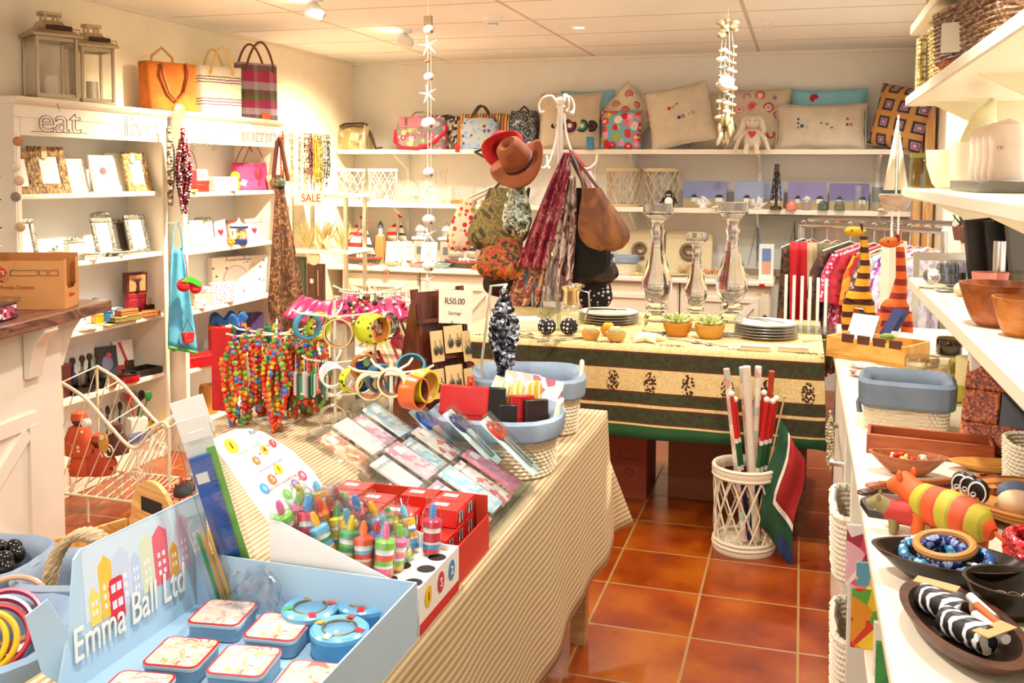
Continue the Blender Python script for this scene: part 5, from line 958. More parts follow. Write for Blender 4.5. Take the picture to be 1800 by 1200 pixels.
m.build('printed_frame',t,BROWN);text('Bakers',.022,paint('#cf3a1a'),t,(.1508,.0,.05),(PX,0,PX));text('Provita Crackers',.018,paint('#b04a20'),t,(-.02,-.0765,.085),(PX,0,0))
for i in range(3):tag(MB().box(-.08,.08,-.028,.028,0,.018).build('biscuit_pack',None,paint(['#d8501c','#e0642a','#c8421a'][i],.4),bevel=.004),['orange-red biscuit pack lowest inside the open carton','orange-red biscuit pack in the middle inside the carton','orange-red biscuit pack topmost inside the carton'][i],'packet',(-2.83+.03,3.0,1.0265+.0195*i),RAD(22),'biscuit packs in the carton')
t=T('plastic_tray','clear lidded plastic tray with dark contents and a floral end on the counter','container',(-2.78,2.64,1.021),RAD(14))
MB().box(-.17,.13,-.09,.09,0,.055).build('contents',t,paint('#231a18',.4),bevel=.006);MB().box(-.18,.14,-.10,.10,.057,.075).build('lid',t,clear('#e6e0dc',.6),bevel=.006);MB().box(.131,.133,-.08,.08,.006,.05).box(-.0,.12,-.0935,-.0915,.008,.05).build('label',t,cells(('#c83a5a','#e8d8d8','#5a1a3a','#d86a80','#7a5a6a'),70.,.3),smooth=0)
# wire garden sleigh with dolls
t=T('wire_sleigh','cream wire garden sleigh standing on the floor between counter and bookcase','wire sleigh',(0,0,0));CW=paint('#e6d8b8',.45)
rim=[at(x,y,y=3.42)for x,y in((108,672),(150,700),(190,745),(222,780),(242,786),(262,762),(285,742),(297,752))]
base=[at(x,y,y=3.42)for x,y in((108,905),(150,896),(190,878),(222,868),(242,860),(262,850),(285,842),(300,830))]
back=V((-.10,.34,0));fro=V((0.0,0.0,0))
base=[V((p.x,p.y,.12))for p in base]
def sm(pts,k=4):
 out=[]
 for i in range(len(pts)-1):
  p0,p1,p2,p3=pts[max(i-1,0)],pts[i],pts[i+1],pts[min(i+2,len(pts)-1)]
  for q in range(k):
   u=q/k;out.append(.5*((2*p1)+(p2-p0)*u+(2*p0-5*p1+4*p2-p3)*u*u+(3*p1-p0-3*p2+p3)*u**3))
 return out+[pts[-1]]
for sh,nm in((fro,'front_side'),(back,'back_side')):
 m=MB().tube([p+sh for p in sm(rim)],.008,8).tube([p+sh for p in sm(base)],.007,8)
 for i in(0,4,7):m.tube([rim[i]+sh,V((rim[i].x,rim[i].y,.12))+sh],.006,6)
 for i in(1,4,7):m.tube([V((rim[i].x,rim[i].y,.12))+sh,V((rim[i].x,rim[i].y,0.004))+sh],.006,6)
 for i in range(14):k=i/13*(len(rim)-1);a=int(min(k,len(rim)-2));P_=rim[a].lerp(rim[a+1],k-a)+sh;m.tube([P_,V((P_.x-.16,P_.y,max(.12,P_.z-.42)))],.0028,5)
 m.build(nm,t,CW)
m=MB()
for i in range(16):k=i/15*(len(base)-1);a=int(min(k,len(base)-2));P_=base[a].lerp(base[a+1],k-a);m.tube([P_,P_+back],.003,5)
for i in range(8):k=i/7*(len(rim)-1);a=int(min(k,len(rim)-2));P_=rim[a].lerp(rim[a+1],k-a);m.tube([P_,P_+back],.003,5)
m.build('cross_wires',t,CW)
for i in range(3):
 P_=rim[2+i*2]+V((0,-.006,-.12));m=MB();m.tube([(P_.x+(.012+.0016*q)*cos(q*.6),P_.y,P_.z+(.012+.0016*q)*sin(q*.6))for q in range(18)],.003,5);m.build('scroll',t,CW)
OR=dots('#c8502a',('#e6c8a0','#8a2a1c','#d87a4a'),30.,.22);
for i,(x,y,yy,s_,m_,lab)in enumerate(((140,760,3.60,.085,OR,'orange print cloth doll lying in the wire sleigh at the left'),(175,800,3.62,.08,dots('#b8452a',('#e0c0a0','#5a2a22'),26.,.25),'rust print cloth doll sitting upright in the middle of the wire sleigh'),(150,840,3.6,.075,OR,'orange patterned cloth doll at the bottom of the wire sleigh'),(205,770,3.66,.06,fabric('#5a2f22'),'dark brown cloth doll behind the sleigh rim'))):
 p=at(x,y,y=yy);t=T('cloth_doll',lab,'doll',(p.x,p.y,max(.135,p.z-s_*1.4)),.3*i)
 MB().lathe([(.0001,0),(s_*.9,s_*.2),(s_,s_*.8),(s_*.6,s_*1.7),(.0001,s_*1.9)],16,sy=.7).build('body',t,m_);MB().ball((0,0,s_*2.15),s_*.42,12,8).build('head',t,paint('#5a3424',.7));MB().lathe([(s_*.46,s_*2.15),(s_*.4,s_*2.5),(.0001,s_*2.65)],14).build('headscarf',t,m_)
p=at(150,780,y=3.55);p=at(180,750,y=3.40);t=T('wooden_tag','yellow wooden owl-like charm hanging on the sleigh rim','ornament',(p.x,3.404,p.z-.09));MB().ball((0,0,.02),.035,12,10,(.8,.25,1.3)).build('body',t,wood('#c98f3a','#e0b060'));MB().at((0,-.01,.045),(PX,0,0)).lathe([(.012,0),(.012,.003),(.006,.004),(.0001,.004)],14).build('face',t,paint('#efe0c0'))
p=at(155,730,y=3.41);t=T('white_rose_charm','small white fabric rose tied to the sleigh rim','ornament',(p.x,3.40,p.z-.03));MB().ball((0,0,0),.02,12,8).torus((0,-.012,0),.012,.006,(PX,0,0),14,6).build('petals',t,WHITE)
# side table with trug and lined baskets
t=T('side_table','low cloth-covered side table at the left of the striped table','table',(0,0,0));ZT=.545
CLOTH=stripes((('#c9a876',1.0),('#ead9b4',1.25)),.020,'x',.85)
MB().prism([(-2.0,1.12),(-1.19,1.12),(-1.19,1.57),(-1.62,2.13),(-1.90,2.04)],ZT-.03,ZT).build('tabletop',t,CLOTH)
for a,b in((-1.95,1.16),(-1.25,1.16),(-1.86,1.98),(-1.64,2.05)):MB().box(a-.02,a+.02,b-.02,b+.02,0,ZT-.03).build('leg',t,BROWN)
# big striped table
TX0,TX1,TY0,TY1,TZ,HZ=-1.76,-.60,.93,3.10,.765,.33
TP=[(-1.12,TY0),(TX1,TY0),(TX1,TY1),(TX0,TY1),(TX0,2.47),(-1.12,1.62)]
t=T('display_table','long display table under a beige striped cloth in the middle of the shop','table',(0,0,0))
MB().prism([(-1.10,TY0+.02),(TX1-.02,TY0+.02),(TX1-.02,TY1-.02),(TX0+.02,TY1-.02),(TX0+.02,2.48),(-1.10,1.63)],TZ-.035,TZ-.008).build('tabletop',t,wood('#a87c4a','#c09660'))
for a,b in((-1.05,TY0+.07),(TX1-.07,TY0+.07),(TX1-.07,TY1-.07),(TX0+.07,TY1-.07)):MB().box(a-.025,a+.025,b-.025,b+.025,0,TZ-.035).build('leg',t,wood('#a87c4a','#c09660'))
def drape(u,v):
 n_=len(TP);s_=(u*n_)%n_;k=int(s_);f=s_-k;a,b=TP[k],TP[(k+1)%n_];L_=math.hypot(b[0]-a[0],b[1]-a[1]);nx,ny=(b[1]-a[1])/L_,-(b[0]-a[0])/L_
 d=f*L_;cn=min(f,1-f)*L_;e=math.exp(-(cn/.10)**2);out=.012*v+(.005*sin(d*19+k)+.006*sin(d*9+2*k))*v*(1-e)+.02*v**1.2
 x,y=a[0]+(b[0]-a[0])*f+nx*out,a[1]+(b[1]-a[1])*f+ny*out
 if k==2:e2=math.exp(-((d-.07)/.05)**2);x+=.13*e2*v;y+=.16*e2*v
 return(x,y,TZ-(TZ-HZ)*v-.008*sin(d*7)*v)
m=MB();m.grid(drape,600,14,True);cl=m
o=cl.build('tablecloth',None,None,smooth=50,solid=.003);tag(o,'beige and cream striped tablecloth draped over the long display table','tablecloth')
s=N('cloth_stripe');sp=s.n('ShaderNodeSeparateXYZ');co_=s.coord();s.l(co_,sp.inputs[0]);ge=s.n('ShaderNodeNewGeometry');sn=s.n('ShaderNodeSeparateXYZ');s.l(ge.outputs['True Normal'],sn.inputs[0])
side=s.math('LESS_THAN',s.math('ABSOLUTE',sn.outputs[2]),.6)
co2=s.math('ADD',s.math('MULTIPLY',sp.outputs[0],s.math('SUBTRACT',1.,side)),s.math('MULTIPLY',sp.outputs[2],side))
fr=s.math('FRACT',s.math('DIVIDE',co2,.0165));n2=s.n('ShaderNodeTexNoise');n2.inputs['Scale'].default_value=500;s.bump(n2.outputs[0],.2,.001)
s.set(s.ramp(fr,[(0,'#ad8f66'),(.42,'#ad8f66'),(.5,'#d4c09a'),(.92,'#d4c09a'),(1,'#ad8f66')]),.85);o.data.materials.append(s.m)
o2=MB().prism(TP,TZ-.004,TZ).build('cloth_top',o,s.m)
# blue gift display box with tins
BB=paint('#9fc3dc',.5);BB2=paint('#b4d2e6',.45)
bx0,bx1,by0,by1=-1.03,-.60,1.06,1.455
t=T('gift_display_box','pale blue open cardboard display box with raised illustrated lid in the foreground','display box',(bx0,by0,TZ));W_,D_=bx1-bx0,by1-by0
MB().box(0,W_,0,D_,0,.003).build('bottom_panel',t,BB);MB().box(W_-.003,W_,0,D_,.003,.10).build('right_panel',t,BB2);MB().box(.003,W_-.003,D_-.003,D_,.003,.10).build('back_panel',t,BB2);MB().box(.003,W_-.003,0,.003,.003,.05).build('front_panel',t,BB)
lid=MB().prism([(.05,0),(D_+.05,0),(D_+.05,.19),(.13,.20),(.115,.19),(.09,.09)],-.002,.002,'x').build('lid_panel',t,BB2);lid.matrix_basis=Matrix.Translation((.0,0,.003))@Matrix.Rotation(-.10,4,'Y')
fl=MB().prism([(.0,0),(.0,.09),(-.03,.15),(-.06,.13),(-.04,.04)],-.002,.002,'x').build('side_flap',t,BB2,solid=0);fl.matrix_basis=Matrix.Translation((-.005,.09,.0))@Matrix.Rotation(-.75,4,'Z')
def pr(name,poly,c,h=.0004):MB().prism(poly,.0022,.0024+h,'x').build(name,lid,paint(c,.6))
y0=.12;pr('printed_sky',[(.125,.085),(D_+.045,.085),(D_+.045,.185),(.145,.198),(.13,.195)],'#cfe0ee',-.0001)
cols=('#f0d56a','#f2c04a','#c8d4ea','#bccfe6','#d8e0c0','#e46a7a','#e6a83a','#d8c0d8','#bcd0e4');y=.135
for i,c in enumerate(cols):
 w_=.022+.008*((i*7)%3);h_=.045+.02*((i*5)%3)+(.02 if i in(2,3,5)else 0)
 pr('printed_house',[(y,.075),(y+w_,.075),(y+w_,.075+h_),(y+w_/2,.075+h_+.014),(y,.075+h_)],c)
 m=MB()
 for zz_ in(0.09,.105,.12):
  if zz_<.075+h_-.004:m.box(.0028,.0032,y+w_*.25,y+w_*.42,zz_,zz_+.008).box(.0028,.0032,y+w_*.58,y+w_*.75,zz_,zz_+.008)
 m.build('printed_windows',lid,paint('#f4f0f4',.6),smooth=0);y+=w_+.003
MB().prism(rrect(.032,.07,.006),.0034,.0038,'x').build('printed_bus',lid,paint('#d82a3c',.5)).location=(0,.195,.095)
m=MB()
for zz_ in(.082,.108):m.box(.0039,.0043,.183,.193,zz_,zz_+.013).box(.0039,.0043,.196,.207,zz_,zz_+.013)
m.build('bus_windows',lid,paint('#dfe4f4',.5),smooth=0)
text('Emma Ball Ltd',.072,WHITE,lid,(.006,.225,.062),(PX,0,PX),sx=.66,extrude=.001,shear=.15)
TB=paint('#7fa3bd',.35)
def sqtin(x,y,lab,pal,rz=0.):
 t=T('square_tin',lab,'tin',(x,y,TZ+.004),rz,'square tins in the blue box')
 MB().prism(rrect(.088,.088,.012),0,.022).build('base',t,TB,bevel=.002);l=MB().prism(rrect(.092,.092,.013),.0225,.030).build('lid',t,paint('#b9c8d4',.25),bevel=.002)
 MB().prism(rrect(.0915,.0915,.013),.0302,.0306).build('rim_line',l,RED);MB().prism(rrect(.084,.084,.010),.0308,.0312).build('picture',l,mottle(pal,26.,.3,detail=2.));return t
PS=('#d8dce2','#e8d0b0','#c9d4d8','#d8b06a','#c8ccd4','#e07a4a','#d4d8d8');PB=('#d8d4cc','#e0c8b0','#c8c4c4','#d8a08a','#e6dcc8','#ccd0cc')
for x,y,lab,pal,rz in((392,1080,'square tin with a pink and buff picture, farthest left beside the rulers',PB,.15),(490,1105,'square tin with a gull picture next to the round tins',PS,.12),(320,1150,'square tin with orange beach huts and gull, second row left',PS,.15),(430,1165,'square tin with orange beach huts and gull, second row right',PS,.15),(236,1214,'square tin with a beach picture cut by the bottom left of the frame',PB,.15),(545,1195,'square tin with red crab and sand picture at the bottom right of the box',('#cfd8dc','#e6d0a0','#d8c890','#d85a4a','#e8d8b0'),.12)):
 p=at(x,y,z=TZ+.03);sqtin(p.x,p.y-.0,lab,pal,rz)
sqtin(-.80,1.125,'square tin at the bottom centre edge of the picture, in the blue box',PS,.15)
def rdtin(x,y,lab,cf):
 p=at(x,y,z=TZ+.035);t=T('round_tin',lab,'tin',(p.x,p.y,TZ+.004),0,'round tins in the blue box')
 MB().lathe([(.044,0),(.046,.003),(.046,.03)],36).build('base',t,paint('#4f93bd',.3));l=MB().lathe([(.046,.031),(.048,.031),(.048,.038),(.043,.042),(.029,.040),(.027,.036)],36).build('lid',t,paint('#6fb0d4',.25))
 MB().lathe([(.0001,.033),(.027,.033)],30).build('contents',t,beady(('#d8b06a','#e6c890','#a8b06a','#c87a6a','#8a9a9a'),160.));MB().lathe([(.0001,.043),(.015,.042),(.028,.039)],30).build('window',l,CL);MB().torus((0,0,.0405),.028,.0015,n=36).build('window_rim',l,GOLD)
 for k,c in enumerate(('#d83a2a','#e8a82a','#4aa84a','#c82a3a')):a=k*PX+cf;MB().cbox((.0375*cos(a),.0375*sin(a),.0425),(.014,.012,.001),(0,.15,a)).build('badge',l,paint(c,.3))
rdtin(545,1075,'round blue tin with clear window lid at the back left, beside the cellophane',.6);rdtin(640,1065,'round blue tin with clear window lid at the back right corner of the box',.3);rdtin(597,1112,'round blue tin with clear window lid in front of the other two',1.5)
t=T('cellophane_bag','crumpled clear cellophane bag at the foot of the rulers','bag',tuple(at(450,1070,z=TZ+.03))[:2]+(TZ+.032,));rnd=random.Random(3)
mb=MB();mb.grid(lambda u,v:(.05*cos(2*pi*u)*(1-.5*v)+.008*sin(u*40+v*9),.035*sin(2*pi*u)*(1-.3*v)+.006*sin(u*31),.06*v+.008*sin(u*25)),30,6,True).build('film',t,clear('#f4f6f8',.5))
def pack(name,loc,w,L,rot,lab,cat='packet',film=True,ww=.006):
 t=T(name,lab,cat,loc);t.rotation_euler=rot
 if film:MB().box(-w/2-.008,w/2+.008,-ww-.001,ww+.001,-.006,L+.03).build('cellophane',t,clear('#f4f6f8',.35))
 return t
p=at(440,1055,z=TZ+.01);t=pack('ruler_pack',(-.955,1.49,TZ+.002),.04,.30,(.15,-.24,.55),'blue plastic ruler packs in cellophane leaning between lid and box')
MB().box(-.018,.018,-.004,0,0,.30).build('ruler',t,paint('#2f62b8',.3));m=MB()
for i in range(28):m.box(.010 if i%5 else .004,.018,-.0046,-.004,.008+i*.01,.009+i*.01)
m.build('graduation',t,paint('#16305e'),smooth=0);MB().box(-.014,.006,-.0052,-.0045,.25,.27).build('price_sticker',t,CARD,smooth=0);MB().box(.014,.030,.001,.004,.02,.31).build('green_card',t,paint('#7fc04a',.4))
MB().box(-.02,.03,.003,.0045,.30,.37).box(-.008,.018,.002,.003,.33,.345).build('header_card',t,CARD,smooth=0)
t=pack('ruler_pack',(-.99,1.56,TZ+.002),.04,.30,(.1,-.27,.5),'second ruler pack with white hang card behind the blue one');MB().box(-.018,.018,-.004,0,0,.29).build('ruler',t,paint('#3fa83a',.3));MB().box(-.03,.03,.0,.0015,.31,.385).build('header_card',t,CARD,smooth=0)
t=pack('pencil_pack',(-.96,1.45,TZ+.004),.03,.16,(.1,-.26,.55),'pack of gold and green pencils in cellophane beside the blue ruler')
for i,c in enumerate(('#3a9a3a','#d8a02a','#e0b04a')):MB().tube([(-.01+.009*i,0,0),(-.01+.009*i,0,.15)],.0036,6).tube([(-.01+.009*i,0,.15),(-.01+.009*i,0,.162)],[.0036,.0005],6).build('pencil',t,paint(c,.35))
# number display box with bagged stationery
t=T('number_display_box','white number-printed cardboard display box full of bagged stationery tubes','display box',(0,0,0));WC=paint('#f3efe8',.5)
nx0,nx1,ny0,ny1=-.885,-.60,1.465,1.66
MB().prism([(nx0,TZ),(nx1,TZ),(nx1,TZ+.085),(nx1-.03,TZ+.085),(nx0+.02,TZ+.17),(nx0,TZ+.17)],ny0,ny0+.003,'y').build('near_side_panel',t,WC);MB().prism([(nx0,TZ),(nx1,TZ),(nx1,TZ+.085),(nx1-.03,TZ+.085),(nx0+.02,TZ+.17),(nx0,TZ+.17)],ny1-.003,ny1,'y').build('far_side_panel',t,WC)
MB().box(nx1-.003,nx1,ny0+.003,ny1-.003,TZ+.02,TZ+.085).build('front_panel',t,WC);MB().box(nx1-.002,nx1+.001,ny0+.002,ny1-.002,TZ,TZ+.02).build('red_band',t,RED)
sh=MB().box(nx0+.003,nx1-.003,ny0+.003,ny1-.003,TZ+.072,TZ+.075).build('holed_shelf',t,WC)
for i,(a,b)in enumerate(((-.028,.04),(-.028,.10),(-.028,.155),(-.075,.04),(-.075,.10))):MB().lathe([(.017,TZ+.0752),(.0001,TZ+.0753)],20,(nx1+a,ny0+b,0)).build('hole',t,paint('#2a1f18',.9))
for i,(y,c,n_)in enumerate(((.04,'#e8c81c','1'),(.10,'#c8283a','5'),(.155,'#3a8ac8','2'))):
 o=MB().at((nx1+.0005,ny0+y,TZ+.055),(PX,0,PX),(1,1.25,1)).lathe([(.015,0),(.015,.0008),(.0001,.0008)],24).build('number_badge',t,paint(c));text(n_,.022,paint('#a02a1a')if i==0 else WHITE,t,(nx1+.0018,ny0+y,TZ+.054),(PX,0,PX))
lidN=MB().prism([(0,0),(.20,0),(.205,.05),(.19,.12),(.15,.20),(.12,.225),(.08,.24),(0,.24)],-.0015,.0015,'x').build('lid_panel',t,WC);lidN.matrix_basis=Matrix.Translation((nx0,ny0,TZ+.165))@Matrix.Rotation(-.72,4,'Y')@Matrix.Diagonal((1,1,.76,1))
def nb(y,z_,c,n_,r=.011):
 MB().at((.0016,y,z_),(0,PX,0),(1,1,1)).lathe([(r*1.25,0),(r*1.25,.0006),(.0001,.0007)],20,sy=.8).build('number_badge',lidN,paint(c,.5));text(n_,r*1.6,paint('#8a2a1a')if c in('#f0d020','#f0b020')else WHITE,lidN,(.003,y,z_),(PX,0,PX),extrude=.0003)
for y,z_,c,n_,r in((.04,.205,'#f0d020','1',.017),(.075,.145,'#e07a2a','6',.010),(.115,.16,'#f0b020','4',.011),(.15,.165,'#d83a3a','7',.010),(.045,.075,'#3a9ad8','6',.012),(.08,.085,'#e8702a','5',.012),(.115,.10,'#f0d020','1',.012),(.09,.035,'#6ab04a','1',.012),(.13,.045,'#8a7ab0','0',.012),(.165,.055,'#e03a6a','8',.012)):nb(y,z_,c,n_,r)
for y,z_,n_ in((.095,.155,'+'),(.133,.165,'='),(.063,.08,'-'),(.098,.092,'='),(.11,.04,'+'),(.148,.05,'=')):text(n_,.016,RED,lidN,(.003,y,z_),(PX,0,PX),extrude=.0003)
text('numbers numbers',.012,paint('#8ac8a0'),lidN,(.003,.08,.18),(PX,0,PX),extrude=.0002);text('counting times table',.011,paint('#c88ab0'),lidN,(.003,.10,.118),(PX,0,PX),extrude=.0002);text('take away and add it up',.0105,paint('#d86a7a'),lidN,(.003,.10,.066),(PX,0,PX),extrude=.0002);text('fun',.02,paint('#7a6a78'),lidN,(.003,.12,.215),(PX,0,PX),extrude=.0002)
random.seed(11)
CC=('#e8502a','#f0b020','#7fc04a','#3f8fd0','#d82a4a','#e86a9a','#6ab8d8','#f0782a','#4aa060','#e8d030')
def tube_gift(i,loc,lean,lab,tall=1.,bag=True):
 c1,c2,c3=CC[i%10],CC[(i*3+2)%10],CC[(i*7+5)%10]
 t=T('stationery_tube',lab,'stationery set',loc,0,'bagged stationery tubes in the number box');t.rotation_euler=lean
 MB().lathe([(.015,0),(.016,.003),(.016,.05*tall)],16).build('tube',t,stripes(((c1,1),(c3,1),('#f0e8dc',.5),(c2,1)),.03,'z',.3));MB().lathe([(.0165,.05*tall),(.0165,.062*tall)],16).build('label_band',t,WHITE);MB().lathe([(.018,.062*tall),(.018,.076*tall),(.015,.08*tall),(.0001,.082*tall)],16).build('cap',t,paint(c2,.3))
 MB().lathe([(.006,.08*tall),(.007,.10*tall),(.004,.115*tall),(.0001,.118*tall)],10).build('pencil_top',t,paint(c3,.3))
 if bag:MB().lathe([(.0185,0),(.0205,.05),(.0205,.085*tall),(.012,.12*tall),(.017,.135*tall)],10).build('cellophane',t,clear('#f6f8fa',.35))
 return t
k=0;W3=('orange','yellow','green','blue','red','pink','sky blue','amber','dark green','lemon')
for r_ in range(7):
 for c_ in range(4):
  x=nx0+.025+r_*.036;y=ny0+.033+c_*.044
  if r_==6 and c_<3:continue
  zb=TZ+.08+max(0,(5-r_))*.008
  tube_gift(k,(x+random.uniform(-.004,.004),y+random.uniform(-.003,.003),zb),(random.uniform(-.25,.3),random.uniform(-.45,.15),random.uniform(-1,1)),'%s-capped bagged stationery tube, %s row from the lid, place %s from the near side'%(W3[(k*3+2)%10],('first','second','third','fourth','fifth','sixth','seventh')[r_],('one','two','three','four')[c_]),random.uniform(.62,.85));k+=1
RC=cells(('#d02218','#d82a1e','#e8d8c8','#c81c14','#d02218','#d6301f'),30.,.4)
t=T('red_display_tray','shallow red cardboard tray holding little red boxes behind the number box','tray',(-.775,1.77,TZ));MB().box(-.16,.165,-.085,.09,0,.004).build('bottom_panel',t,RED);MB().box(-.16,.165,-.09,-.086,0,.05).build('front_panel',t,RED);MB().box(-.16,.165,.09,.094,0,.115).build('back_panel',t,paint('#b8341c',.6));MB().box(.165,.168,-.09,.094,0,.075).build('side_panel',t,paint('#cf2a18',.5));MB().box(-.163,-.16,-.09,.094,0,.075).build('side_panel',t,paint('#cf2a18',.5))
for i in range(3):
 for j in range(4):
  for l in range(3-(1 if(i+j)%3==0 else 0)):
   q=(i,j,l);lab='small red box in red tray, column %s from aisle, %s row, layer %s from bottom'%(('one','two','three','four')[3-j],('near','middle','far')[i],('one','two','three')[l])
   o=T('small_red_box',lab,'box',(-.775-.12+j*.075,1.77-.055+i*.056,TZ+.005+l*.0385),0,'small red boxes in the red tray');MB().box(-.034,.034,-.026,.026,0,.037).build('carton',o,paint('#d0241a',.4),bevel=.0015);MB().cbox((.0345,.0,.018),(.001,.03,.02)).build('barcode_panel',o,cells(('#e8e0d8','#3a3a3a'),220.,.5,bump=0,stretch=(1,1,.05)));MB().cbox((-.008,0,.0375),(.03,.016,.001)).build('top_label',o,paint('#f0dcc8',.5))
t=T('card_rack','tiered clear acrylic rack of cards and craft packs on the striped table','display rack',(0,0,0));AC=clear('#f6fafa',.15)
rx1,ry0,ry1=-.615,1.90,2.20
for i in range(3):MB().add([(rx1-.13*i,ry0-.02,TZ+.01+.045*i),(rx1-.13*i,ry1+.04,TZ+.01+.045*i),(rx1-.13*i-.17,ry1+.04,TZ+.10+.045*i),(rx1-.13*i-.17,ry0-.02,TZ+.10+.045*i)],[(0,1,2,3)]).build('tier',t,AC,solid=.003);MB().box(rx1-.13*i,rx1-.13*i+.003,ry0-.02,ry1+.04,TZ+.001+.045*i,TZ+.05+.045*i).build('lip',t,AC)
PKS=((('#e6c8cc','#d89aa8','#e8d8d8'),'pink patterned paper pack'),(('#d87a8a','#c86878','#e0909c'),'rose paper pack'),(('#e8c89a','#e0a878','#f0dcb8','#d88a6a'),'peach floral paper pack'),(('#c8e0e0','#a0c8d0','#e0e8e0'),'pale blue card pack'),(('#e8e4dc','#d8d4cc','#8a8a98'),'white card pack with tiny figures'),(('#f0ece4','#e4e0d8','#f4f0e8'),'plain white envelope pack'),(('#ece4d8','#d86a5a','#e8e0d4','#d8d0c4'),'white card pack with orange prints'),(('#e8e0e4','#3a3a4a','#c84a6a','#d8d4dc'),'letter sticker pack with dark capitals'))
k=0
for i in range(3):
 for j in range(4):
  pal,nm=PKS[(i*4+j*3+i)%8];y=ry0+.035+j*.078;x=rx1-.13*i-.02;
  t=T('craft_pack','%s, %s tier of the clear rack, %s from near end'%(nm,('lowest','middle','top')[i],('first','second','third','fourth')[j]),'craft pack',(x,y,TZ+.022+.045*i+.012*(j%2)),0,'craft packs in the clear rack');t.rotation_euler=(0,-1.05+.0*j,0)
  MB().box(-.0025,.0025,-.036,.036,0,.15).build('card',t,cells(pal,60.,.4,bump=0));MB().box(.0035,.004,-.038,.038,-.004,.165).build('cellophane',t,clear('#f6f8fa',.3));MB().box(.0026,.0031,-.014,.014,.115,.14).build('price_label',t,CARD,smooth=0)
for i,(x,y,c,lab)in enumerate(((-.86,2.24,'#1f5fb8','blue-handled craft scissors in a blister pack behind the card rack'),(-.97,2.22,'#e8702a','bundle of orange and striped pencils pack at the left of the card rack'),(-.77,2.24,'#3a3a7a','dark blue-handled craft scissors pack next to the wallet basket'),(-.66,2.20,'#e03a1a','red-handled craft scissors in a blister pack nearest the aisle'))):
 t=T('scissors_pack',lab,'craft pack',(x+.07,y-.02,TZ+.07));t.rotation_euler=(0,-.85,0)
 MB().box(-.003,0,-.03,.03,0,.18).build('backing_card',t,paint('#cfe0dc',.4));MB().box(.0135,.0142,-.031,.031,0,.185).build('blister',t,clear('#f0f6f6',.35))
 MB().at((.006,-.010,.14),(0,PX,0)).torus((0,0,0),.015,.005,n=16,k=6,sx=1.5).build('handle',t,paint(c,.3));MB().at((.006,.012,.135),(0,PX,0)).torus((0,0,0),.014,.005,n=16,k=6,sx=1.4).build('handle',t,paint(c,.3));MB().prism([(-.006,.02),(.006,.02),(.010,.115),(-.010,.115)],.004,.008,'x').build('blade',t,STEEL)
 # lined wicker baskets
def wickerwall(shape,h,rows,r,n,mb,z0=0.,flare=.06,amp=.0022,ns=None):
 """rows of undulating cane round a closed outline shape(u)->(x,y)"""
 for j in range(rows):
  z=z0+h*(j+.5)/rows;k=1+flare*(z-z0)/h;pts=[]
  for i in range(n):
   x,y=shape(i/n);q=V((x,y,0));L=q.length or 1;o=amp*(1 if(i+j)%2 else-1);pts.append((x*k*(1+o/L),y*k*(1+o/L),z))
  mb.tube(pts,r,4,closed=True)
 return mb
def squircle(w,d,k=.4):return lambda u:(w/2*math.copysign(abs(cos(2*pi*u))**k,cos(2*pi*u)),d/2*math.copysign(abs(sin(2*pi*u))**k,sin(2*pi*u)))
def lined_basket(loc,w,d,h,lab,rz=0.,cane=None,lin_=None,k=.4,rows=14,ov=.33,bow=False,n=84,handle=False,grp=None):
 t=T('lined_basket',lab,'basket',loc,rz,grp);cane=cane or paint('#e6d6b8',.6);lin_=lin_ or fabric('#8f9eae','#8090a2',220.);sh=squircle(w,d,k)
 m=wickerwall(sh,h*.93,rows,h/rows*.56,n,MB(),0.002);m.build('wicker_wall',t,cane)
 MB().add([(sh(i/40)[0],sh(i/40)[1],.004)for i in range(40)],[tuple(range(40))]).build('base',t,cane,solid=.004)
 def lf(u,v):
  x,y=sh(u);wob=1+.006*sin(u*40)+.006*sin(u*97)
  if v<.5:q=v/.5;kk=(1.07+.03*sin(pi*q*.5))*wob+.006*sin(u*60)*(1-q)+.012/math.hypot(x,y);z=h*(1-ov)+(h*(ov+.03))*q
  else:q=(v-.5)/.5;kk=(1.115-.17*min(1,q*4)-.08*q)*wob;z=h*1.03-h*.97*q**1.3
  return(x*kk,y*kk,z)
 mb=MB().grid(lf,72,16,True);mb.add([lf(i/72,1)for i in range(72)],[tuple(range(72))]);mb.build('liner',t,lin_,solid=.003)
 if bow:MB().tube([(-w*.56,-d*.3,h*.7),(-w*.62,-d*.34,h*.5),(-w*.6,-d*.36,h*.3)],.004).tube([(-w*.56,-d*.3,h*.7),(-w*.6,-d*.2,h*.5),(-w*.57,-d*.2,h*.25)],.004).build('ribbon',t,lin_)
 if handle:MB().tube([(w*.52,-.04,h*.7),(w*.56,-.03,h*1.2),(w*.56,.03,h*1.2),(w*.52,.04,h*.7)],.007,8).build('handle',t,paint('#eadfc6',.6))
 return t
lined_basket((-.765,2.42,TZ+.001),.30,.26,.15,'white wicker basket with blue-grey liner full of wallets, beside the card rack',.1,k=.7,handle=True)
lined_basket((-.80,2.84,TZ+.001),.30,.26,.165,'empty white wicker basket with blue-grey liner at the far corner of the striped table',.25,k=.5,handle=True)
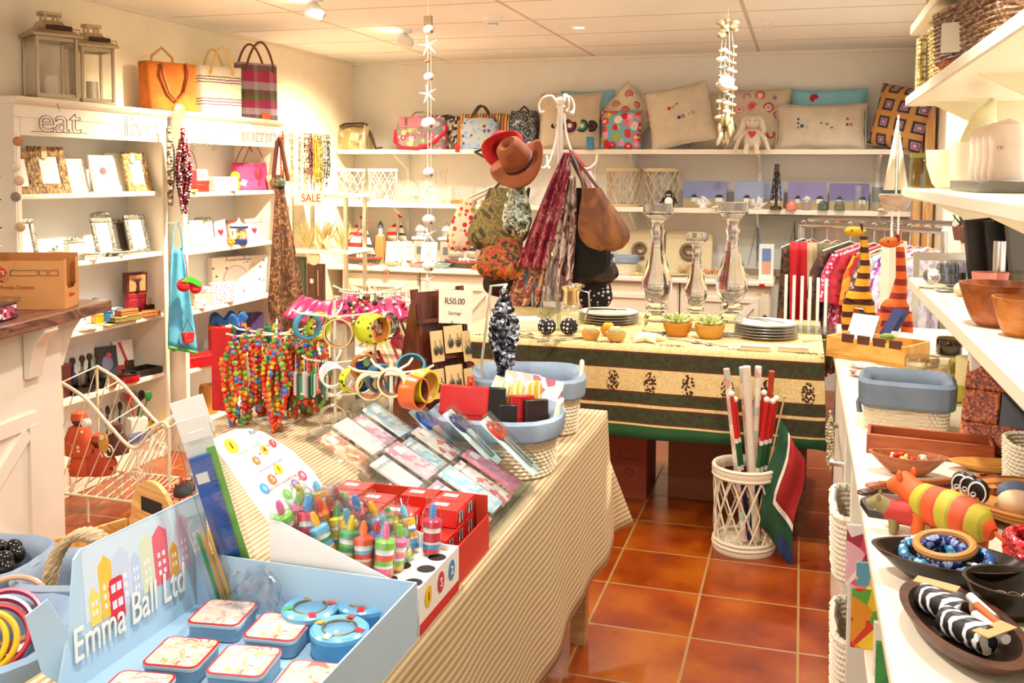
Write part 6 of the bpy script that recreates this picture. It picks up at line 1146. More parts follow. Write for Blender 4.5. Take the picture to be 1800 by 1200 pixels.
for i,(x,y,w_,h_,c,rz,lab)in enumerate(((-.85,2.36,.13,.17,'#c8201a',.0,'large red leather wallet at the left in the lined basket'),(-.775,2.385,.07,.165,'#171313',.15,'black leather wallet beside the large red one'),(-.70,2.43,.07,.14,'#b01a1c',.4,'dark red leather purse at the right in the lined basket'),(-.735,2.40,.05,.12,'#1f1614',.2,'small black purse in the middle of the lined basket'),(-.66,2.44,.07,.13,'#2a1510',.5,'brown wrapped purse at the right rim of the lined basket'))):
 t=T('wallet',lab,'wallet',(x,y,TZ+.05),rz+.25);t.rotation_euler=(-.12,.06,rz+.25);MB().box(-w_/2,w_/2,0,.022,0,h_).build('cover',t,paint(c,.3),bevel=.004);MB().box(-w_/2-.001,w_/2+.001,-.001,.006,h_*.55,h_*.56).build('stitching',t,paint('#5a1a12' if c[1]!='1' else '#3a3030',.5))
for i,(x,y,c,lab)in enumerate(((-.735,2.47,'#e6cc70','yellow and white striped felt purse standing in the wallet basket'),(-.69,2.49,'#d8a83a','mustard striped pouch in the wallet basket'),(-.775,2.47,'#efe0b0','cream striped pouch next to the black wallet'))):
 tag(MB().tube([(0,0,0),(.0,0,.10),(.01,0,.145),(.02,0,.16)],[.022,.022,.02,.008],12).build('pouch',None,stripes(((c,1),('#f0e6c8',.5),(c,1),('#b87a2a',.3)),.016,'x')),lab,'pouch',(x,y,TZ+.06))
for i,(x,y,z_,r,lab)in enumerate(((-.74,2.54,.19,.5,'white printed card packet at the back of the wallet basket'),(-.69,2.56,.175,.1,'pink and white sock packet at the back right of the wallet basket'),(-.80,2.53,.17,-.3,'cream lace packet at the back left of the wallet basket'))):
 o=MB().box(-.05,.05,-.006,.006,0,.10).build('fabric_packet',None,cells((('#efe6dc','#c8b8b0','#e8dcd0'),('#e8d8d4','#b05a6a','#f0e8e0'),('#efe4cc','#d8c8a8'))[i],45.,.5));tag(o,lab,'packet',(x,y,TZ+z_-.06));o.rotation_euler=(-.4,.2,r)
t=T('red_clip','orange-red clip standing behind the large red wallet','clip',(-.835,2.40,TZ+.20));MB().tube([(-.008,0,0),(-.006,0,.04),(.006,0,.04),(.008,0,0)],.004).build('loop',t,paint('#e8401c',.3))
# wooden earring stand
WD=wood('#4a1c0e','#6e2f18',9.,.35,'z');t=T('earring_stand','dark wooden stepped stand hung with earring cards on the striped table','display stand',(-.985,2.62,TZ+.001),RAD(55))
t2=Matrix.Rotation(-.17,4,'X')
MB().prism([(-.02,0),(.19,0),(.07,.40),(.03,.40)],-.085,-.073,'x').build('side_panel',t,WD);MB().prism([(-.02,0),(.19,0),(.07,.40),(.03,.40)],.073,.085,'x').build('side_panel',t,WD)
m=MB();m.M=Matrix.Translation((0,-.02,0))@t2;m.box(-.073,.073,0,.01,0,.44).build('back_board',t,WD);m=MB();m.M=Matrix.Translation((0,-.026,0))@t2;m.box(-.089,-.073,-.006,.016,0,.45).build('left_upright',t,WD);m=MB();m.M=Matrix.Translation((0,-.026,0))@t2;m.box(.073,.089,-.006,.016,0,.45).build('right_upright',t,WD)
for z_ in(.12,.24,.35):m=MB();m.M=Matrix.Translation((0,-.035,0))@t2;m.box(-.089,.089,-.01,.006,z_,z_+.012).build('ledge',t,WD)
ec=Matrix.Translation((-.985,2.62,TZ))@Matrix.Rotation(RAD(55),4,'Z')@Matrix.Translation((0,-.055,0))@t2
def ecard(x,z_,w_,h_,lab,tw=0.):
 t=T('earring_card',lab,'earring card',(0,0,0));t.matrix_basis=ec@Matrix.Translation((x,0,z_))@Matrix.Rotation(tw,4,'Z')
 MB().box(-w_/2,w_/2,-.001,.001,-h_,0).build('card',t,paint('#dcb880',.6));MB().tube([(-.004,0,0),(0,.004,.014),(.004,0,0)],.0012).build('hook',t,BLACK)
 for s_ in(-1,1):MB().tube([(s_*w_*.2,-.003,-h_*.3),(s_*w_*.2,-.004,-h_*.45)],.001).ball((s_*w_*.2,-.005,-h_*.62),.009,10,8,(1,.4,1.6)).build('earring',t,metal('#6a6a60',.3))
ecard(-.04,.33,.055,.09,'tan earring card with dark drops, upper left of the wooden stand',.3);ecard(.02,.34,.06,.08,'tan earring card second in the upper row of the wooden stand',-.2);ecard(.065,.32,.05,.09,'tan earring card at the upper right of the wooden stand',.5)
ecard(-.045,.22,.045,.085,'narrow earring card with one drop, lower left of the wooden stand',.2);ecard(.01,.225,.06,.085,'earring card with two grey oval drops in the lower row',0);ecard(.06,.21,.045,.08,'earring card at the lower right of the wooden stand',.4)
t=T('header_card','white price card clipped at the top of the earring stand','card',(0,0,0));t.matrix_basis=ec@Matrix.Translation((.03,.004,.345))@Matrix.Rotation(.12,4,'Y');MB().box(-.055,.065,-.001,.001,0,.10).build('card',t,paint('#eadcc2',.6));text('R50.00',.026,paint('#6a5a4a'),t,(0,-.0022,.065),(PX,0,0));text('Earrings',.014,paint('#a09080'),t,(0,-.0022,.03),(PX,0,0))
p=at(885,525,y=2.78);bunch('hematite_necklace',(p.x,2.78,p.z+.02),.27,.07,9,cells(('#2a2c30','#8a8e98','#17181c','#c8ccd4','#3a3a44'),80.,.15,.5),'glossy black and silver bead bunch hanging at the right of the earring stand',r=.011)
t=T('hook_arm','cream hook arm holding the glossy black bead bunch','hook',(p.x,2.78,p.z+.03));MB().tube([(0,0,0),(0,.03,.01),(-.06,.06,0),(-.09,.06,-.25),(-.09,.06,TZ-p.z-.028)],.005).build('arm',t,CW)
# jewellery stands
def jstand(x,y,h,arms,lab,rz=0.,base=.075,bm=None):
 """white wire stand; arms = list of (z, radius)"""
 t=T('jewellery_stand',lab,'jewellery stand',(x,y,TZ+.001),rz);MB().lathe([(base,0),(base,.004),(base-.01,.008),(.0001,.01)],28).build('base',t,bm or CW);MB().tube([(0,0,.008),(0,0,h)],.0045,8).build('pole',t,CW)
 for z_,r,n_ in arms:
  for k in range(n_):a=2*pi*k/n_;MB().tube([(0,0,z_-.01),(r*cos(a)*.8,r*sin(a)*.8,z_),(r*cos(a),r*sin(a),z_+.012)],.0035,6).build('arm',t,CW)
 return t
BEAD=('#d82a1c','#e8702a','#4a9a4a','#e8b81c','#3a7ac8','#d82a2a','#c81c1c','#8ab84a','#e04a1c')
jx,jy=-1.575,2.66;jstand(jx,jy,.29,((.28,.17,6),),'white wire stand hung with children bead necklaces at the left of the striped table')
for k in range(6):
 a=2*pi*k/6
 for j in range(3):
  r_=.15-.045*j;bunch('children_bead_necklace',(jx+r_*cos(a),jy+r_*sin(a),TZ+.278),.25+.025*((k+j)%3),.075,3,beady(BEAD,60.+10*j,.3),'mixed-colour bead necklaces on arm %s of the left wire stand, %s from tip'%(('one','two','three','four','five','six')[k],('first','second','third')[j]),r=.0095,grp='children bead necklaces on the left stand')
for i,(dx,c,lab)in enumerate(((-.18,'#c81f1c','red felt bag hanging at the left end of the bead stand'),(-.15,'#2a7a3a','green ribbon hanging at the left end of the bead stand'),(-.135,'#26308a','dark blue tassel hanging near the left end of the bead stand'),(-.05,'#1f7a4a','green pendant strap hanging among the bead necklaces'))):
 t=T('fabric_pendant',lab,'pendant',(jx+dx,jy-.03+.02*i,TZ+.30));w_=(.035,.006,.014,.012)[i];l_=(.28,.2,.1,.2)[i];MB().box(-w_,w_,-.006,.006,-l_,-.01).build('body',t,fabric(c),bevel=.004);MB().tube([(0,0,-.012),(0,0,0)],.002).build('cord',t,fabric(c))
t=T('packet_bundle','crinkled magenta packets with price tags lying behind the bead stand','packets',(jx+.13,jy+.20,TZ+.001));MB().box(-.03,.03,-.03,.03,0,.30).build('support',t,CW)
[MB().at((-.12+.09*q,.0,.315+.012*(q%2)),(.5,.25*(-1)**q,.2*q)).grid(lambda u,v:((u-.5)*.14,(v-.5)*.12,.012*sin(pi*u)*sin(pi*v)+.003*sin(u*30)),16,8).build('packet',t,paint('#b8285e',.3),solid=.008)for q in range(4)]
jx2,jy2=-1.33,2.58;jstand(jx2,jy2,.40,((.36,.13,4),(.22,.10,4),(.12,.11,5)),'tall white wire stand carrying bangles and clear earring bags, centre of the striped table',.3)
def bangle(loc,R_,r,m,lab,rot,wide=0.,inner=None,n=36):
 t=T('bangle',lab,'bangle',loc);t.rotation_euler=rot
 if wide:MB().lathe([(R_-r,-wide),(R_,-wide),(R_+r*.6,0),(R_,wide),(R_-r,wide),(R_-r,-wide)],n).build('band',t,m)
 else:MB().torus((0,0,0),R_,r,n=n).build('band',t,m)
 if inner:MB().lathe([(R_-r-.0006,-wide*.98),(R_-r-.0006,wide*.98)],n,cap=False).build('lining',t,inner)
 return t
bp=lambda X,Y,y:tuple(at(X,Y,y=y))
YL=dots('#c9d028',('#3a4a1c','#5a6a20'),50.,.28);OB_=paint('#c9601c',.4)
bangle(bp(655,578,2.56),.043,.006,YL,'large yellow bangle with black leaf print at the top of the tall wire stand',(PX,0,1.2),.032,paint('#c8782a'))
bangle(bp(595,585,2.50),.044,.005,metal('#c9a468',.2),'wide gold ring bangle hanging facing the camera',(PX,0,.25),.006,metal('#8a6a3a',.2))
bangle(bp(540,572,2.58),.040,.008,paint('#4a9ab8',.3),'turquoise bangle at the left of the gold ring bangle',(PX,.2,.8),.014,paint('#2a5a70',.3))
bangle(bp(560,572,2.62),.040,.006,YL,'yellow-green bangle tucked behind the turquoise one',(PX,.2,1.2),.012)
bangle(bp(680,572,2.62),.04,.006,cells(('#b8b4b0','#e8e4e0','#7a7470'),90.,.2,.7),'mosaic mirror bangle right of the yellow leaf bangle',(PX,0,1.2),.012)
for i in range(4):bangle((lambda q:(q[0]+.004*i,q[1],q[2]-.003*i))(bp(582,658,2.46)),.034,.003,WHITE,'thin white bangle of the tangled set hanging at mid height, %s'%('front','second','third','rear')[i],(PX+.15*i,.2*i,.2+.25*i))
bangle(bp(617,668,2.44),.033,.005,YL,'small yellow bangle with dark zigzag print beside the white set',(PX,0,1.1),.014,paint('#a8501c'))
jx3,jy3=-1.0,2.25;jstand(jx3,jy3,.30,((.275,.11,6),),'low white wire stand of wooden bangles with dark woven base disc',.4,.085,paint('#8a7a5c',.6))
for X,Y,y,R_,m_,inn,rot,wd,lab in((690,672,2.16,.036,paint('#e8d4a8',.35),paint('#7a4a28',.5),(PX,0,.05),.012,'cream wooden bangle facing the camera on the low wire stand'),(650,678,2.30,.036,paint('#ecd8b0',.35),paint('#b8642a',.5),(PX,0,.5),.018,'cream bangle with orange lining left of the pole'),(668,665,2.36,.038,paint('#2a6a7a',.3),paint('#1f4a54',.5),(PX,0,.9),.016,'dark teal bangle behind the two cream bangles'),(727,690,2.18,.04,paint('#e0621a',.3),paint('#5a2a18',.5),(PX,0,1.42),.022,'orange bangle hanging edge-on at the right'),(745,678,2.22,.041,paint('#e8c01c',.3),paint('#a8801c',.5),(PX,0,1.3),.018,'bright yellow bangle at the right of the low wire stand'),(640,645,2.38,.036,paint('#a8602a',.35),paint('#6a3a1c',.5),(PX,0,.7),.012,'brown wooden bangle behind the teal one'),(722,645,2.40,.04,paint('#3a8a9a',.3),paint('#2a5a6a',.5),(PX-.8,0,.2),.01,'teal bangle lying over the far arms of the low wire stand')):
 bangle(bp(X,Y,y),R_,.005,m_,lab,rot,wd,inn)
jx4,jy4=-1.37,2.95;jstand(jx4,jy4,.40,((.385,.15,6),),'white wire stand crowded with silver and red earrings behind the bangles',.1)
ER=(metal('#b8b4ac',.3),metal('#8a8680',.3),paint('#b81a22',.4),metal('#c9b890',.3),paint('#3a2a26',.4),metal('#d8d4cc',.25));rnd=random.Random(9)
EN=('silver','pewter','red','brass','dark brown','bright silver')
for k in range(30):
 a=k*2.4;r_=.05+.1*rnd.random();q=k%6;z_=TZ+.39;m=MB();m.tube([(0,0,0),(0,0,-.03)],.0012,4)
 for w_ in range(5):m.ball((rnd.uniform(-.012,.012),rnd.uniform(-.01,.01),-.035-.014*w_),rnd.uniform(.006,.011),7,5)
 tag(m.build('earring_cluster',None,ER[q]),'%s bead earring cluster on the far wire stand, %s the pole'%(EN[q],'near' if r_<.1 else 'away from'),'earring',(jx4+r_*cos(a),jy4+r_*sin(a),z_),a,'%s earring clusters on the far stand'%EN[q])
jx5,jy5=-1.20,2.98;jstand(jx5,jy5,.38,((.36,.12,5),),'wire stand of red flower hair clips left of the packs',.5)
for i,(X,Y)in enumerate(((735,575),(690,580),(755,590),(735,610),(700,600),(748,558),(525,522),(612,545))):
 yy=2.9;p=at(X,Y,y=yy)if i<6 else at(X,Y+20,y=2.93);m=MB()
 for q in range(5):m.torus((0,0,0),.006+.004*q,.004,(.3*q,.4*q,0),12,5)
 tag(m.build('fabric_rose',None,RED),'red fabric rose clip among the silver clusters, %s'%('upper middle','left side','right side','lower middle','lower left','top','far left by the brown apron','left of the yellow bangle')[i],'hair clip',tuple(p),0,None)
p=at(718,545,y=2.98);t=T('feather_puff','fluffy white puff hair ornament above the red roses','hair ornament',(p.x,2.97,p.z))
MB().grid(lambda u,v:((.058+.006*sin(u*50)*sin(v*30))*cos(2*pi*u)*sin(pi*v),(.04)*sin(2*pi*u)*sin(pi*v),.042*cos(pi*v)),60,20,True).build('puff',t,fabric('#f0e6d0','#e6dac0'))
for i,(X,Y,c,lab)in enumerate(((600,755,'#4a2a1c','clear bag of dark brown earrings hanging low on the tall stand'),(640,735,'#8a8278','clear bag of chain earrings at the right of the tall stand'),(560,770,'#c9b8a0','clear bag of beaded cords hanging at the left of the tall stand'),(620,720,'#a8a49c','clear bag with big round disc earrings on the tall stand'))):
 p=at(X,Y,y=2.42+.04*i);t=T('earring_bag',lab,'earring bag',(p.x,p.y,p.z),.3*i);m=MB().box(-.035,.035,-.006,.006,-.05,.05);m.build('bag',t,clear('#f4f4f2',.35),bevel=.003)
 m=MB()
 for q in range(5):m.ball((rnd.uniform(-.02,.02),0,rnd.uniform(-.03,.02)),rnd.uniform(.006,.012),8,6,(1,.4,1))
 m.build('beads',t,paint(c,.3))
for i,(X,Y)in enumerate(((607,790),(618,792))):p=at(X,Y,y=2.40);tag(MB().ball((0,0,0),.03,14,10,(.42,.2,1.1)).build('wooden_drop',None,paint('#4a2415',.35)),'dark wooden %s drop earring hanging below the clear bags'%('left','right')[i],'earring',tuple(p))
t=T('hoop_earring','large thin wire hoop earring hanging in front of the pole','earring',bp(585,735,2.40));MB().torus((0,0,0),.038,.0022,(PX,0,.3),36,6).torus((0,.004,0),.034,.0018,(PX,.1,.3),36,6).build('hoop',t,STEEL)
p=at(560,700,y=2.44);t=T('keyring_pendant','black diamond-shaped bead pendant with orange bead','pendant',(p.x,p.y,p.z));MB().tube([(0,0,.0),(0,0,.07)],.0015).ball((0,0,.02),.008,8,6).build('cord',t,paint('#b8502a'));MB().ball((0,0,0),.015,4,2,(1,.5,1.3)).build('bead',t,BLACK)
for i in range(12):
 p=at(520+i*5,665+4*(i%3),y=2.50);c=('#b8a8a0','#3a3a3a','#2a8a4a','#c8c4c0')[i%4];o=MB().tube([(0,0,.07),(0,0,.02)],.0015,4).box(-.006,.006,-.003,.003,-.05,.02).build('keyring',None,paint(c,.3));tag(o,('rose-grey','black','green and white','silver')[i%4]+' flat keyring right of the bead necklaces, %s from the left'%('first','second','third','fourth','fifth','sixth','seventh','eighth','ninth','tenth','eleventh','last')[i],'keyring',(p.x,p.y,p.z),.2*i,('rose-grey','black','green','silver')[i%4]+' keyrings beside the bead stand')
t=T('fish_plate','dark blue bowl painted with green and red fish, behind the bangles','bowl',(-1.50,3.02,TZ+.001));MB().lathe([(.05,0),(.06,.02),(.10,.07),(.115,.12),(.11,.12),(.095,.075),(.0001,.02)],30).build('bowl',t,dots('#16306a',('#4a9a3a','#c8303a','#8ab84a','#2a5ab0'),24.,.35))
t=T('straw_bowl','coiled straw bowl behind the white bangle set','bowl',(-1.62,2.98,TZ+.001));MB().lathe([(.05,0),(.07,.05),(.085,.11),(.08,.11),(.06,.05),(.0001,.01)],28).build('bowl',t,stripes((('#c9a46a',1),('#8a6a3c',.4)),.012,'z'))
for i,(X,Y,c,lab,an)in enumerate(((735,640,'#c01a1c','pack of red chopsticks in cellophane, nearest the earring stand',-.5),(765,600,'#1a1616','pack of black chopsticks in cellophane above the red ones',-.45),(700,655,'#1a1616','pack of black and red cutlery handles in cellophane at the left',-.55),(775,640,'#b8181c','pack of red-handled cutlery touching the dark wooden stand',-.35),(745,590,'#a8988a','clear pack of pale cutlery behind the red chopsticks',-.5))):
 q=at(X,Y,y=2.86+.03*i);t=T('chopstick_pack',lab,'packet',(q.x,q.y,max(q.z-.10,TZ+.003)),.1*i);t.rotation_euler=(-.3,an,.2)
 m=MB().tube([(-.014,0,.02),(-.012,0,.20)],.005,6);m.build('stick',t,paint(c,.3));m=MB().tube([(.010,0,.02),(.014,0,.19)],.006,6);m.build('stick',t,paint('#c01a1c' if i in(0,2)else '#1a1616',.3));MB().box(-.032,.032,-.009,.009,0,.24).build('cellophane',t,clear('#f4f2ee',.4))
tag(MB().box(-.12,.12,-.05,.05,0,.10).build('packet_box',None,clear('#f0ece4',.4)),'clear plastic box under the chopstick packs','box',(-1.24,2.98,TZ+.001),.2)
p=at(480,620,y=2.5);t=T('book_pack','black and white spiral notebook hanging under the keyrings','notebook',tuple(at(497,700,y=2.60)));MB().box(-.02,.02,-.004,.004,-.03,.06).build('cover',t,BLACK);MB().box(-.021,.021,-.0045,.0045,.01,.035).build('label',t,WHITE)
# left side: trug, rope basket, bangle basket
t=T('wooden_trug','pale wooden trug with an arched cut-out handle at the left','trug',(-1.60,1.90,ZT+.001),-.38);PW=wood('#c08a44','#dcae6a',10.,.45,'x')
MB().box(-.12,.12,-.14,.14,0,.01).build('bottom_board',t,PW);MB().box(-.12,-.11,-.13,.12,.01,.10).build('side_board',t,PW);MB().box(.11,.12,-.13,.12,.01,.10).build('side_board',t,PW);MB().box(-.12,.12,-.14,-.13,.01,.11).build('end_board',t,PW)
pts=[(-.11,.0)]+[(-.11,.10)]+[(-.10*cos(pi*q/12),.11+.11*sin(pi*q/12))for q in range(13)]+[(.11,.10),(.11,0)]
m=MB();n_=len(pts);inner=[(.06*math.copysign(1,x)*min(1,abs(x)/.09),.13+.0*z+(.035 if z>.15 else 0))for x,z in pts]
def hf(sgn,yy):return[(x,yy,z)for x,z in pts]
m.prism(pts[::-1],.0,.012,'y');o=m.build('handle_board',t,PW);o.location=(.0,.124,0)
MB().prism([(-.05,.135),(.05,.135),(.05,.175),(-.05,.175)],-.0075,.0075,'y').build('hand_hole',t,paint('#1f1610',.9),bevel=.004).location=(0,.13,0)
for i,(x,y,c,lab)in enumerate(((-.08,.04,'#d8c8b0','white folded leaflet lying in the wooden trug'),)):tag(MB().prism([(0,0),(.08,0),(.05,.06)],0,.02).build('leaflet',None,CARD),lab,'paper',(-1.60,1.91,ZT+.02),.4)
tt=T('bead_roll','black felt ring roll with rust beads leaning at the far end of the trug','hair roll',(-1.50,2.09,ZT+.155));MB().ball((0,0,0),.045,18,12,(1.15,.8,1)).build('body',tt,paint('#1f1512',.6));MB().torus((0,-.01,.025),.042,.014,(.5,0,0),24,8).build('bead_trim',tt,beady(('#c85a2a','#8a2a1c','#e0a060','#5a1a14'),130.));MB().ball((.0,-.045,0),.009,8,6).build('button',tt,paint('#d8c890'))
gbox('trim_packet',(-1.375,1.69,ZT+.001),(.30,.08,.155),clear('#d88a90',.4),'red and pink cellophane-wrapped cloth roll behind the blue lid','packet',RAD(128));tag(MB().box(-.14,.14,-.03,.03,0,.14).build('cloth_roll',None,fabric('#b8283a','#9a1f30')),'red cloth roll inside the pink cellophane behind the blue lid','cloth',(-1.375,1.69,ZT+.006),RAD(128))
GREY=fabric('#8b97a6','#7c899a',220.)
t=lined_basket((-1.45,1.64,ZT+.001),.20,.18,.16,'grey-lined basket with a thick rope handle behind the blue box flap',.3,k=.6);
pts=[V((-.075*cos(pi*q/16)+.03,-.04,.12+.13*sin(pi*q/16)))for q in range(17)]
for s_ in(0,2.1,4.2):MB().tube([p_+V((.009*cos(q*1.1+s_),.009*sin(q*1.1+s_),.006*cos(q*1.1+s_)))for q,p_ in enumerate(sm(pts,3))],.010,6).build('rope',t,fabric('#c9b08a','#a88f68',300.))
lined_basket((-1.46,1.36,ZT+.001),.32,.28,.15,'blue-lined basket full of bright bangles in the bottom left corner',.3,k=.6,lin_=fabric('#8fa8c0','#7f98b2',220.))
BN=((-1.50,1.14,'#e8c81c',.055,.018,(.9,.3,.5),'wide yellow bangle at the very left edge of the picture'),(-1.46,1.17,'#2a2a1c',.05,.006,(1.0,.35,.5),'black serrated bangle right of the wide yellow one'),(-1.445,1.18,'#2a9aa0',.05,.006,(1.0,.35,.5),'teal serrated bangle in the bangle basket'),(-1.43,1.19,'#d8a81c',.052,.004,(1.0,.4,.5),'thin mustard bangle right of the teal one'),(-1.415,1.20,'#e8c020',.052,.004,(1.0,.4,.5),'thin golden yellow bangle second from the red ones'),(-1.40,1.21,'#e8b81c',.052,.003,(1.0,.45,.5),'thinnest yellow bangle beside the red bangles'),(-1.40,1.23,'#c81c24',.06,.007,(.8,.45,.5),'thick red bangle in the bangle basket'),(-1.42,1.26,'#d82a3a',.062,.007,(.7,.4,.5),'bright red bangle behind the thick red one'),(-1.43,1.29,'#d8305a',.064,.006,(.65,.4,.4),'crimson twisted bangle rearmost in the bangle basket'),(-1.46,1.33,'#c8a080',.07,.003,(.6,.3,.3),'large thin tan hoop rising behind the crimson bangle'))
for x,y,c,R_,w_,rot,lab in BN:bangle((x-.02,y+.155,ZT+.135),R_,.006,paint(c,.25),lab,rot,w_*1.2 if w_>.004 else 0.)
lined_basket((-1.70,1.62,ZT+.001),.24,.22,.16,'grey-lined basket heaped with black beads at the left edge',.2,k=.6,lin_=GREY)
rnd=random.Random(5);
for i in range(28):
 a=rnd.uniform(0,6.28);r_=rnd.uniform(0,.085);o=tag(MB().ball((0,0,0),.02,12,8).build('black_bead',None,paint('#14100f',.12)),'large glossy black bead heaped in the grey-lined basket','bead',(-1.70+r_*cos(a),1.62+r_*sin(a),ZT+.14+.05*(1-r_/.1)),0,'black beads in the grey-lined basket')if i==0 else dup(C.objects['black_bead'],(-1.70+r_*cos(a),1.62+r_*sin(a),ZT+.14+rnd.uniform(0,.05)*(1-r_/.12)))
 # yellow-cloth table at the back
t=T('dining_table','table under a yellow block-printed cloth across the aisle end','table',(0,0,0));A0,A1,B0,B1,ZY=-1.55,.10,4.15,5.15,.80
MB().box(A0+.02,A1-.02,B0+.02,B1-.02,ZY-.04,ZY-.006).build('tabletop',t,wood('#8a5a30','#a87848'))
for a in(A0+.08,A1-.08):
 for b in(B0+.1,B1-.1):MB().box(a-.03,a+.03,b-.03,b+.03,0,ZY-.04).build('leg',t,wood('#5a2f1a','#6f4226'))
s=N('block_print');co_=s.coord();sp=s.n('ShaderNodeSeparateXYZ');s.l(co_,sp.inputs[0]);Z_=sp.outputs[2]
def band(z0,z1):return s.math('MULTIPLY',s.math('GREATER_THAN',Z_,z0),s.math('LESS_THAN',Z_,z1))
nz=s.n('ShaderNodeTexNoise');nz.inputs['Scale'].default_value=90;s.l(co_,nz.inputs['Vector']);col=s.ramp(nz.outputs[0],[(.35,'#d8bc78'),(.65,'#e8d096')])
vv=s.n('ShaderNodeTexVoronoi');vv.inputs['Scale'].default_value=45;s.l(co_,vv.inputs['Vector']);grn=s.ramp(vv.outputs[0],[(.15,'#5a3014'),(.35,'#30301a'),(.6,'#3a4222')])
for z0,z1 in((.705,.765),(.55,.59),(.465,.52)):col=s.mix(band(z0-.008,z1+.008),col,'#5a2f14');col=s.mix(band(z0,z1),col,grn)
col=s.mix(band(.33,.448),col,'#24562a')
def motif(col,zc,per,hw,hh,zz_,off=0.):
 fx=s.math('SUBTRACT',s.math('FRACT',s.math('DIVIDE',s.math('ADD',sp.outputs[0],20+off),per)),.5);fx=s.math('MULTIPLY',fx,per/hw);fz=s.math('DIVIDE',s.math('SUBTRACT',zz_,zc),hh)
 d=s.math('ADD',s.math('MULTIPLY',fx,fx),s.math('MULTIPLY',fz,fz));d=s.math('ADD',d,s.math('MULTIPLY',fz,.5))
 n3=s.n('ShaderNodeTexVoronoi');n3.inputs['Scale'].default_value=95;s.l(co_,n3.inputs['Vector'])
 return s.mix(s.math('MULTIPLY',s.math('LESS_THAN',d,1.),s.math('LESS_THAN',n3.outputs[0],.56)),col,'#4a2410')
col=motif(col,.648,.165,.027,.050,Z_);
yv=sp.outputs[1];col2=motif(col,B0+.045,.29,.06,.028,yv,.1);flat=s.math('GREATER_THAN',Z_,ZY-.012);col=s.mix(flat,col,col2)
s.set(col,.85);YM=s.m
def dr2(u,v):
 s_=(u*4)%4;k=int(s_);f=s_-k;P=[(A0,B0),(A1,B0),(A1,B1),(A0,B1)];a,b=P[k],P[(k+1)%4];nx,ny=((0,-1),(1,0),(0,1),(-1,0))[k];L_=math.hypot(b[0]-a[0],b[1]-a[1]);d=f*L_
 out=.006+.010*v+.008*sin(d*7+k)*v+.004*sin(d*21)*v;return(a[0]+(b[0]-a[0])*f+nx*out*1.,a[1]+(b[1]-a[1])*f+ny*out,ZY-.40*v-.012*v*sin(d*2.4))
o=MB().grid(dr2,320,12,True).build('tablecloth',None,YM,solid=.003);tag(o,'yellow tablecloth with green bands and brown block-printed trees','tablecloth');MB().box(A0-.004,A1+.004,B0-.006,B1+.004,ZY-.004,ZY).build('cloth_top',o,YM)
for x,w_,h_,y,lab,c in((-.82,.30,.36,4.62,'reddish brown cardboard carton with printed marks under the yellow table','#8a3a1a'),(-.37,.42,.34,4.70,'large plain brown carton under the middle of the yellow table','#7a4018')):
 t=gbox('cardboard_carton',(x,y,0),(w_,.3,h_),paint(c,.7),lab,'carton');
 if x<-.5:m=MB();m.box(.02,.11,-.1512,-.15,.19,.193).box(.02,.11,-.1512,-.15,.24,.243).box(.02,.023,-.1512,-.15,.193,.24).box(.107,.11,-.1512,-.15,.193,.24).build('printed_frame',t,paint('#5a2010'),smooth=0);MB().torus((.065,-.1505,.13),.018,.002,(PX,0,0),20,5).build('printed_ring',t,paint('#5a2010'))
t=T('wooden_chair','dark wooden chair standing in shadow behind the South African flag','chair',(.42,5.75,0));CB=wood('#6a3a1c','#7f4a26')
for a,b in((-.18,-.18),(.18,-.18),(-.18,.18),(.18,.18)):MB().box(a-.018,a+.018,b-.018,b+.018,0,.43).build('leg',t,CB)
MB().box(-.21,.21,-.21,.21,.43,.46).build('seat',t,CB);MB().box(-.2,.2,.19,.21,.5,.8).build('backrest',t,CB)
# table goods
def on(X,Y):p=at(X,Y,z=ZY);return(p.x,p.y,ZY+.001)
GLS=glass('#f6faf8')
cs=lambda k:[(.062,0),(.064,.01),(.052,.035),(.046,.06),(.054,.075),(.05,.088),(.034,.10),(.05,.118),(.05,.13),(.034,.145),(.05,.165),(.068,.20),(.068,.24),(.052,.30),(.034,.37),(.024,.44),(.03,.46),(.03,.47),(.024,.48),(.026,.505),(.055,.535),(.066,.54),(.066,.585),(.06,.585),(.058,.548),(.0001,.545)]
def cand(X,Y,h,lab):
 t=T('glass_candlestick',lab,'candlestick',on(X,Y));k=h/.585;MB().lathe([(r*(k if k>.8 else .86),z*k)for r,z in cs(0)],32).build('stem',t,glass('#f4f8f7'));return t
cand(1153,588,.61,'tall turned glass candlestick at the left of the yellow table');cand(1222,580,.47,'short turned glass candlestick between the two tall ones');cand(1284,590,.62,'tall turned glass candlestick at the right, behind the succulents')
t=T('decanter','slim glass decanter with a stopper in front of the hanging scarves','decanter',on(967,580));MB().lathe([(.05,0),(.053,.01),(.05,.09),(.042,.16),(.022,.24),(.014,.30),(.014,.34),(.018,.345)],28).build('bottle',t,clear('#eaf0f0',.45));MB().lathe([(.012,.335),(.018,.36),(.010,.375),(.018,.40),(.014,.42),(.0001,.425)],16).build('stopper',t,clear('#e8e0d0',.5))
t=T('glass_jug','round glass jug with silver collar and handle right of the decanter','jug',on(1003,583));MB().lathe([(.05,0),(.062,.01),(.068,.07),(.05,.12),(.038,.135)],28).build('body',t,clear('#eef2f0',.45));MB().lathe([(.036,.13),(.04,.14),(.036,.19),(.048,.215),(.042,.215),(.032,.19),(.034,.14),(.036,.13)],28).build('collar',t,metal('#d8c8a8',.2));MB().tube([(.035,0,.2),(.085,0,.19),(.09,0,.12),(.065,0,.06)],.005).build('handle',t,STEEL)
t=T('glass_dish','large shallow glass dish at the left end of the yellow table','dish',on(925,566));MB().lathe([(.09,0),(.16,.05),(.18,.06),(.17,.056),(.09,.008),(.0001,.006)],40).build('dish',t,clear('#eef0ea',.4))
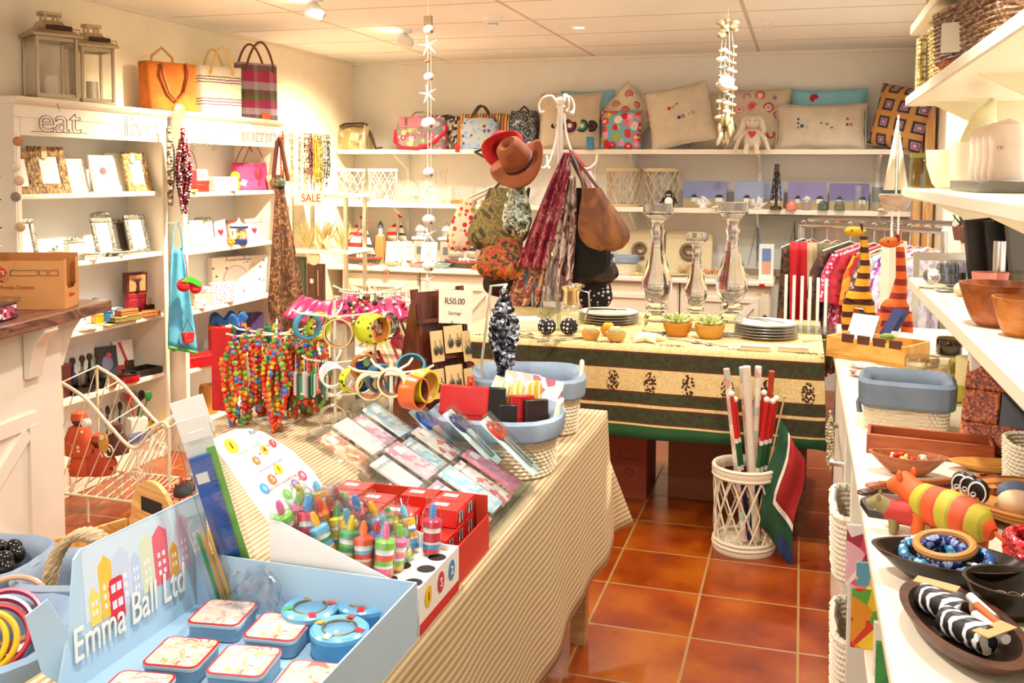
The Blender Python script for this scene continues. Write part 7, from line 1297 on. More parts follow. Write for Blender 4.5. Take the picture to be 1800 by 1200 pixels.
tag(MB().box(-.12,.12,-.07,.07,0,.05).build('cloth_napkins',None,fabric('#eae0cc')),'folded white napkins at the left end of the yellow table','napkins',on(905,578),.5)
PD=dots('#1f1612',('#f2ece0',),52.,.30,None,.25)
for X,lab in((961,'black and white spotted ball, left one of the pair'),(1000,'black and white spotted ball, right one of the pair')):tag(MB().ball((0,0,.043),.043,24,16,(1,1,.92)).build('spotted_ball',None,PD),lab,'ornament',on(X,590),.3*X)
def cactus(X,Y,r,col,pot,lab,k):
 t=T('potted_cactus',lab,'potted plant',on(X,Y));MB().lathe([(r*.6,0),(r*.85,r*.25),(r,r*.75),(r*1.02,r*.95),(r*.9,r*.95),(r*.86,r*.8),(.0001,r*.8)],28).build('pot',t,paint(pot,.6));rnd=random.Random(k);m=MB()
 if k<5:
  for i in range(5):a=i*1.3;m.ball((r*.35*cos(a)if i else 0,r*.35*sin(a)if i else 0,r*1.05),r*.45,12,9)
  m.build('cactus',t,fabric(col))
 else:
  for ring,(n_,el,L_)in enumerate(((10,.35,1.15),(9,.7,1.05),(7,1.05,.9),(4,1.4,.7))):
   for i in range(n_):a=2*pi*i/n_+ring*.4;d=V((cos(a)*cos(el),sin(a)*cos(el),sin(el)));m.tube([V((0,0,r*.8)),V((0,0,r*.8))+d*r*L_*.55,V((0,0,r*.8))+d*r*L_],[r*.08,r*.15,r*.02],6)
  m.build('rosette',t,cells(('#b8c878','#d0d890','#98b060','#e0e0a8'),60.,.5))
cactus(1038,597,.043,'#c9c48a','#d8a04a','small potted cactus at the left of the three',1);cactus(1070,590,.04,'#e0b02a','#c9822a','small potted cactus with yellow top behind the other two',2);cactus(1083,600,.045,'#c8c890','#d8aa5a','small potted cactus at the right front of the three',3)
cactus(1190,590,.068,'','#c98420','green echeveria succulent in an ochre pot, left one',7);cactus(1247,594,.068,'','#c9913a','green echeveria succulent in an ochre pot, right one',8)
o=MB()
for q in range(5):
 a=q*2*pi/5+.3;o.tube([(0,0,.02),(.045*cos(a),.045*sin(a),.018),(.085*cos(a),.085*sin(a),.010)],[.022,.018,.006],8)
 for j in range(4):o.ball((.02*(j+1)*cos(a),.02*(j+1)*sin(a),.034-.004*j),.006,6,4)
tag(o.build('starfish',None,paint('#eee0bc',.6)),'large knobbly cream starfish lying before the candlesticks','starfish',on(1137,600))
def plates(X,Y,r,n_,lab,key):
 p=on(X,Y);m_=paint('#efe9da',.25)
 for i in range(n_):
  q=(p[0],p[1],ZY+.001+i*.0135)
  if i==0:t0=T('dinner_plate','white dinner plate at the bottom of the %s'%lab,'plate',q,0,'plates in the '+lab);MB().lathe([(r*.6,0),(r*.65,.003),(r,.012),(r*1.01,.0145),(r,.016),(r*.65,.007),(.0001,.006)],44).build('plate',t0,m_);MB().lathe([(r*1.0,.0125),(r*1.013,.0145),(r*1.0,.0165),(r*.985,.0145),(r,.0125)],44).build('rim',t0,paint('#5a5244',.3))
  else:dup(t0,q,0,'white dinner plate %s of the %s'%(('second from the bottom','third from the bottom','fourth from the bottom','at the top')[i-1 if i<n_-1 else 3],lab))
plates(1345,592,.145,5,'right plate stack',0);plates(1070,566,.15,4,'left plate stack',1)
def cut(X,Y,rz,lab,kind=0,L=.17,dz=0.,m_=STEEL,nm='fork'):
 p=on(X,Y);o=MB().tube([(-L/2,0,.004),(0,0,.006),(L*.3,0,.004)],[.005,.003,.003],6)
 if kind==0:o.ball((L*.42,0,.005),.016,10,6,(1.5,1,.25))
 elif kind==1:
  for q in(-.007,-.0023,.0023,.007):o.tube([(L*.3,q,.004),(L*.52,q,.004)],.0014,4)
  o.cbox((L*.3,0,.004),(.012,.018,.002))
 else:o.cbox((L*.4,0,.005),(L*.4,.014,.002))
 tag(o.build({0:'spoon',1:'fork',2:'knife'}[kind],None,m_),lab,'cutlery',(p[0],p[1],p[2]+dz),rz)
for X,Y,rz,k,lab in((925,592,-.5,1,'silver fork at the left end of the yellow table'),(940,597,-.35,2,'silver knife beside the fork at the left end'),(915,584,-.6,0,'silver spoon at the left end of the yellow table'),(975,600,.7,1,'silver fork below the spotted balls'),(990,598,.8,2,'silver knife right of the fork below the spotted balls'),(1008,597,.8,1,'silver salad fork nearest the small cacti'),(1200,600,-.5,0,'silver and wood spoon before the ochre pots, left'),(1225,603,-.6,0,'silver and horn-handled spoon before the ochre pots, middle'),(1250,607,-.5,1,'horn-handled fork before the ochre pots, right'),(1440,600,.6,0,'small silver spoon in the glass tray at the right end')):cut(X,Y,rz,lab,k)
cut(1335,592,-.7,'silver fork lying on the right plate stack',1,dz=.072);cut(1350,592,-.7,'silver knife lying on the right plate stack',2,dz=.072);cut(1065,566,.2,'black-handled knife lying on the left plate stack',2,dz=.06,m_=BLACK)
for X,Y,lab in((1328,616,'cream soap box at the table edge, left one'),(1394,618,'cream soap box at the table edge, right one')):gbox('soap_box',on(X,Y),(.125,.05,.024),paint('#e0cfa0',.5),lab,'box',0,.006,cells(('#efe6cc','#d8ccb0','#f2ecdc'),120.,.6))
t=T('glass_tray','rectangular ribbed glass tray near the right end of the yellow table','tray',on(1408,582));MB().box(-.15,.15,-.08,.08,0,.008).box(-.15,.15,-.08,-.072,.008,.04).box(-.15,.15,.072,.08,.008,.04).box(-.15,-.142,-.072,.072,.008,.04).box(.142,.15,-.072,.072,.008,.04).build('tray',t,clear('#e8ece8',.5),smooth=0)
for i in range(6):p=on(1380+i*14,575+i*2);tag(MB().tube([(0,0,0),(0,0,.26)],.0075,8).build('white_rod',None,WHITE),'upright white rod of the plate rack behind the glass tray, %s from left'%('first','second','third','fourth','fifth','sixth')[i],'rod',p,0,'white rods behind the glass tray')
gbox('square_glass_block',on(1150,575),(.09,.07,.04),clear('#cfe0d4',.5),'square green-tinted glass block under the left candlestick area','block')
# hat stand
p=at(962,560,z=0.0);hx,hy=-1.32,5.32;t=T('hat_stand','white wrought-iron hat stand with scrolled hooks behind the yellow table','hat stand',(hx,hy,0));HT=at(962,172,y=hy).z
MB().lathe([(.02,0),(.016,HT-.06),(.026,HT-.05),(.02,HT-.035),(.03,HT-.015),(.02,HT),(.0001,HT+.005)],12).build('pole',t,WHITE);Pj=lambda X,Y,dy=0.:at(X,Y,y=hy+dy)
for k in range(4):a=k*PX+.4;MB().tube([(0,0,.25),(.15*cos(a),.15*sin(a),.12),(.25*cos(a),.25*sin(a),.01)],.01,8).build('foot',t,WHITE)
for k in range(6):
 a=k*pi/3+.1;c_,d_=cos(a),sin(a);z0=HT-.45
 pr_=[(.02,z0),(.04,z0+.12),(.09,z0+.0),(.0,0)];pts=[(.02,z0+.42),(.05,z0+.46),(.10,z0+.45),(.125,z0+.41),(.115,z0+.37),(.095,z0+.375)]if k%2 else[(.02,z0+.36),(.04,z0+.22),(.09,z0+.10),(.15,z0+.05),(.20,z0+.08),(.21,z0+.13)]
 MB().tube(sm([V((r_*c_,r_*d_,z_))for r_,z_ in pts],5),.007,6).build('scroll_hook',t,WHITE)
def hat(X,Y,c,cb,R_,rot,lab,dy=-.2,brim=1.):
 p=at(X,Y,y=hy+dy);t=T('hat',lab,'hat',tuple(p));t.rotation_euler=rot;m_=fabric(c)
 MB().grid(lambda u,v:((R_*(.52+.48*v*brim))*cos(2*pi*u)*.85,(R_*(.52+.48*v*brim))*sin(2*pi*u),.03*v*v*cos(4*pi*u)*1.2-.004),48,6,True).build('brim',t,m_,solid=.004)
 MB().lathe([(R_*.54,0),(R_*.52,R_*.3),(R_*.44,R_*.62),(R_*.3,R_*.72),(.0001,R_*.6)],28,sx=.85,cap=False).build('crown',t,m_,solid=.004);MB().lathe([(R_*.545,.002),(R_*.54,.025)],28,sx=.86,cap=False).build('band',t,paint(cb,.6),solid=.004)
hat(885,262,'#c8202a','#7a1018',.15,(-.9,-.35,.3),'bright red felt hat behind the brown leather hat',-.12,.9);hat(912,285,'#8a4418','#5a2a12',.19,(.62,-.5,0.1),'brown leather cowboy hat hanging on the hat stand',-.30)
def hbag(X0,Y0,X1,Y1,w0,w1,dp,m_,lab,dy=-.15,nm='hanging_bag',hand='#3a2418',name2='shoulder_strap',skew=0.,bulge=.5,cat='bag'):
 """soft bag between top pixel row and bottom row, hanging from a hook"""
 a,b=at(X0,Y0,y=hy+dy),at(X1,Y1,y=hy+dy);t=T(nm,lab,cat,(b.x,b.y,b.z));H_=a.z-b.z;dx=a.x-b.x
 def f(u,v):q=2*pi*u;ww=(w1+(w0-w1)*v**1.3)*(1+bulge*.35*sin(pi*min(v*1.2,1)))*(.3+.7*(1-(1-min(v*3.2,1))**2)**.5);fo=1+.05*sin(q*7+v*2)*v+.03*sin(q*11);return(dx*v+ww/2*cos(q)*fo,dp/2*(1-.5*v)*sin(q)*(.3+.7*(1-(1-min(v*3.2,1))**2)**.5)*fo,H_*v+.01*sin(q*3)*(1-v))
 mb=MB().grid(f,44,18,True);mb.add([f(i/44,0)for i in range(44)],[tuple(range(43,-1,-1))]).add([f(i/44,1)for i in range(44)],[tuple(range(44))]);mb.build('body',t,m_)
 if hand:hk=at(*skew,y=hy+dy*.4)if skew else None;hk=(hk-b)if hk is not None else V((dx,0,H_+.15));[MB().tube([(dx+s_*w0*.4,0,H_*.97),V((dx+s_*w0*.3,0,H_)).lerp(hk,.6),hk],.009,6).build(name2,t,paint(hand,.5))for s_ in(-1,1)]
 return t
CAMO=mottle(('#3a3018','#4a4022','#8a7a3a','#6a5a2c','#a08a4c','#3a3018'),12.,.7);hbag(822,350,808,440,.09,.18,.10,dots('#e8d8b8',('#c81f1c','#c8a02a','#d8402a'),26.,.38),'cream cloth bag with red and yellow spots, leftmost on the hat stand',.05,hand='#d8c8a8',skew=(935,300))
hbag(890,330,868,440,.19,.34,.18,CAMO,'large olive patterned slouch bag hanging at the left of the hat stand',-.12,skew=(935,255));hbag(908,318,908,412,.08,.16,.09,mottle(('#1f1f18','#5a5c48','#8a9078','#d0d4c4','#3a3a30'),28.,.2,metal_=.3),'grey-green shiny snakeskin bag hanging in front of the olive bag',-.3,skew=(930,250),hand='#8a8a80')
hbag(885,410,880,490,.17,.28,.15,mottle(('#2a1c10','#3a2a14','#7a5a20','#c8281c','#a8802a','#3a2414'),22.,.6),'dark floral bag with red flowers below the olive bag',-.15,skew=(925,300));hbag(890,460,890,520,.2,.26,.12,paint('#1f1410',.6),'black-brown cloth bag lowest at the left of the hat stand',-.02,skew=(930,330))
hbag(1040,330,1068,438,.10,.27,.17,mottle(('#5a3012','#6a3a16','#85501f','#9a6430'),5.,.6,interp='LINEAR'),'large brown suede slouch bag hanging at the right of the hat stand',-.25,skew=(1003,265),hand='#4a2010');hbag(1015,330,1022,495,.14,.33,.14,fabric('#14110f','#0c0a09'),'big black fringed bag between the scarves and the brown suede bag',-.08,skew=(1000,270),hand='#1a1410');hbag(1030,300,1052,420,.06,.14,.1,paint('#e0b8b0',.5),'pale pink bag with a red strap behind the brown suede bag',.08,skew=(1002,262),hand='#c82a20')
hbag(1020,440,1045,498,.30,.26,.16,paint('#2a130c',.3),'dark brown glossy leather bag below the black fringed bag',-.05,hand=None);hbag(1050,470,1045,545,.10,.18,.08,dots('#1f1a20',('#e8e0d8','#c83a4a','#f0e8e0'),40.,.36),'black bag with pink and white dots lowest on the hat stand',.0,hand=None);hbag(1062,430,1060,478,.08,.12,.12,cells(('#2a2a28','#c8c4b8','#8a2420','#3a3a3a'),40.,.6),'black and white leaf-print bag at the lower right of the hat stand',.04,hand=None)
def scarf(X0,Y0,X1,Y1,w_,m_,lab,dy):
 a,b=at(X0,Y0,y=hy+dy),at(X1,Y1,y=hy+dy);H_=a.z-b.z;dx=a.x-b.x
 o=MB().grid(lambda u,v:(dx*v+(u-.5)*w_*(1-.75*v**2),.022*sin(u*19+v*3)*(1-.5*v),H_*v),44,20).build('scarf',None,m_,solid=.004);tag(o,lab,'scarf',tuple(b))
scarf(998,268,935,470,.17,mottle(('#4a1a20','#a01f3a','#6a2030','#c86a78','#8a1f30','#d8a8a8','#5a2428'),20.,.45,(1,1,.5)),'crimson patterned scarf hanging on the hat stand',-.22);scarf(985,300,912,560,.20,mottle(('#5a2a20','#7a4a34','#c8a080','#8a3030','#a8705a','#5a3428'),18.,.6),'brown paisley scarf hanging lowest on the hat stand',-.16);scarf(1005,310,975,530,.16,mottle(('#4a2420','#8a6a5a','#c8b8b0','#6a2a34','#a89080'),16.,.35,(1,1,.4)),'grey-brown silky scarf beside the black fringed bag',-.2);scarf(932,470,938,560,.12,stripes((('#3a8ab8',1),('#f0e8e0',.6),('#c8304a',.6),('#8ac8d8',.6)),.045,'x'),'blue white and red striped cloth at the foot of the scarves',-.14)
t=T('candle_pendant','thin white candle-like pendant hanging right of the red strap','ornament',tuple(at(1046,345,y=6.86)));MB().cyl(.009,0,.1,n=12).build('candle',t,WHITE);MB().tube([(0,0,.1),(.0,0,.15),(.008,0,.17),(0,.02,.19),(0,.03,1.691-t.location.z)],.0025).build('hook',t,STEEL)
# flag basket on the floor
bx,by=at(1308,900,y=4.02).x,4.02;t=lattice_vase((bx,by,0),.118,.355,paint('#e0d2b4',.6),'white wicker lattice bin on the tiled floor holding paper rolls and flags',.125,13,liner=False,hoop=.011,st=.0042);t['category']='bin';MB().cyl(.11,.004,.012,n=28).build('bottom',t,paint('#d8c8a8',.6))
for z_,R_ in((.028,.124),(.045,.121),(.315,.128),(.35,.128)):MB().torus((0,0,z_),R_,.008,n=36,k=6).build('wicker_ring',t,paint('#e6d8bc',.6))
RW=(cells(('#e8dcc8','#e0b8a8','#b8d0c0','#efe6d4','#d8a8a0'),25.,.5,bump=0),paint('#e6dac4',.5),paint('#b8381c',.4))
def stick(X0,Y0,X1,Y1,r,m_,lab,nm='paper_roll',cat='paper roll',dy=0.,knob=None):
 b=at(X1,Y1,y=by+dy*.8);a=at(X0,Y0,y=by+dy*.8-.045);d=a-b;zz0=.03;b2=b-d*((b.z-zz0)/d.z);e=b2-V((bx,by,0));e.z=0
 if e.length>.085:b2=V((bx,by,0))+e.normalized()*.085+V((0,0,zz0))
 t=T(nm,lab,cat,tuple(b2));v=a-b2
 MB().tube([(0,0,0),tuple(v)],r,14).build('roll',t,m_)
 if knob:MB().ball(tuple(v),r*1.5,10,8).build('knob',t,paint('#efe6d2',.4))
 return t
for a in((1277,648,1295,820,.013,RW[0],'slim printed paper roll at the left of the bin',-.03),(1305,645,1318,820,.014,RW[0],'printed paper roll second from left in the bin',.03),(1312,644,1322,820,.017,RW[1],'cream paper roll in the middle of the bin',-.02),(1333,644,1325,820,.014,RW[0],'printed paper roll right of the cream one',.0),(1357,652,1345,820,.012,RW[2],'orange-red paper roll at the back right of the bin',.05)):stick(*a[:5],a[5],a[6],dy=a[7])
FS=stripes((('#1f1f4a',3.),('#eee6da',.2),('#1f5a2a',1.),('#eee6da',.2),('#c81c1c',1.9)),.63,'z',.5)
for i,(x0,x1)in enumerate(((1286,1300),(1292,1305),(1343,1325),(1348,1332),(1358,1338),(1365,1345))):stick(x0,(692,702,690,702,705,700)[i],x1,830,.0085,FS,'rolled red green and blue paper flag on a stick in the bin, %s from left'%('first','second','third','fourth','fifth','sixth')[i],'rolled_flag','flag',(i%3-1)*.03,1)
b=at(1338,860,y=by);a=at(1379,697,y=by-.05);t=T('south_african_flag','South African flag on a thin pole hanging out of the wicker bin','flag',(b.x-.03,by,.03));v=a-V(t.location);MB().tube([(0,0,0),tuple(v)],.004,8).ball(tuple(v),.007,8,6).build('pole',t,paint('#c8a878'))
def fp_(s_,q):
 top=v*.86;bot=v*.18+V((0,-.09,0));base_=top.lerp(bot,s_);fall=V((.10+.03*s_,.02*sin(q*9),-.16));return base_+fall*q+V((.01*sin(s_*8),.012*sin(q*7+s_*5),0))+V((0,-.02*q,0))
def fq(s0,s1,s2,s3,c,nm,off):
 m=MB();m.grid(lambda u,w_:tuple(fp_((s0+(s1-s0)*w_)*(1-u)+(s2+(s3-s2)*w_)*u,u)+V((0,-off,0))),14,6);m.build(nm,t,fabric(c),solid=.0012)
def fz(u0,u1,s0,s1,c,nm,off):
 m=MB();m.grid(lambda u,w_:tuple(fp_(s0+(s1-s0)*w_,u0+(u1-u0)*u)+V((0,-off,0))),14,6);m.build(nm,t,fabric(c),solid=.0012)
fq(0,1,0,1,'#1f4a2c','green_field',0)
fz(.40,1,0,.62,'#a81f1c','red_band',.007);fz(.34,.41,0,.66,'#e6dcc8','white_stripe',.010);fz(.55,1,.84,1,'#1c2a56','blue_band',.007);fz(.36,1,.60,.66,'#e6dcc8','white_stripe',.010)
# clothes rail
t=T('clothes_rail','chrome clothes rail on posts crowded with garments, before the back window','clothes rail',(0,0,0));R0,R1=V((.0,6.35,1.235)),V((.66,5.0,1.285))
pts=[R0+(R1-R0)*(q/10)+V((.10*sin(pi*q/10),0,.0))for q in range(11)];MB().tube(pts,.016,10).build('rail',t,STEEL);MB().tube([p_+V((.05,.04,.035))for p_ in pts],.014,10).build('rail',t,STEEL)
for q in(0,10):MB().tube([pts[q],(pts[q].x,pts[q].y,.01)],.016,10).build('post',t,STEEL);MB().tube([(pts[q].x-.2,pts[q].y,.018),(pts[q].x+.12,pts[q].y,.018)],.016,8).build('foot',t,STEEL)
t=T('clothes_rail','square chrome rail at the right of the garments with a dark end cap','clothes rail',(0,0,0));MB().box(.50,.79,4.73,4.76,1.165,1.20).build('rail',t,STEEL);MB().box(.765,.79,4.72,4.77,.0,1.21).build('post',t,paint('#6a5648',.5));MB().box(.50,.525,4.73,4.76,.0,1.165).build('post',t,STEEL)
def garment(k,q,w_,h_,m_,lab,kind=0,name='blouse'):
 p=R0+(R1-R0)*q+V((.10*sin(pi*q),0,0));t=T(name,lab,name.replace('_',' '),(p.x,p.y,p.z-.016),.12)
 MB().tube([(0,0,-.07),(0,0,-.01),(.012,0,.03),(0,0,.045),(-.016,0,.035)],.0022,6).tube([(-w_*.45,0,-.13),(0,0,-.07),(w_*.45,0,-.13)],.006,6).build('hanger',t,(WHITE,paint('#d8b888',.5))[k%2])
 def f(u,v):
  x=(u-.5)*2;sh=.06*abs(x)**1.3;fo=.018*sin(x*13+v*3+k)*(.3+v)
  if kind==2:return(x*w_*.5*(1-.15*v),fo-.01,-.09-v*h_)
  return(x*w_*.5*(.86+.22*v),fo-.012,-.075-sh*(1-v)-v*h_)
 MB().grid(f,30,14).build('front',t,m_,solid=.003);MB().grid(lambda u,v:(f(u,v)[0],f(u,v)[1]*.6+.035,f(u,v)[2]),30,14).build('back',t,m_,solid=.003)
 if kind==1:
  for s_ in(-1,1):MB().tube([(s_*w_*.40,.01,-.15),(s_*w_*.52,.012,-.26),(s_*w_*.56,.012,-.42)],[.035,.045,.05],10).build('sleeve',t,m_)
G=((.02,.30,.80,cells(('#3a3420','#5a4a2a','#7a3a28','#2a2018'),40.),'dark leafy dress at the far left of the clothes rail',0,'dress'),(.07,.26,.84,paint('#c4101a',.6),'bright red dress near the left end of the clothes rail',2,'dress'),(.16,.22,.80,fabric('#c9b088'),'light khaki trousers on the clothes rail',2,'trousers'),(.22,.22,.76,fabric('#7f7450'),'olive trousers right of the khaki pair',2,'trousers'),(.30,.34,.5,cells(('#4a2a1c','#6a4a30','#2a1c14'),30.),'brown printed blouse on the clothes rail',1,'blouse'),(.38,.34,.55,dots('#c8305a',('#f0d8e0','#e88aa8'),40.,.4),'pink floral blouse on the clothes rail',1,'blouse'),(.45,.34,.62,cells(('#b01a24','#c8283a','#7a1420'),30.),'deep red printed blouse right of the pink floral one',1,'blouse'),(.52,.32,.68,cells(('#d8641c','#a83a1c','#e8a02a','#c81c1c'),16.),'orange and red tunic in the middle of the clothes rail',1,'tunic'),(.58,.32,.6,cells(('#8a5a4a','#c8b0a0','#5a3a34','#3a7a8a'),40.),'brown mottled top right of the orange tunic',1,'blouse'),(.64,.32,.62,cells(('#e8e4ea','#c8d4e0','#8ac8d0'),30.),'white top with turquoise trim behind the yellow giraffe',1,'blouse'),(.71,.30,.66,cells(('#8a3a9a','#c87ac8','#e8e0ea','#6a2a7a'),45.),'purple patterned top between the two giraffes',1,'blouse'),(.78,.32,.66,cells(('#eee8f0','#d8d0e0','#c8a8d0'),50.),'white lilac-printed blouse right of the purple top',1,'blouse'),(.86,.32,.64,cells(('#f0e8ec','#d8a8c0','#a85a7a'),45.),'white blouse with pink flowers behind the orange giraffe',1,'blouse'),(.94,.32,.6,cells(('#f2ecf0','#c8c0d8','#e8e0e8'),50.),'white lace top at the right end of the clothes rail',1,'blouse'))
for k,(q,w_,h_,m_,lab,kind,nm)in enumerate(G):garment(k,q,w_,h_,m_,lab,kind,nm)
# giraffes
def giraffe(x,y,z,h,c1,c2,lab,rz=0.,lean=0.):
 m_=stripes(((c1,1),(c2,.8)),.052,'z',.85,wob=.004);t=T('knitted_giraffe',lab,'soft toy',(x,y,z),rz)
 MB().tube([(-.015,0,.30*h),(.01,0,.38*h),(.02,0,.6*h),(.012,0,.86*h)],[.04,.034,.02,.015],14).build('neck',t,m_);MB().ball((.0,0,.33*h),.046,16,12,(1.15,.8,.9)).build('body',t,m_)
 for a,b in((-.035,-.02),(-.035,.02),(.035,-.02),(.035,.02)):MB().tube([(a,b,.30*h),(a*1.35,b*1.2,.15*h),(a*1.3,b*1.3,0.0)],[.024,.018,.015],10).build('leg',t,m_)
 MB().ball((-.025,0,.90*h),.026,12,10,(1.5,.8,.8)).build('head',t,paint(c1,.8))
 for s_ in(-1,1):MB().tube([(.005,s_*.01,.91*h),(.0,s_*.014,.97*h)],[.005,.004],6).build('horn',t,paint(c2,.8));MB().ball((.012,s_*.026,.91*h),.012,8,6,(.6,1.3,.5)).build('ear',t,paint(c1,.8));MB().ball((-.035,s_*.018,.91*h),.004,6,5).build('eye',t,BLACK)
p=at(1508,592,z=.9);giraffe(p.x,p.y+.02,.901,.47,'#d8a01c','#4a1a14','yellow and maroon striped knitted giraffe on the counter end');p=at(1568,608,z=.9);giraffe(p.x+.005,p.y,.901,.44,'#d8641c','#8a1f1c','orange and red striped knitted giraffe beside the upper shelf',.1)
# goods on the right counter
CZ=.901;OW=wood('#a8602a','#c98544',12.,.4,'x');DW=wood('#3a1a0c','#5a2c14',12.,.35,'x');RATT=cells(('#a8501c','#8a3a12','#c0682c','#6a2a0e'),170.,.5,bump=.6,stretch=(1,.4,1))
def tray(name,loc,w,d,h,m,lab,rz,cat='tray',th=.008,fl=.0):
 t=T(name,lab,cat,loc,rz);MB().box(-w/2,w/2,-d/2,d/2,0,th).build('base_panel',t,m)
 for nm,a in(('front_wall',(-w/2,w/2,-d/2,-d/2+th)),('back_wall',(-w/2,w/2,d/2-th,d/2)),('left_wall',(-w/2,-w/2+th,-d/2+th,d/2-th)),('right_wall',(w/2-th,w/2,-d/2+th,d/2-th))):MB().box(*a,th,h).build(nm,t,m,bevel=.002)
 return t
tray('wooden_organiser',(.27,3.60,CZ),.30,.17,.075,wood('#c98f3c','#e0ac58',12.),'pale wooden organiser tray with clipped cards at the far end of the counter',-.55)
for i,(x,y,w_,h_,c,rx,lab)in enumerate(((.20,3.68,.10,.15,CARD,-.6,'white note card standing at the left in the wooden organiser'),(.32,3.66,.13,.11,CARD,-.9,'thick cream pad leaning at the right in the wooden organiser'),(.27,3.70,.035,.18,paint('#2a2f6a',.5),-.5,'dark blue leaflet standing in the middle of the wooden organiser'),(.30,3.74,.03,.17,paint('#1c2250',.5),-.5,'navy leaflet right behind the dark blue one'),(.245,3.73,.06,.12,OW,-.4,'rounded wooden board behind the white note card'))):
 o=tag(MB().box(-w_/2,w_/2,0,.012 if i==1 else .004,0,h_).build('note_card',None,c,bevel=.001),lab,'card',(x,y,CZ+.012));o.rotation_euler=(rx,.3 if i in(2,3)else 0,-.5)
for i in range(4):tag(MB().box(-.022,.022,-.006,.006,0,.03).build('hair_clip',None,BROWN,bevel=.002),'brown wooden peg clip on the rim of the organiser, %s from left'%('first','second','third','fourth')[i],'clip',(.17+.05*i,3.565-.03*i,CZ+.06),-.55,'peg clips on the organiser')
t=T('green_frog','small green ornament among the cards of the wooden organiser','ornament',(.30,3.56,CZ+.076));MB().ball((0,0,.012),.02,12,8,(1.3,.8,.6)).build('body',t,paint('#7a9a2a'))
for X,Y,lab,pal in((1530,625,'clear packet of red and black beads before the organiser',('#c8301c','#2a2020','#e8d8c0','#5a2a20')),(1520,648,'clear crinkled packet left of the beaded packets',('#d8d0c4','#b8b0a8','#e8e4dc')),(1520,663,'small packet of grey and red charms on the counter',('#b8b0c0','#a04a3a','#e0d8d0')),(1552,655,'clear packet of pale green stones on the counter',('#c8c8a8','#e0dcc4','#a8a888'))):
 p=at(X,Y,z=CZ);tag(MB().ball((0,0,.012),.05,16,8,(1.2,.6,.22)).build('bead_packet',None,cells(pal,110.,.2)),lab,'packet',tuple(p),-.5)
def jar(X,Y,r,h,lab,c='#eeeae0',fill=None,lid_=None,z=CZ,nm='glass_jar',y=None):
 p=at(X,Y,z=z);t=T(nm,lab,'jar',(p.x,p.y,z));MB().lathe([(r*.9,0),(r,.006),(r,h*.85),(r*.92,h),(r*.86,h),(r*.94,h*.84),(r*.94,.008),(.0001,.006)],28).build('jar',t,clear(c,.5))
 if fill:MB().lathe([(r*.9,.008),(r*.9,h*.5),(.0001,h*.52)],24).build('contents',t,fill)
 if lid_:MB().lathe([(r*1.02,h),(r*1.02,h+.02),(.0001,h+.022)],28).build('lid',t,lid_)
SO=paint('#e0c04a',.5)
jar(1620,655,.055,.055,'glass dish of pale soap pieces behind the lined basket',fill=beady(('#e8d8a8','#f0e8cc','#d8c080'),40.));jar(1655,668,.05,.06,'glass dish with orange soap left of the counter panel',fill=beady(('#e0a03a','#e8c890','#f0e0c0'),30.));jar(1668,622,.045,.06,'dark-rimmed glass candle jar by the upright panel','#9a8a68',lid_=None);jar(1690,690,.04,.10,'square glass jar of yellow bath salts by the upright panel','#e8e4b8',fill=beady(('#e0d890','#c8c070','#f0e8b0'),60.))
for X,Y,d,c,lab in((1575,672,(.09,.06,.03),'#d8a878','open pink-brown gift box before the glass soap dishes'),(1590,690,(.05,.04,.05),'#e8cc98','cream soap block left of the yellow one'),(1668,705,(.07,.05,.05),'#e8e060','pale yellow soap block behind the lined basket'),(1640,700,(.05,.05,.035),'#f0e8d0','white shell soap behind the lined basket'),(1705,700,(.05,.10,.12),'#d8cc98','tall cream box right of the lined basket'),(1548,700,(.07,.06,.03),'#ecd8a0','cream soap at the left behind the lined basket'),(1545,725,(.04,.08,.035),'#e0d8c4','white card box left of the lined basket')):p=at(X,Y,z=CZ);gbox('soap',tuple(p),d,paint(c,.5),lab,'soap',.3,bevel=.006)
lined_basket((.275,2.66,CZ),.19,.17,.125,'small wicker basket with slate-blue liner and bow on the right counter',-.1,k=.35,rows=12,lin_=fabric('#74808c','#66727e',220.),bow=True,ov=.5)
tray('wooden_tray',(.30,2.40,CZ),.27,.10,.045,wood('#8a3c18','#a85424',12.),'long reddish wooden tray behind the pointed bowl',-.1)
t=T('rattan_frame','large reddish rattan frame with dark opening leaning at the upright panel','frame',(0,0,0));t.matrix_basis=Matrix.Translation((.50,2.40,CZ+.005))@Matrix.Rotation(-.32,4,'Z')@Matrix.Rotation(-.45,4,'X');m=MB();m.box(-.14,.20,0,.018,0,.07).box(-.14,.20,0,.018,.15,.22).box(-.14,-.06,.0003,.018,.07,.15).box(.12,.20,.0003,.018,.07,.15).build('woven_border',t,RATT,bevel=.004);MB().box(-.06,.12,.010,.016,.07,.15).build('dark_opening',t,BLACK);MB().box(-.02,.01,-.002,0,.17,.2).build('price_sticker',t,CARD)  # rattan frame, no mirror; a black panel paints the dark of its opening
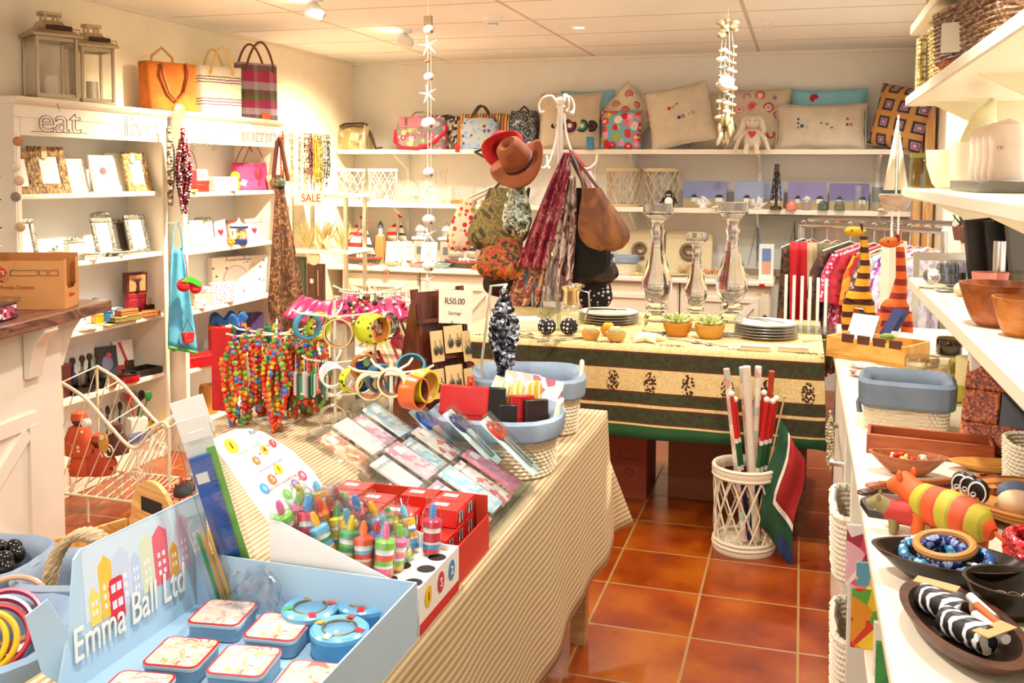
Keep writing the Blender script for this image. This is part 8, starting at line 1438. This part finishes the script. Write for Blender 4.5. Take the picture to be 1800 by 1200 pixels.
def bowl(X,Y,r,h,m_,lab,sx=1.,sy=1.,rz=0.,z=CZ,th=.006,nm='bowl',foot=.45,mi=None,pt=0.):
 p=at(X,Y,z=z);t=T(nm,lab,'bowl',(p.x,p.y,z),rz)
 def f(k,dz):
  def g(u,v):a=2*pi*u;q=foot+(1-foot)*v**.6;R_=(r-k)*q*(1+pt*abs(cos(a))**6*v);return(R_*cos(a)*sx,R_*sin(a)*sy,dz+(h-dz)*v+.25*pt*h*abs(cos(a))**6*v)
  return g
 MB().grid(f(0,0),44,10,True).add([f(0,0)(i/44,0)for i in range(44)],[tuple(range(43,-1,-1))]).build('outside',t,m_);MB().grid(f(th,th),44,10,True).add([f(th,th)(i/44,0)for i in range(44)],[tuple(range(44))]).build('inside',t,mi or m_)
 MB().add([f(0,0)(i/44,1)for i in range(44)]+[f(th,th)(i/44,1)for i in range(44)],[(i,(i+1)%44,44+(i+1)%44,44+i)for i in range(44)]).build('rim',t,m_);return t
RDW=wood('#8a4418','#a85c28',12.,.4,'x')
b=bowl(1595,832,.06,.042,RDW,'pointed oval wooden bowl of small beads on the right counter',1.1,.7,-.05,pt=.25);rnd=random.Random(2);q=MB()
for i in range(24):q.ball((rnd.uniform(-.035,.035),rnd.uniform(-.02,.02),.03+rnd.uniform(0,.008)),.006,7,5)
o=tag(q.build('mixed_beads',None,beady(('#e8d8c0','#d8301c','#c8b86a','#f0e0c8'),40.)),'heap of tiny cream and red beads in the pointed wooden bowl','beads',tuple(b.location));o['kind']='stuff'
bowl(1745,828,.065,.02,wood('#b8782c','#cf9444',12.),'shallow oval wooden dish before the rattan frame',1.2,.6,.1,pt=.2)
for X,Y,rz,m_,lab,kind in((1640,858,.45,RDW,'wooden salad fork tied with cord across the counter',1),(1625,868,.5,DW,'dark wooden salad spoon beside the tied fork',0)):
 p=at(X,Y,z=CZ);o=MB().tube([(-.12,0,.012),(0,0,.012),(.06,0,.014)],[.009,.007,.008],8);o.ball((.095,0,.014),.03,14,8,(1.4,.75,.25));o.ball((-.13,0,.012),.014,10,8,(1.6,1,.5))
 if kind:[o.tube([(.12,q_,.015),(.15,q_*1.2,.016)],.0025,5)for q_ in(-.012,-.004,.004,.012)]
 tag(o.build('salad_server',None,m_),lab,'utensil',tuple(p),rz)
for i,(X,Y)in enumerate(((1700,868),(1735,868),(1712,882),(1742,886))):p=at(X,Y,z=CZ);o=MB().lathe([(.017,0),(.019,.005),(.019,.038),(.016,.038),(.0155,.004),(.0001,.004)],22);tag(o.build('napkin_ring',None,RATT),'small brown woven cup in the group of four, %s'%('back left','back right','front left','front right')[i],'cup',tuple(p),0,'woven cups by the white basket')
t=T('white_basket','white wicker basket edge at the right border behind the coiled straw basket','basket',(.50,2.20,CZ));wickerwall(squircle(.14,.14,.6),.10,12,.005,60,MB()).build('wicker_wall',t,paint('#e8dcc0',.6));MB().box(-.06,.06,-.06,.06,0,.005).build('base',t,CREAM)
t=T('black_tray','black tray with white double line lying under the straw animals','tray',(.235,1.96,CZ),-.15);MB().prism([(-.09,-.06),(.09,-.06),(.11,0),(.09,.06),(-.09,.06),(-.11,0)],0,.012).build('tray',t,paint('#241814',.3));MB().prism([(-.08,-.052),(.08,-.052),(.099,0),(.08,.052),(-.08,.052),(-.099,0)],.0122,.013).build('white_line',t,WHITE);MB().prism([(-.077,-.049),(.077,-.049),(.095,0),(.077,.049),(-.077,.049),(-.095,0)],.0131,.0137).build('centre',t,paint('#5a2014',.3))
for i,(X,Y,z_)in enumerate(((1683,900,.07),(1697,905,.06),(1712,915,.05))):p=at(X,Y,z=CZ);t=T('beaded_bird','black beaded guinea fowl with white wing outline, %s of three'%('rear one','middle one','front one')[i],'ornament',(p.x,p.y,CZ),-.4);MB().lathe([(.016,0),(.02,.02),(.012,.05),(.0001,.06)],14).build('body',t,beady(('#3a4a1c','#c8b84a','#c8402a','#1f2a1c','#e8e0b0'),170.));MB().ball((.006,0,.058),.02,12,10,(1,.55,1.2)).build('wing',t,paint('#1a1010',.4));MB().torus((.006,-.011,.058),.015,.0016,(PX,0,0),20,5,sy=1.3).torus((.0,-.0125,.054),.004,.0012,(PX,0,0),12,5).build('white_outline',t,WHITE)
def beast(p,s_,rz,m_,lab,mh=None):
 t=T('straw_animal',lab,'ornament',tuple(p),rz);MB().tube([(-.075*s_,0,.055*s_),(-.05*s_,0,.06*s_),(0,0,.06*s_),(.06*s_,0,.052*s_),(.085*s_,0,.045*s_)],[.02*s_,.034*s_,.037*s_,.033*s_,.012*s_],18).build('body',t,m_);MB().tube([(-.06*s_,0,.065*s_),(-.095*s_,0,.082*s_),(-.12*s_,0,.07*s_)],[.026*s_,.024*s_,.012*s_],14).build('head',t,mh or m_)
 for a in(-.045,.05):
  for b in(-.02,.02):MB().tube([(a*s_,b*s_,.045*s_),(a*s_,b*1.1*s_,0)],[.015*s_,.011*s_],10).build('leg',t,mh or m_)
 for b in(-1,1):MB().ball((-.088*s_,b*.02*s_,.1*s_),.009*s_,8,6,(.7,.5,1.3)).build('ear',t,mh or m_)
 MB().tube([(.085*s_,0,.05*s_),(.105*s_,0,.04*s_),(.108*s_,0,.015*s_)],.004*s_,6).build('tail',t,mh or m_)
beast(at(1665,955,z=CZ),1.,-.75,stripes((('#b8a82a',1),('#a0901f',.3),('#d8501c',1),('#c8421a',.3)),.055,'x',.6,wob=.01),'striped orange and lime straw hippo standing behind the dark bead bowl',paint('#d8601c',.6));beast(at(1600,938,z=CZ),.62,-.2,paint('#b8281c',.6),'small red straw animal left of the striped hippo',paint('#8a7a4a',.7))
t=T('straw_tray','coiled orange straw basket with grey and red goods at the right border','basket',(.43,1.98,CZ));MB().lathe([(.05,0),(.10,.02),(.125,.045),(.12,.05),(.095,.026),(.0001,.008)],40).build('coils',t,stripes((('#c98a3a',1),('#8a4a1c',.5)),.010,'z'));
for i,(dx,dy,c,lab)in enumerate(((-.02,.03,'#5a6478','slate blue ball in the coiled straw basket'),(.03,-.02,'#c86a3a','orange and cream ball in the coiled straw basket'),(-.03,-.03,'#d8b890','cream ball at the left of the coiled straw basket'))):tag(MB().ball((0,0,.03),.03,14,10,(1.2,1,.8)).build('felt_ball',None,paint(c,.7)),lab,'ball',(.43+dx,1.98+dy,CZ+.012))
BD=paint('#241812',.25);b=bowl(1665,1022,.092,.045,BD,'black oval wooden bowl holding blue twisted bangles and a straw ring',1.15,.72,-.15,pt=.1)
for i,(dx,dy,c,lab,R_)in enumerate(((.02,.0,('#2a5a98','#8ab8d8','#16305e'),'blue and white twisted bead bangle at the right in the black bowl',.04),(-.03,.005,('#3a8ab0','#a8d0e0','#1f4a70'),'turquoise twisted bead bangle at the left in the black bowl',.036),(-.01,-.01,('#1f2a6a','#8a98c8','#141a40'),'dark blue twisted bead bangle in the middle of the black bowl',.03))):
 m=MB();[m.ball((R_*cos(q*.26),R_*sin(q*.26),.004*sin(q*.26)),.0095,7,5,(1,1,1))for q in range(24)];o=tag(m.build('bead_bangle',None,cells(c,90.,.25)),lab,'bangle',(b.location.x+dx,b.location.y+dy,CZ+.038+.006*i));o.rotation_euler=(.1*i,-.15,0)
t=T('straw_bangle','tan straw ring bangle resting on the blue bangles in the black bowl','bangle',(b.location.x-.005,b.location.y+.005,CZ+.058));MB().torus((0,0,0),.042,.007,(.12,-.1,0),32,8).build('ring',t,paint('#b8823c',.5))
t=T('red_bead_cuffs','pile of glittering red bead cuffs at the right border','bangles',(.385,1.735,CZ));[MB().torus((0,0,.012+.017*i),.038,.012,(.1*i-.1,.05,0),30,8).build('cuff',t,beady(('#c81c24','#8a1018','#e84a4a','#a0141c'),150.))for i in range(3)]
b=bowl(1785,1078,.075,.05,paint('#2c241a',.3),'black clay bowl of rings and pins at the right border',1.,.8,0);
for i in range(3):tag(MB().torus((0,0,0),.014,.0015,n=20,k=5).build('finger_ring',None,STEEL),'thin silver ring in the black clay bowl, %s'%('left','middle','right')[i],'ring',(b.location.x-.02+.02*i,b.location.y,CZ+.02),0,'silver rings in the black clay bowl');C.objects[-1].rotation_euler=(.5,.3*i,0)
t=T('bead_pouch','green bead strand and pins lying in the black clay bowl','beads',(b.location.x+.02,b.location.y-.01,CZ+.012));m=MB();strand([(-.02,0,0),(.0,.01,.004),(.03,0,0)],.005,m);m.build('bead_strand',t,paint('#2a8a4a',.3))
p=at(1690,1130,z=CZ);dl=bowl(1690,1128,.078,.032,DW,'long dark wooden boat dish with zebra and brown napkin rings',.9,1.75,.28,mi=paint('#2a1a10',.3),foot=.6,th=.012)
for i,(dx,dy,m_,lab)in enumerate(((-.02,.035,None,'black and white zigzag beaded roll, farther one in the boat dish'),(.0,-.035,None,'black and white zigzag beaded roll, nearer one in the boat dish'))):
 o=MB().tube([(-.018,.03,0),(0,0,0),(.018,-.03,0)],.02,14);tag(o.build('zigzag_roll',None,stripes((('#1a1614',1),('#f0ece2',.6)),.016,'y',.4,wob=.03)),lab,'napkin ring',(dl.location.x+dx,dl.location.y+dy,CZ+.034),.2)
for i,(dx,dy,c,rz,lab)in enumerate(((.035,.0,'#b85a24',.35,'orange-brown wooden rod in the boat dish'),(.03,-.03,'#efe8da',.4,'white bone rod at the lower right of the boat dish'),(.03,.03,'#efe8da',.3,'white bone rod farther up in the boat dish'))):o=tag(MB().tube([(0,-.035,0),(0,.035,0)],.007,10).build('bone_rod',None,paint(c,.4)),lab,'rod',(dl.location.x+dx,dl.location.y+dy,CZ+.04),rz)
for i,(dx,dy,w_,lab)in enumerate(((-.025,.07,.03,'tan price card at the far end of the boat dish'),(.03,-.06,.03,'tan star-shaped card at the near end of the boat dish'))):tag(MB().box(-w_,w_,-.012,.012,0,.0015).build('price_card',None,paint('#c9a06a',.7)),lab,'card',(dl.location.x+dx,dl.location.y+dy,CZ+.05),-.4+1.2*i)
t=T('binoculars','black cylinder ornament cut by the right border near the boat dish','ornament',(.325,1.36,CZ));MB().cyl(.03,0,.05).build('barrel',t,BLACK);MB().lathe([(.031,.012),(.031,.02),(.0305,.02)],20).build('band',t,STEEL)
S3=1.201
bowl(1752,572,.085,.10,RDW,'large turned brown wooden bowl at the right end of the low shelf',z=S3,foot=.5);t=bowl(1795,590,.062,.085,wood('#a85c1c','#c07830',12.),'smaller orange-brown wooden bowl in front of the large one',z=S3,foot=.5)
for X,Y,r,h,c,lab in((1728,532,.032,.085,'#d88a78','pink clay beaker left of the wooden bowls'),(1752,524,.03,.075,'#c87a6a','second pink clay beaker behind the glass pot')):p=at(X,Y,z=S3);lathed('clay_beaker',tuple(p),[(r*.75,0),(r,h),(r*.88,h),(r*.68,.006),(.0001,.006)],paint(c,.6),lab,'beaker')
jar(1785,520,.07,.07,'wide clear glass pot behind the wooden bowls',z=S3);jar(1683,498,.035,.075,'ribbed glass tumbler with brown candle by the window','#e8e8ec',z=S3,fill=paint('#5a4a20',.4));jar(1665,502,.034,.07,'small silver-based glass tumbler left of the ribbed one','#dce0e8',z=S3,fill=metal('#b8b0a0',.3));jar(1757,492,.05,.08,'glass storage jar with steel lid at the back of the low shelf',z=S3,lid_=STEEL)
p=at(1637,505,z=S3);t=T('glass_fish','clear glass ball ornament on a cream saucer at the shelf corner','ornament',tuple(p));MB().lathe([(.035,0),(.045,.006),(.04,.01),(.0001,.008)],24).build('saucer',t,paint('#e8dcb0',.4));MB().ball((0,0,.036),.026,18,12).build('ball',t,glass('#e8ecf4'))
p=at(1662,513,z=S3);t=T('silver_leaf','small silver leaf dish on the low shelf','dish',tuple(p));MB().ball((0,0,.006),.03,14,8,(1.2,.5,.2)).build('leaf',t,metal('#a8b0a8',.3))
p=at(1693,520,z=S3);t=T('conch','pale pink conch shell beside the pink beaker','seashell',tuple(p));MB().at((0,0,.02),(0,PX,.6)).lathe([(.0001,-.035),(.018,-.02),(.024,.0),(.012,.025),(.0001,.04)],14).build('shell',t,paint('#e6b890',.4))
for X,lab in((1705,'glass carafe with bulbous base by the window, left one'),(1720,'glass carafe with bulbous base by the window, right one')):p=at(X,478,z=S3);lathed('carafe',(min(p.x,.66),p.y*.94,S3),[(.05,0),(.055,.01),(.045,.05),(.018,.09),(.014,.17),(.02,.18)],clear('#f0f2f4',.5),lab,'carafe')
for i,(x,y,w_,lab)in enumerate(((.60,3.35,.03,'dark leather folder standing leftmost at the back of the low shelf'),(.65,3.30,.025,'black folder second at the back of the low shelf'),(.70,3.24,.03,'grey marbled folder third at the back of the low shelf'))):o=tag(MB().box(-.08,.08,-w_/2,w_/2,0,.22).build('folder',None,paint(('#2a1e1a','#14110f','#6a6660')[i],.4),bevel=.003),lab,'folder',(x,y,S3));o.rotation_euler=(0,-.12,.15)
p=(.56,3.1,S3);t=T('cutlery_glass','silver foil-wrapped candle before the folders','candle',p);MB().cyl(.018,0,.16,n=14).build('candle',t,STEEL)
t=T('red_dotted_flower','red dotted paddle-shaped ornament at the right border above the glass pot','ornament',(.58,2.62,S3));MB().ball((0,0,.1),.03,12,8,(1,.4,1.3)).tube([(0,0,0),(0,0,.08)],.004).build('paddle',t,dots('#d8504a',('#f0c8c0',),90.,.25))
for i,X in enumerate((1680,1700)):
 t=T('window_plant','small potted plant hanging in the side window, %s one'%('left','right')[i],'potted plant',(.80,5.4-.22*i,1.22));MB().lathe([(.04,0),(.055,.08),(.05,.08),(.0001,.07)],18).build('pot',t,paint('#8a5a44',.6));m=MB();[m.tube([(0,0,.07),(.05*cos(q),.05*sin(q),.13+.02*(q%3))],[.008,.003],5)for q in range(9)];m.build('leaves',t,paint('#5a6a3a',.6));MB().tube([(-.05,0,.07),(0,0,.34),(.05,0,.07)],.002).build('wire',t,BLACK)
S4=1.501
for x,y,r,h,c,lab in((.55,4.12,.085,.15,'#efe8c0','wide cream ceramic bowl at the far end of the middle right shelf'),(.58,3.80,.075,.17,'#efe6cc','cream ceramic pot second on the middle right shelf'),(.62,3.92,.07,.30,'#f2e8b8','tall folded white linen bag rising above the cream pots')):
 if h<.3:lathed('ceramic_bowl',(x,y,S4),[(r*.5,0),(r*.7,.02),(r*.95,h*.6),(r,h),(r*.94,h),(r*.6,.03),(.0001,.02)],paint(c,.5),lab,'bowl')
 else:tag(MB().tube([(0,0,0),(.01,0,.18),(.02,0,.27),(.05,.02,.33)],[r*.8,r,r*.6,r*.15],14).build('linen_bag',None,fabric(c)),lab,'bag',(x,y,S4))
for i in range(4):t=T('canister','tall white fabric canister in the row on the middle shelf, %s from the window end'%('first','second','third','fourth')[i],'canister',(.60,3.62-.12*i,S4+.036),0,'white canisters on the middle shelf');MB().lathe([(.052,0),(.055,.02),(.05,.08),(.054,.13),(.045,.17),(.0001,.19)],20).build('body',t,fabric('#ead6c4','#e0cbb6'));text(('a','id','m','rn')[i],.02,paint('#8a7a70'),t,(-.03,-.05,.1),(PX,0,-.5))
gbox('metal_box',(.58,3.42,S4),(.16,.56,.034),paint('#7a7468',.3),'long grey metal tray box under the white canisters','box')
jar(1650,337,.055,.12,'glass jar with olive lid at the far end of the middle shelf','#dcd8b0',z=S4,lid_=paint('#6a6424',.4));C.objects[C.objects.find('glass_jar')];o=[o for o in C.objects if o.get('label','').startswith('glass jar with olive')][0];o.location=(.475,4.24,S4)
t=T('wire_lantern','black wire house frame hanging in the side window','ornament',(.78,4.75,1.68));m=MB()
for a in(-.03,.03):
 for b in(-.05,.05):m.tube([(a,b,-.12),(a,b,.22)],.0025,4)
for z_ in(-.12,-.04,.12,.18):m.tube([(-.03,-.06,z_),(.03,-.06,z_),(.03,.06,z_),(-.03,.06,z_)],.0025,4,closed=True)
m.tube([(0,0,.22),(.02,0,.34),(.07,0,.38)],.0025,4);m.build('wire_frame',t,BLACK)
t=T('model_yacht','driftwood model yacht with tall cream sails at the far end of the right shelf','model boat',(.375,4.28,1.40),.5);MB().grid(lambda u,v:((u-.5)*.17*(.6+.4*v),.03*(1-(2*u-1)**2)**.7*v*(1 if v else 0),.07*v),20,6).grid(lambda u,v:((u-.5)*.17*(.6+.4*v),-.03*(1-(2*u-1)**2)**.7*v,.07*v),20,6).build('hull',t,wood('#b09078','#c8ac90',20.));MB().box(-.07,.07,-.012,.012,.066,.074).build('deck',t,paint('#e8dcc0'));MB().tube([(0,0,.07),(0,0,.40)],.0035,6).build('mast',t,paint('#efe8dc'));MB().add([(-.008,0,.09),(-.06,0,.09),(-.006,0,.38)],[(0,1,2)]).build('sail',t,paint('#efe6d0'),solid=.003);MB().add([(.008,0,.09),(.055,0,.09),(.006,0,.34)],[(0,1,2)]).build('sail',t,paint('#e6d8bc'),solid=.003)
for a in(-.015,.015):MB().tube([(a,0,0.005),(a,0,-.12)],.004,6).build('support',t,WHITE)
tag(MB().box(-.04,.04,-.03,.03,0,.378).build('yacht_stand',None,paint('#e6dcc6',.5)),'cream block carrying the model yacht at the counter end','stand',(.375,4.28,.9),.5)
tag(MB().box(-.30,.25,-.30,.35,0,.9).build('end_counter',None,CREAM,bevel=.004),'lower cream counter section carrying the giraffes and the yacht stand','counter',(.46,4.06,0))
S5,S6=1.876,2.151;WY=cells(('#c9b070','#a88c4a','#dcc890','#8a7038'),110.,.6,bump=.8,stretch=(.5,.5,1.4));WB=cells(('#8a6a48','#6a4a30','#a8876a','#5a3c28'),110.,.6,bump=.8,stretch=(.5,.5,1.4))
def wbasket(loc,w,d,h,c,lab,rz=0.,rows=14,fl=.05,k=.35,nm='wicker_basket'):
 t=T(nm,lab,'basket',loc,rz);sh=squircle(w,d,k);wickerwall(sh,h,rows,h/rows*.6,90,MB(),.004,fl).build('woven_wall',t,c);MB().add([(sh(i/40)[0],sh(i/40)[1],.004)for i in range(40)],[tuple(range(40))]).build('base',t,c,solid=.004)
 MB().tube([(sh(i/60)[0]*(1+fl)+.004*cos(i*2),sh(i/60)[1]*(1+fl)+.004*sin(i*2),h+.004)for i in range(60)],.009,6,closed=True).build('braided_rim',t,c);return t
def wframe(y,lab):
 t=T('wicker_mirror',lab,'mirror',(.52,y,S5),.12);m=MB()
 for a,b,c_,d in((-.09,0,.012,.21),(.09,0,.012,.21)):[m.tube([(a+.012*cos(q),-.01+.012*sin(q),.012),(a+.012*cos(q),-.01+.012*sin(q),.21)],.009,6)for q in(0,2.1,4.2)]
 [m.tube([(-.09,-.01+.01*cos(q),z_+.01*sin(q)),(.09,-.01+.01*cos(q),z_+.01*sin(q))],.009,6)for z_ in(.018,.205)for q in(0,2.1,4.2)];m.build('wicker_border',t,WY);MB().box(-.085,.085,.0,.008,.02,.2).build('mirror_glass',t,paint('#8a8a80',.15))
wframe(4.12,'wicker-bordered mirror standing at the far end of the upper right shelf');wbasket((.55,3.82,S5),.2,.2,.20,WY,'tall pale wicker basket second on the upper right shelf',.1);wbasket((.60,3.35,S5+.03),.34,.34,.16,WB,'large brown wicker basket on the upper right shelf',.2,12);wbasket((.615,2.85,S5),.36,.40,.18,WB,'large dark wicker hamper nearest the camera on the upper right shelf',.1,12)
t=T('oval_wicker_tray','reddish oval wicker tray under the large brown basket','tray',(.56,3.28,S5));MB().lathe([(.12,0),(.16,.012),(.165,.024),(.15,.024),(.0001,.01)],36,sy=1.1).build('tray',t,RATT);t=T('price_tag','cream hanging price tag on the large brown wicker basket','tag',(.425,3.22,S5+.05),-.4);MB().box(-.03,.03,-.001,.001,0,.09).build('card',t,paint('#e0d2b4'));MB().tube([(0,0,.09),(.01,.02,.12)],.0012).build('string',t,CREAM)
wbasket((.60,3.95,S6),.30,.34,.16,WY,'pale wicker basket on the topmost shelf against the ceiling',0,12)
wbasket((.21,2.735,.481),.20,.28,.17,paint('#ece0c8',.6),'white wicker basket in the open bay below the right counter',0,12);wbasket((.22,2.735,.101),.20,.28,.22,paint('#ece0c8',.6),'white wicker basket in the lower bay below the right counter',0,14);wbasket((.30,2.05,.101),.24,.5,.26,cells(('#6a5a48','#8a7a64','#4a3c30'),110.,.7,bump=.8),'dark grey-brown wicker basket at the floor under the right counter',0,12)
for i,(y,h,c,lab)in enumerate(((2.26,.14,('#d84a6a','#e8b0b8','#f0e0d8','#a83048'),'pink and red picture book standing under the right counter'),(2.17,.09,('#5a9ab0','#e8c84a','#b8c8a0'),'blue and yellow booklet beside the pink picture book'),(1.96,.12,('#e8c01c','#d88a1c','#c8301c','#5aa03a'),'yellow picture book with red and green figures under the right counter'),(1.86,.10,('#efe6d0','#e0d8c0'),'cream notebook at the bottom right under the counter'),(1.80,.09,('#3a8a3a','#2f7a34'),'green book spine beside the cream notebook'))):
 t=T('picture_book',lab,'book',((.118,.135,.115,.15,.15)[i],y,.621),.05);MB().box(-.0,.15,-.006,.006,0,h).build('cover',t,cells(c,30.,.4,bump=0));MB().box(.002,.149,.0065,.008,.003,h-.003).build('pages',t,CARD)
bunch('hanging_chain',(.10,3.02,.835),.18,.02,3,cells(('#a89878','#6a6458','#c8b890'),70.,.3,.5),'bead and metal chains hanging by the towel rail at the counter front',r=.006)
lined_basket((dx_(1092,6.9),6.92,ZS+.001),.20,.15,.13,'small white wicker basket with grey-blue liner on the sideboard beside the black bags',0,k=.4,rows=10)
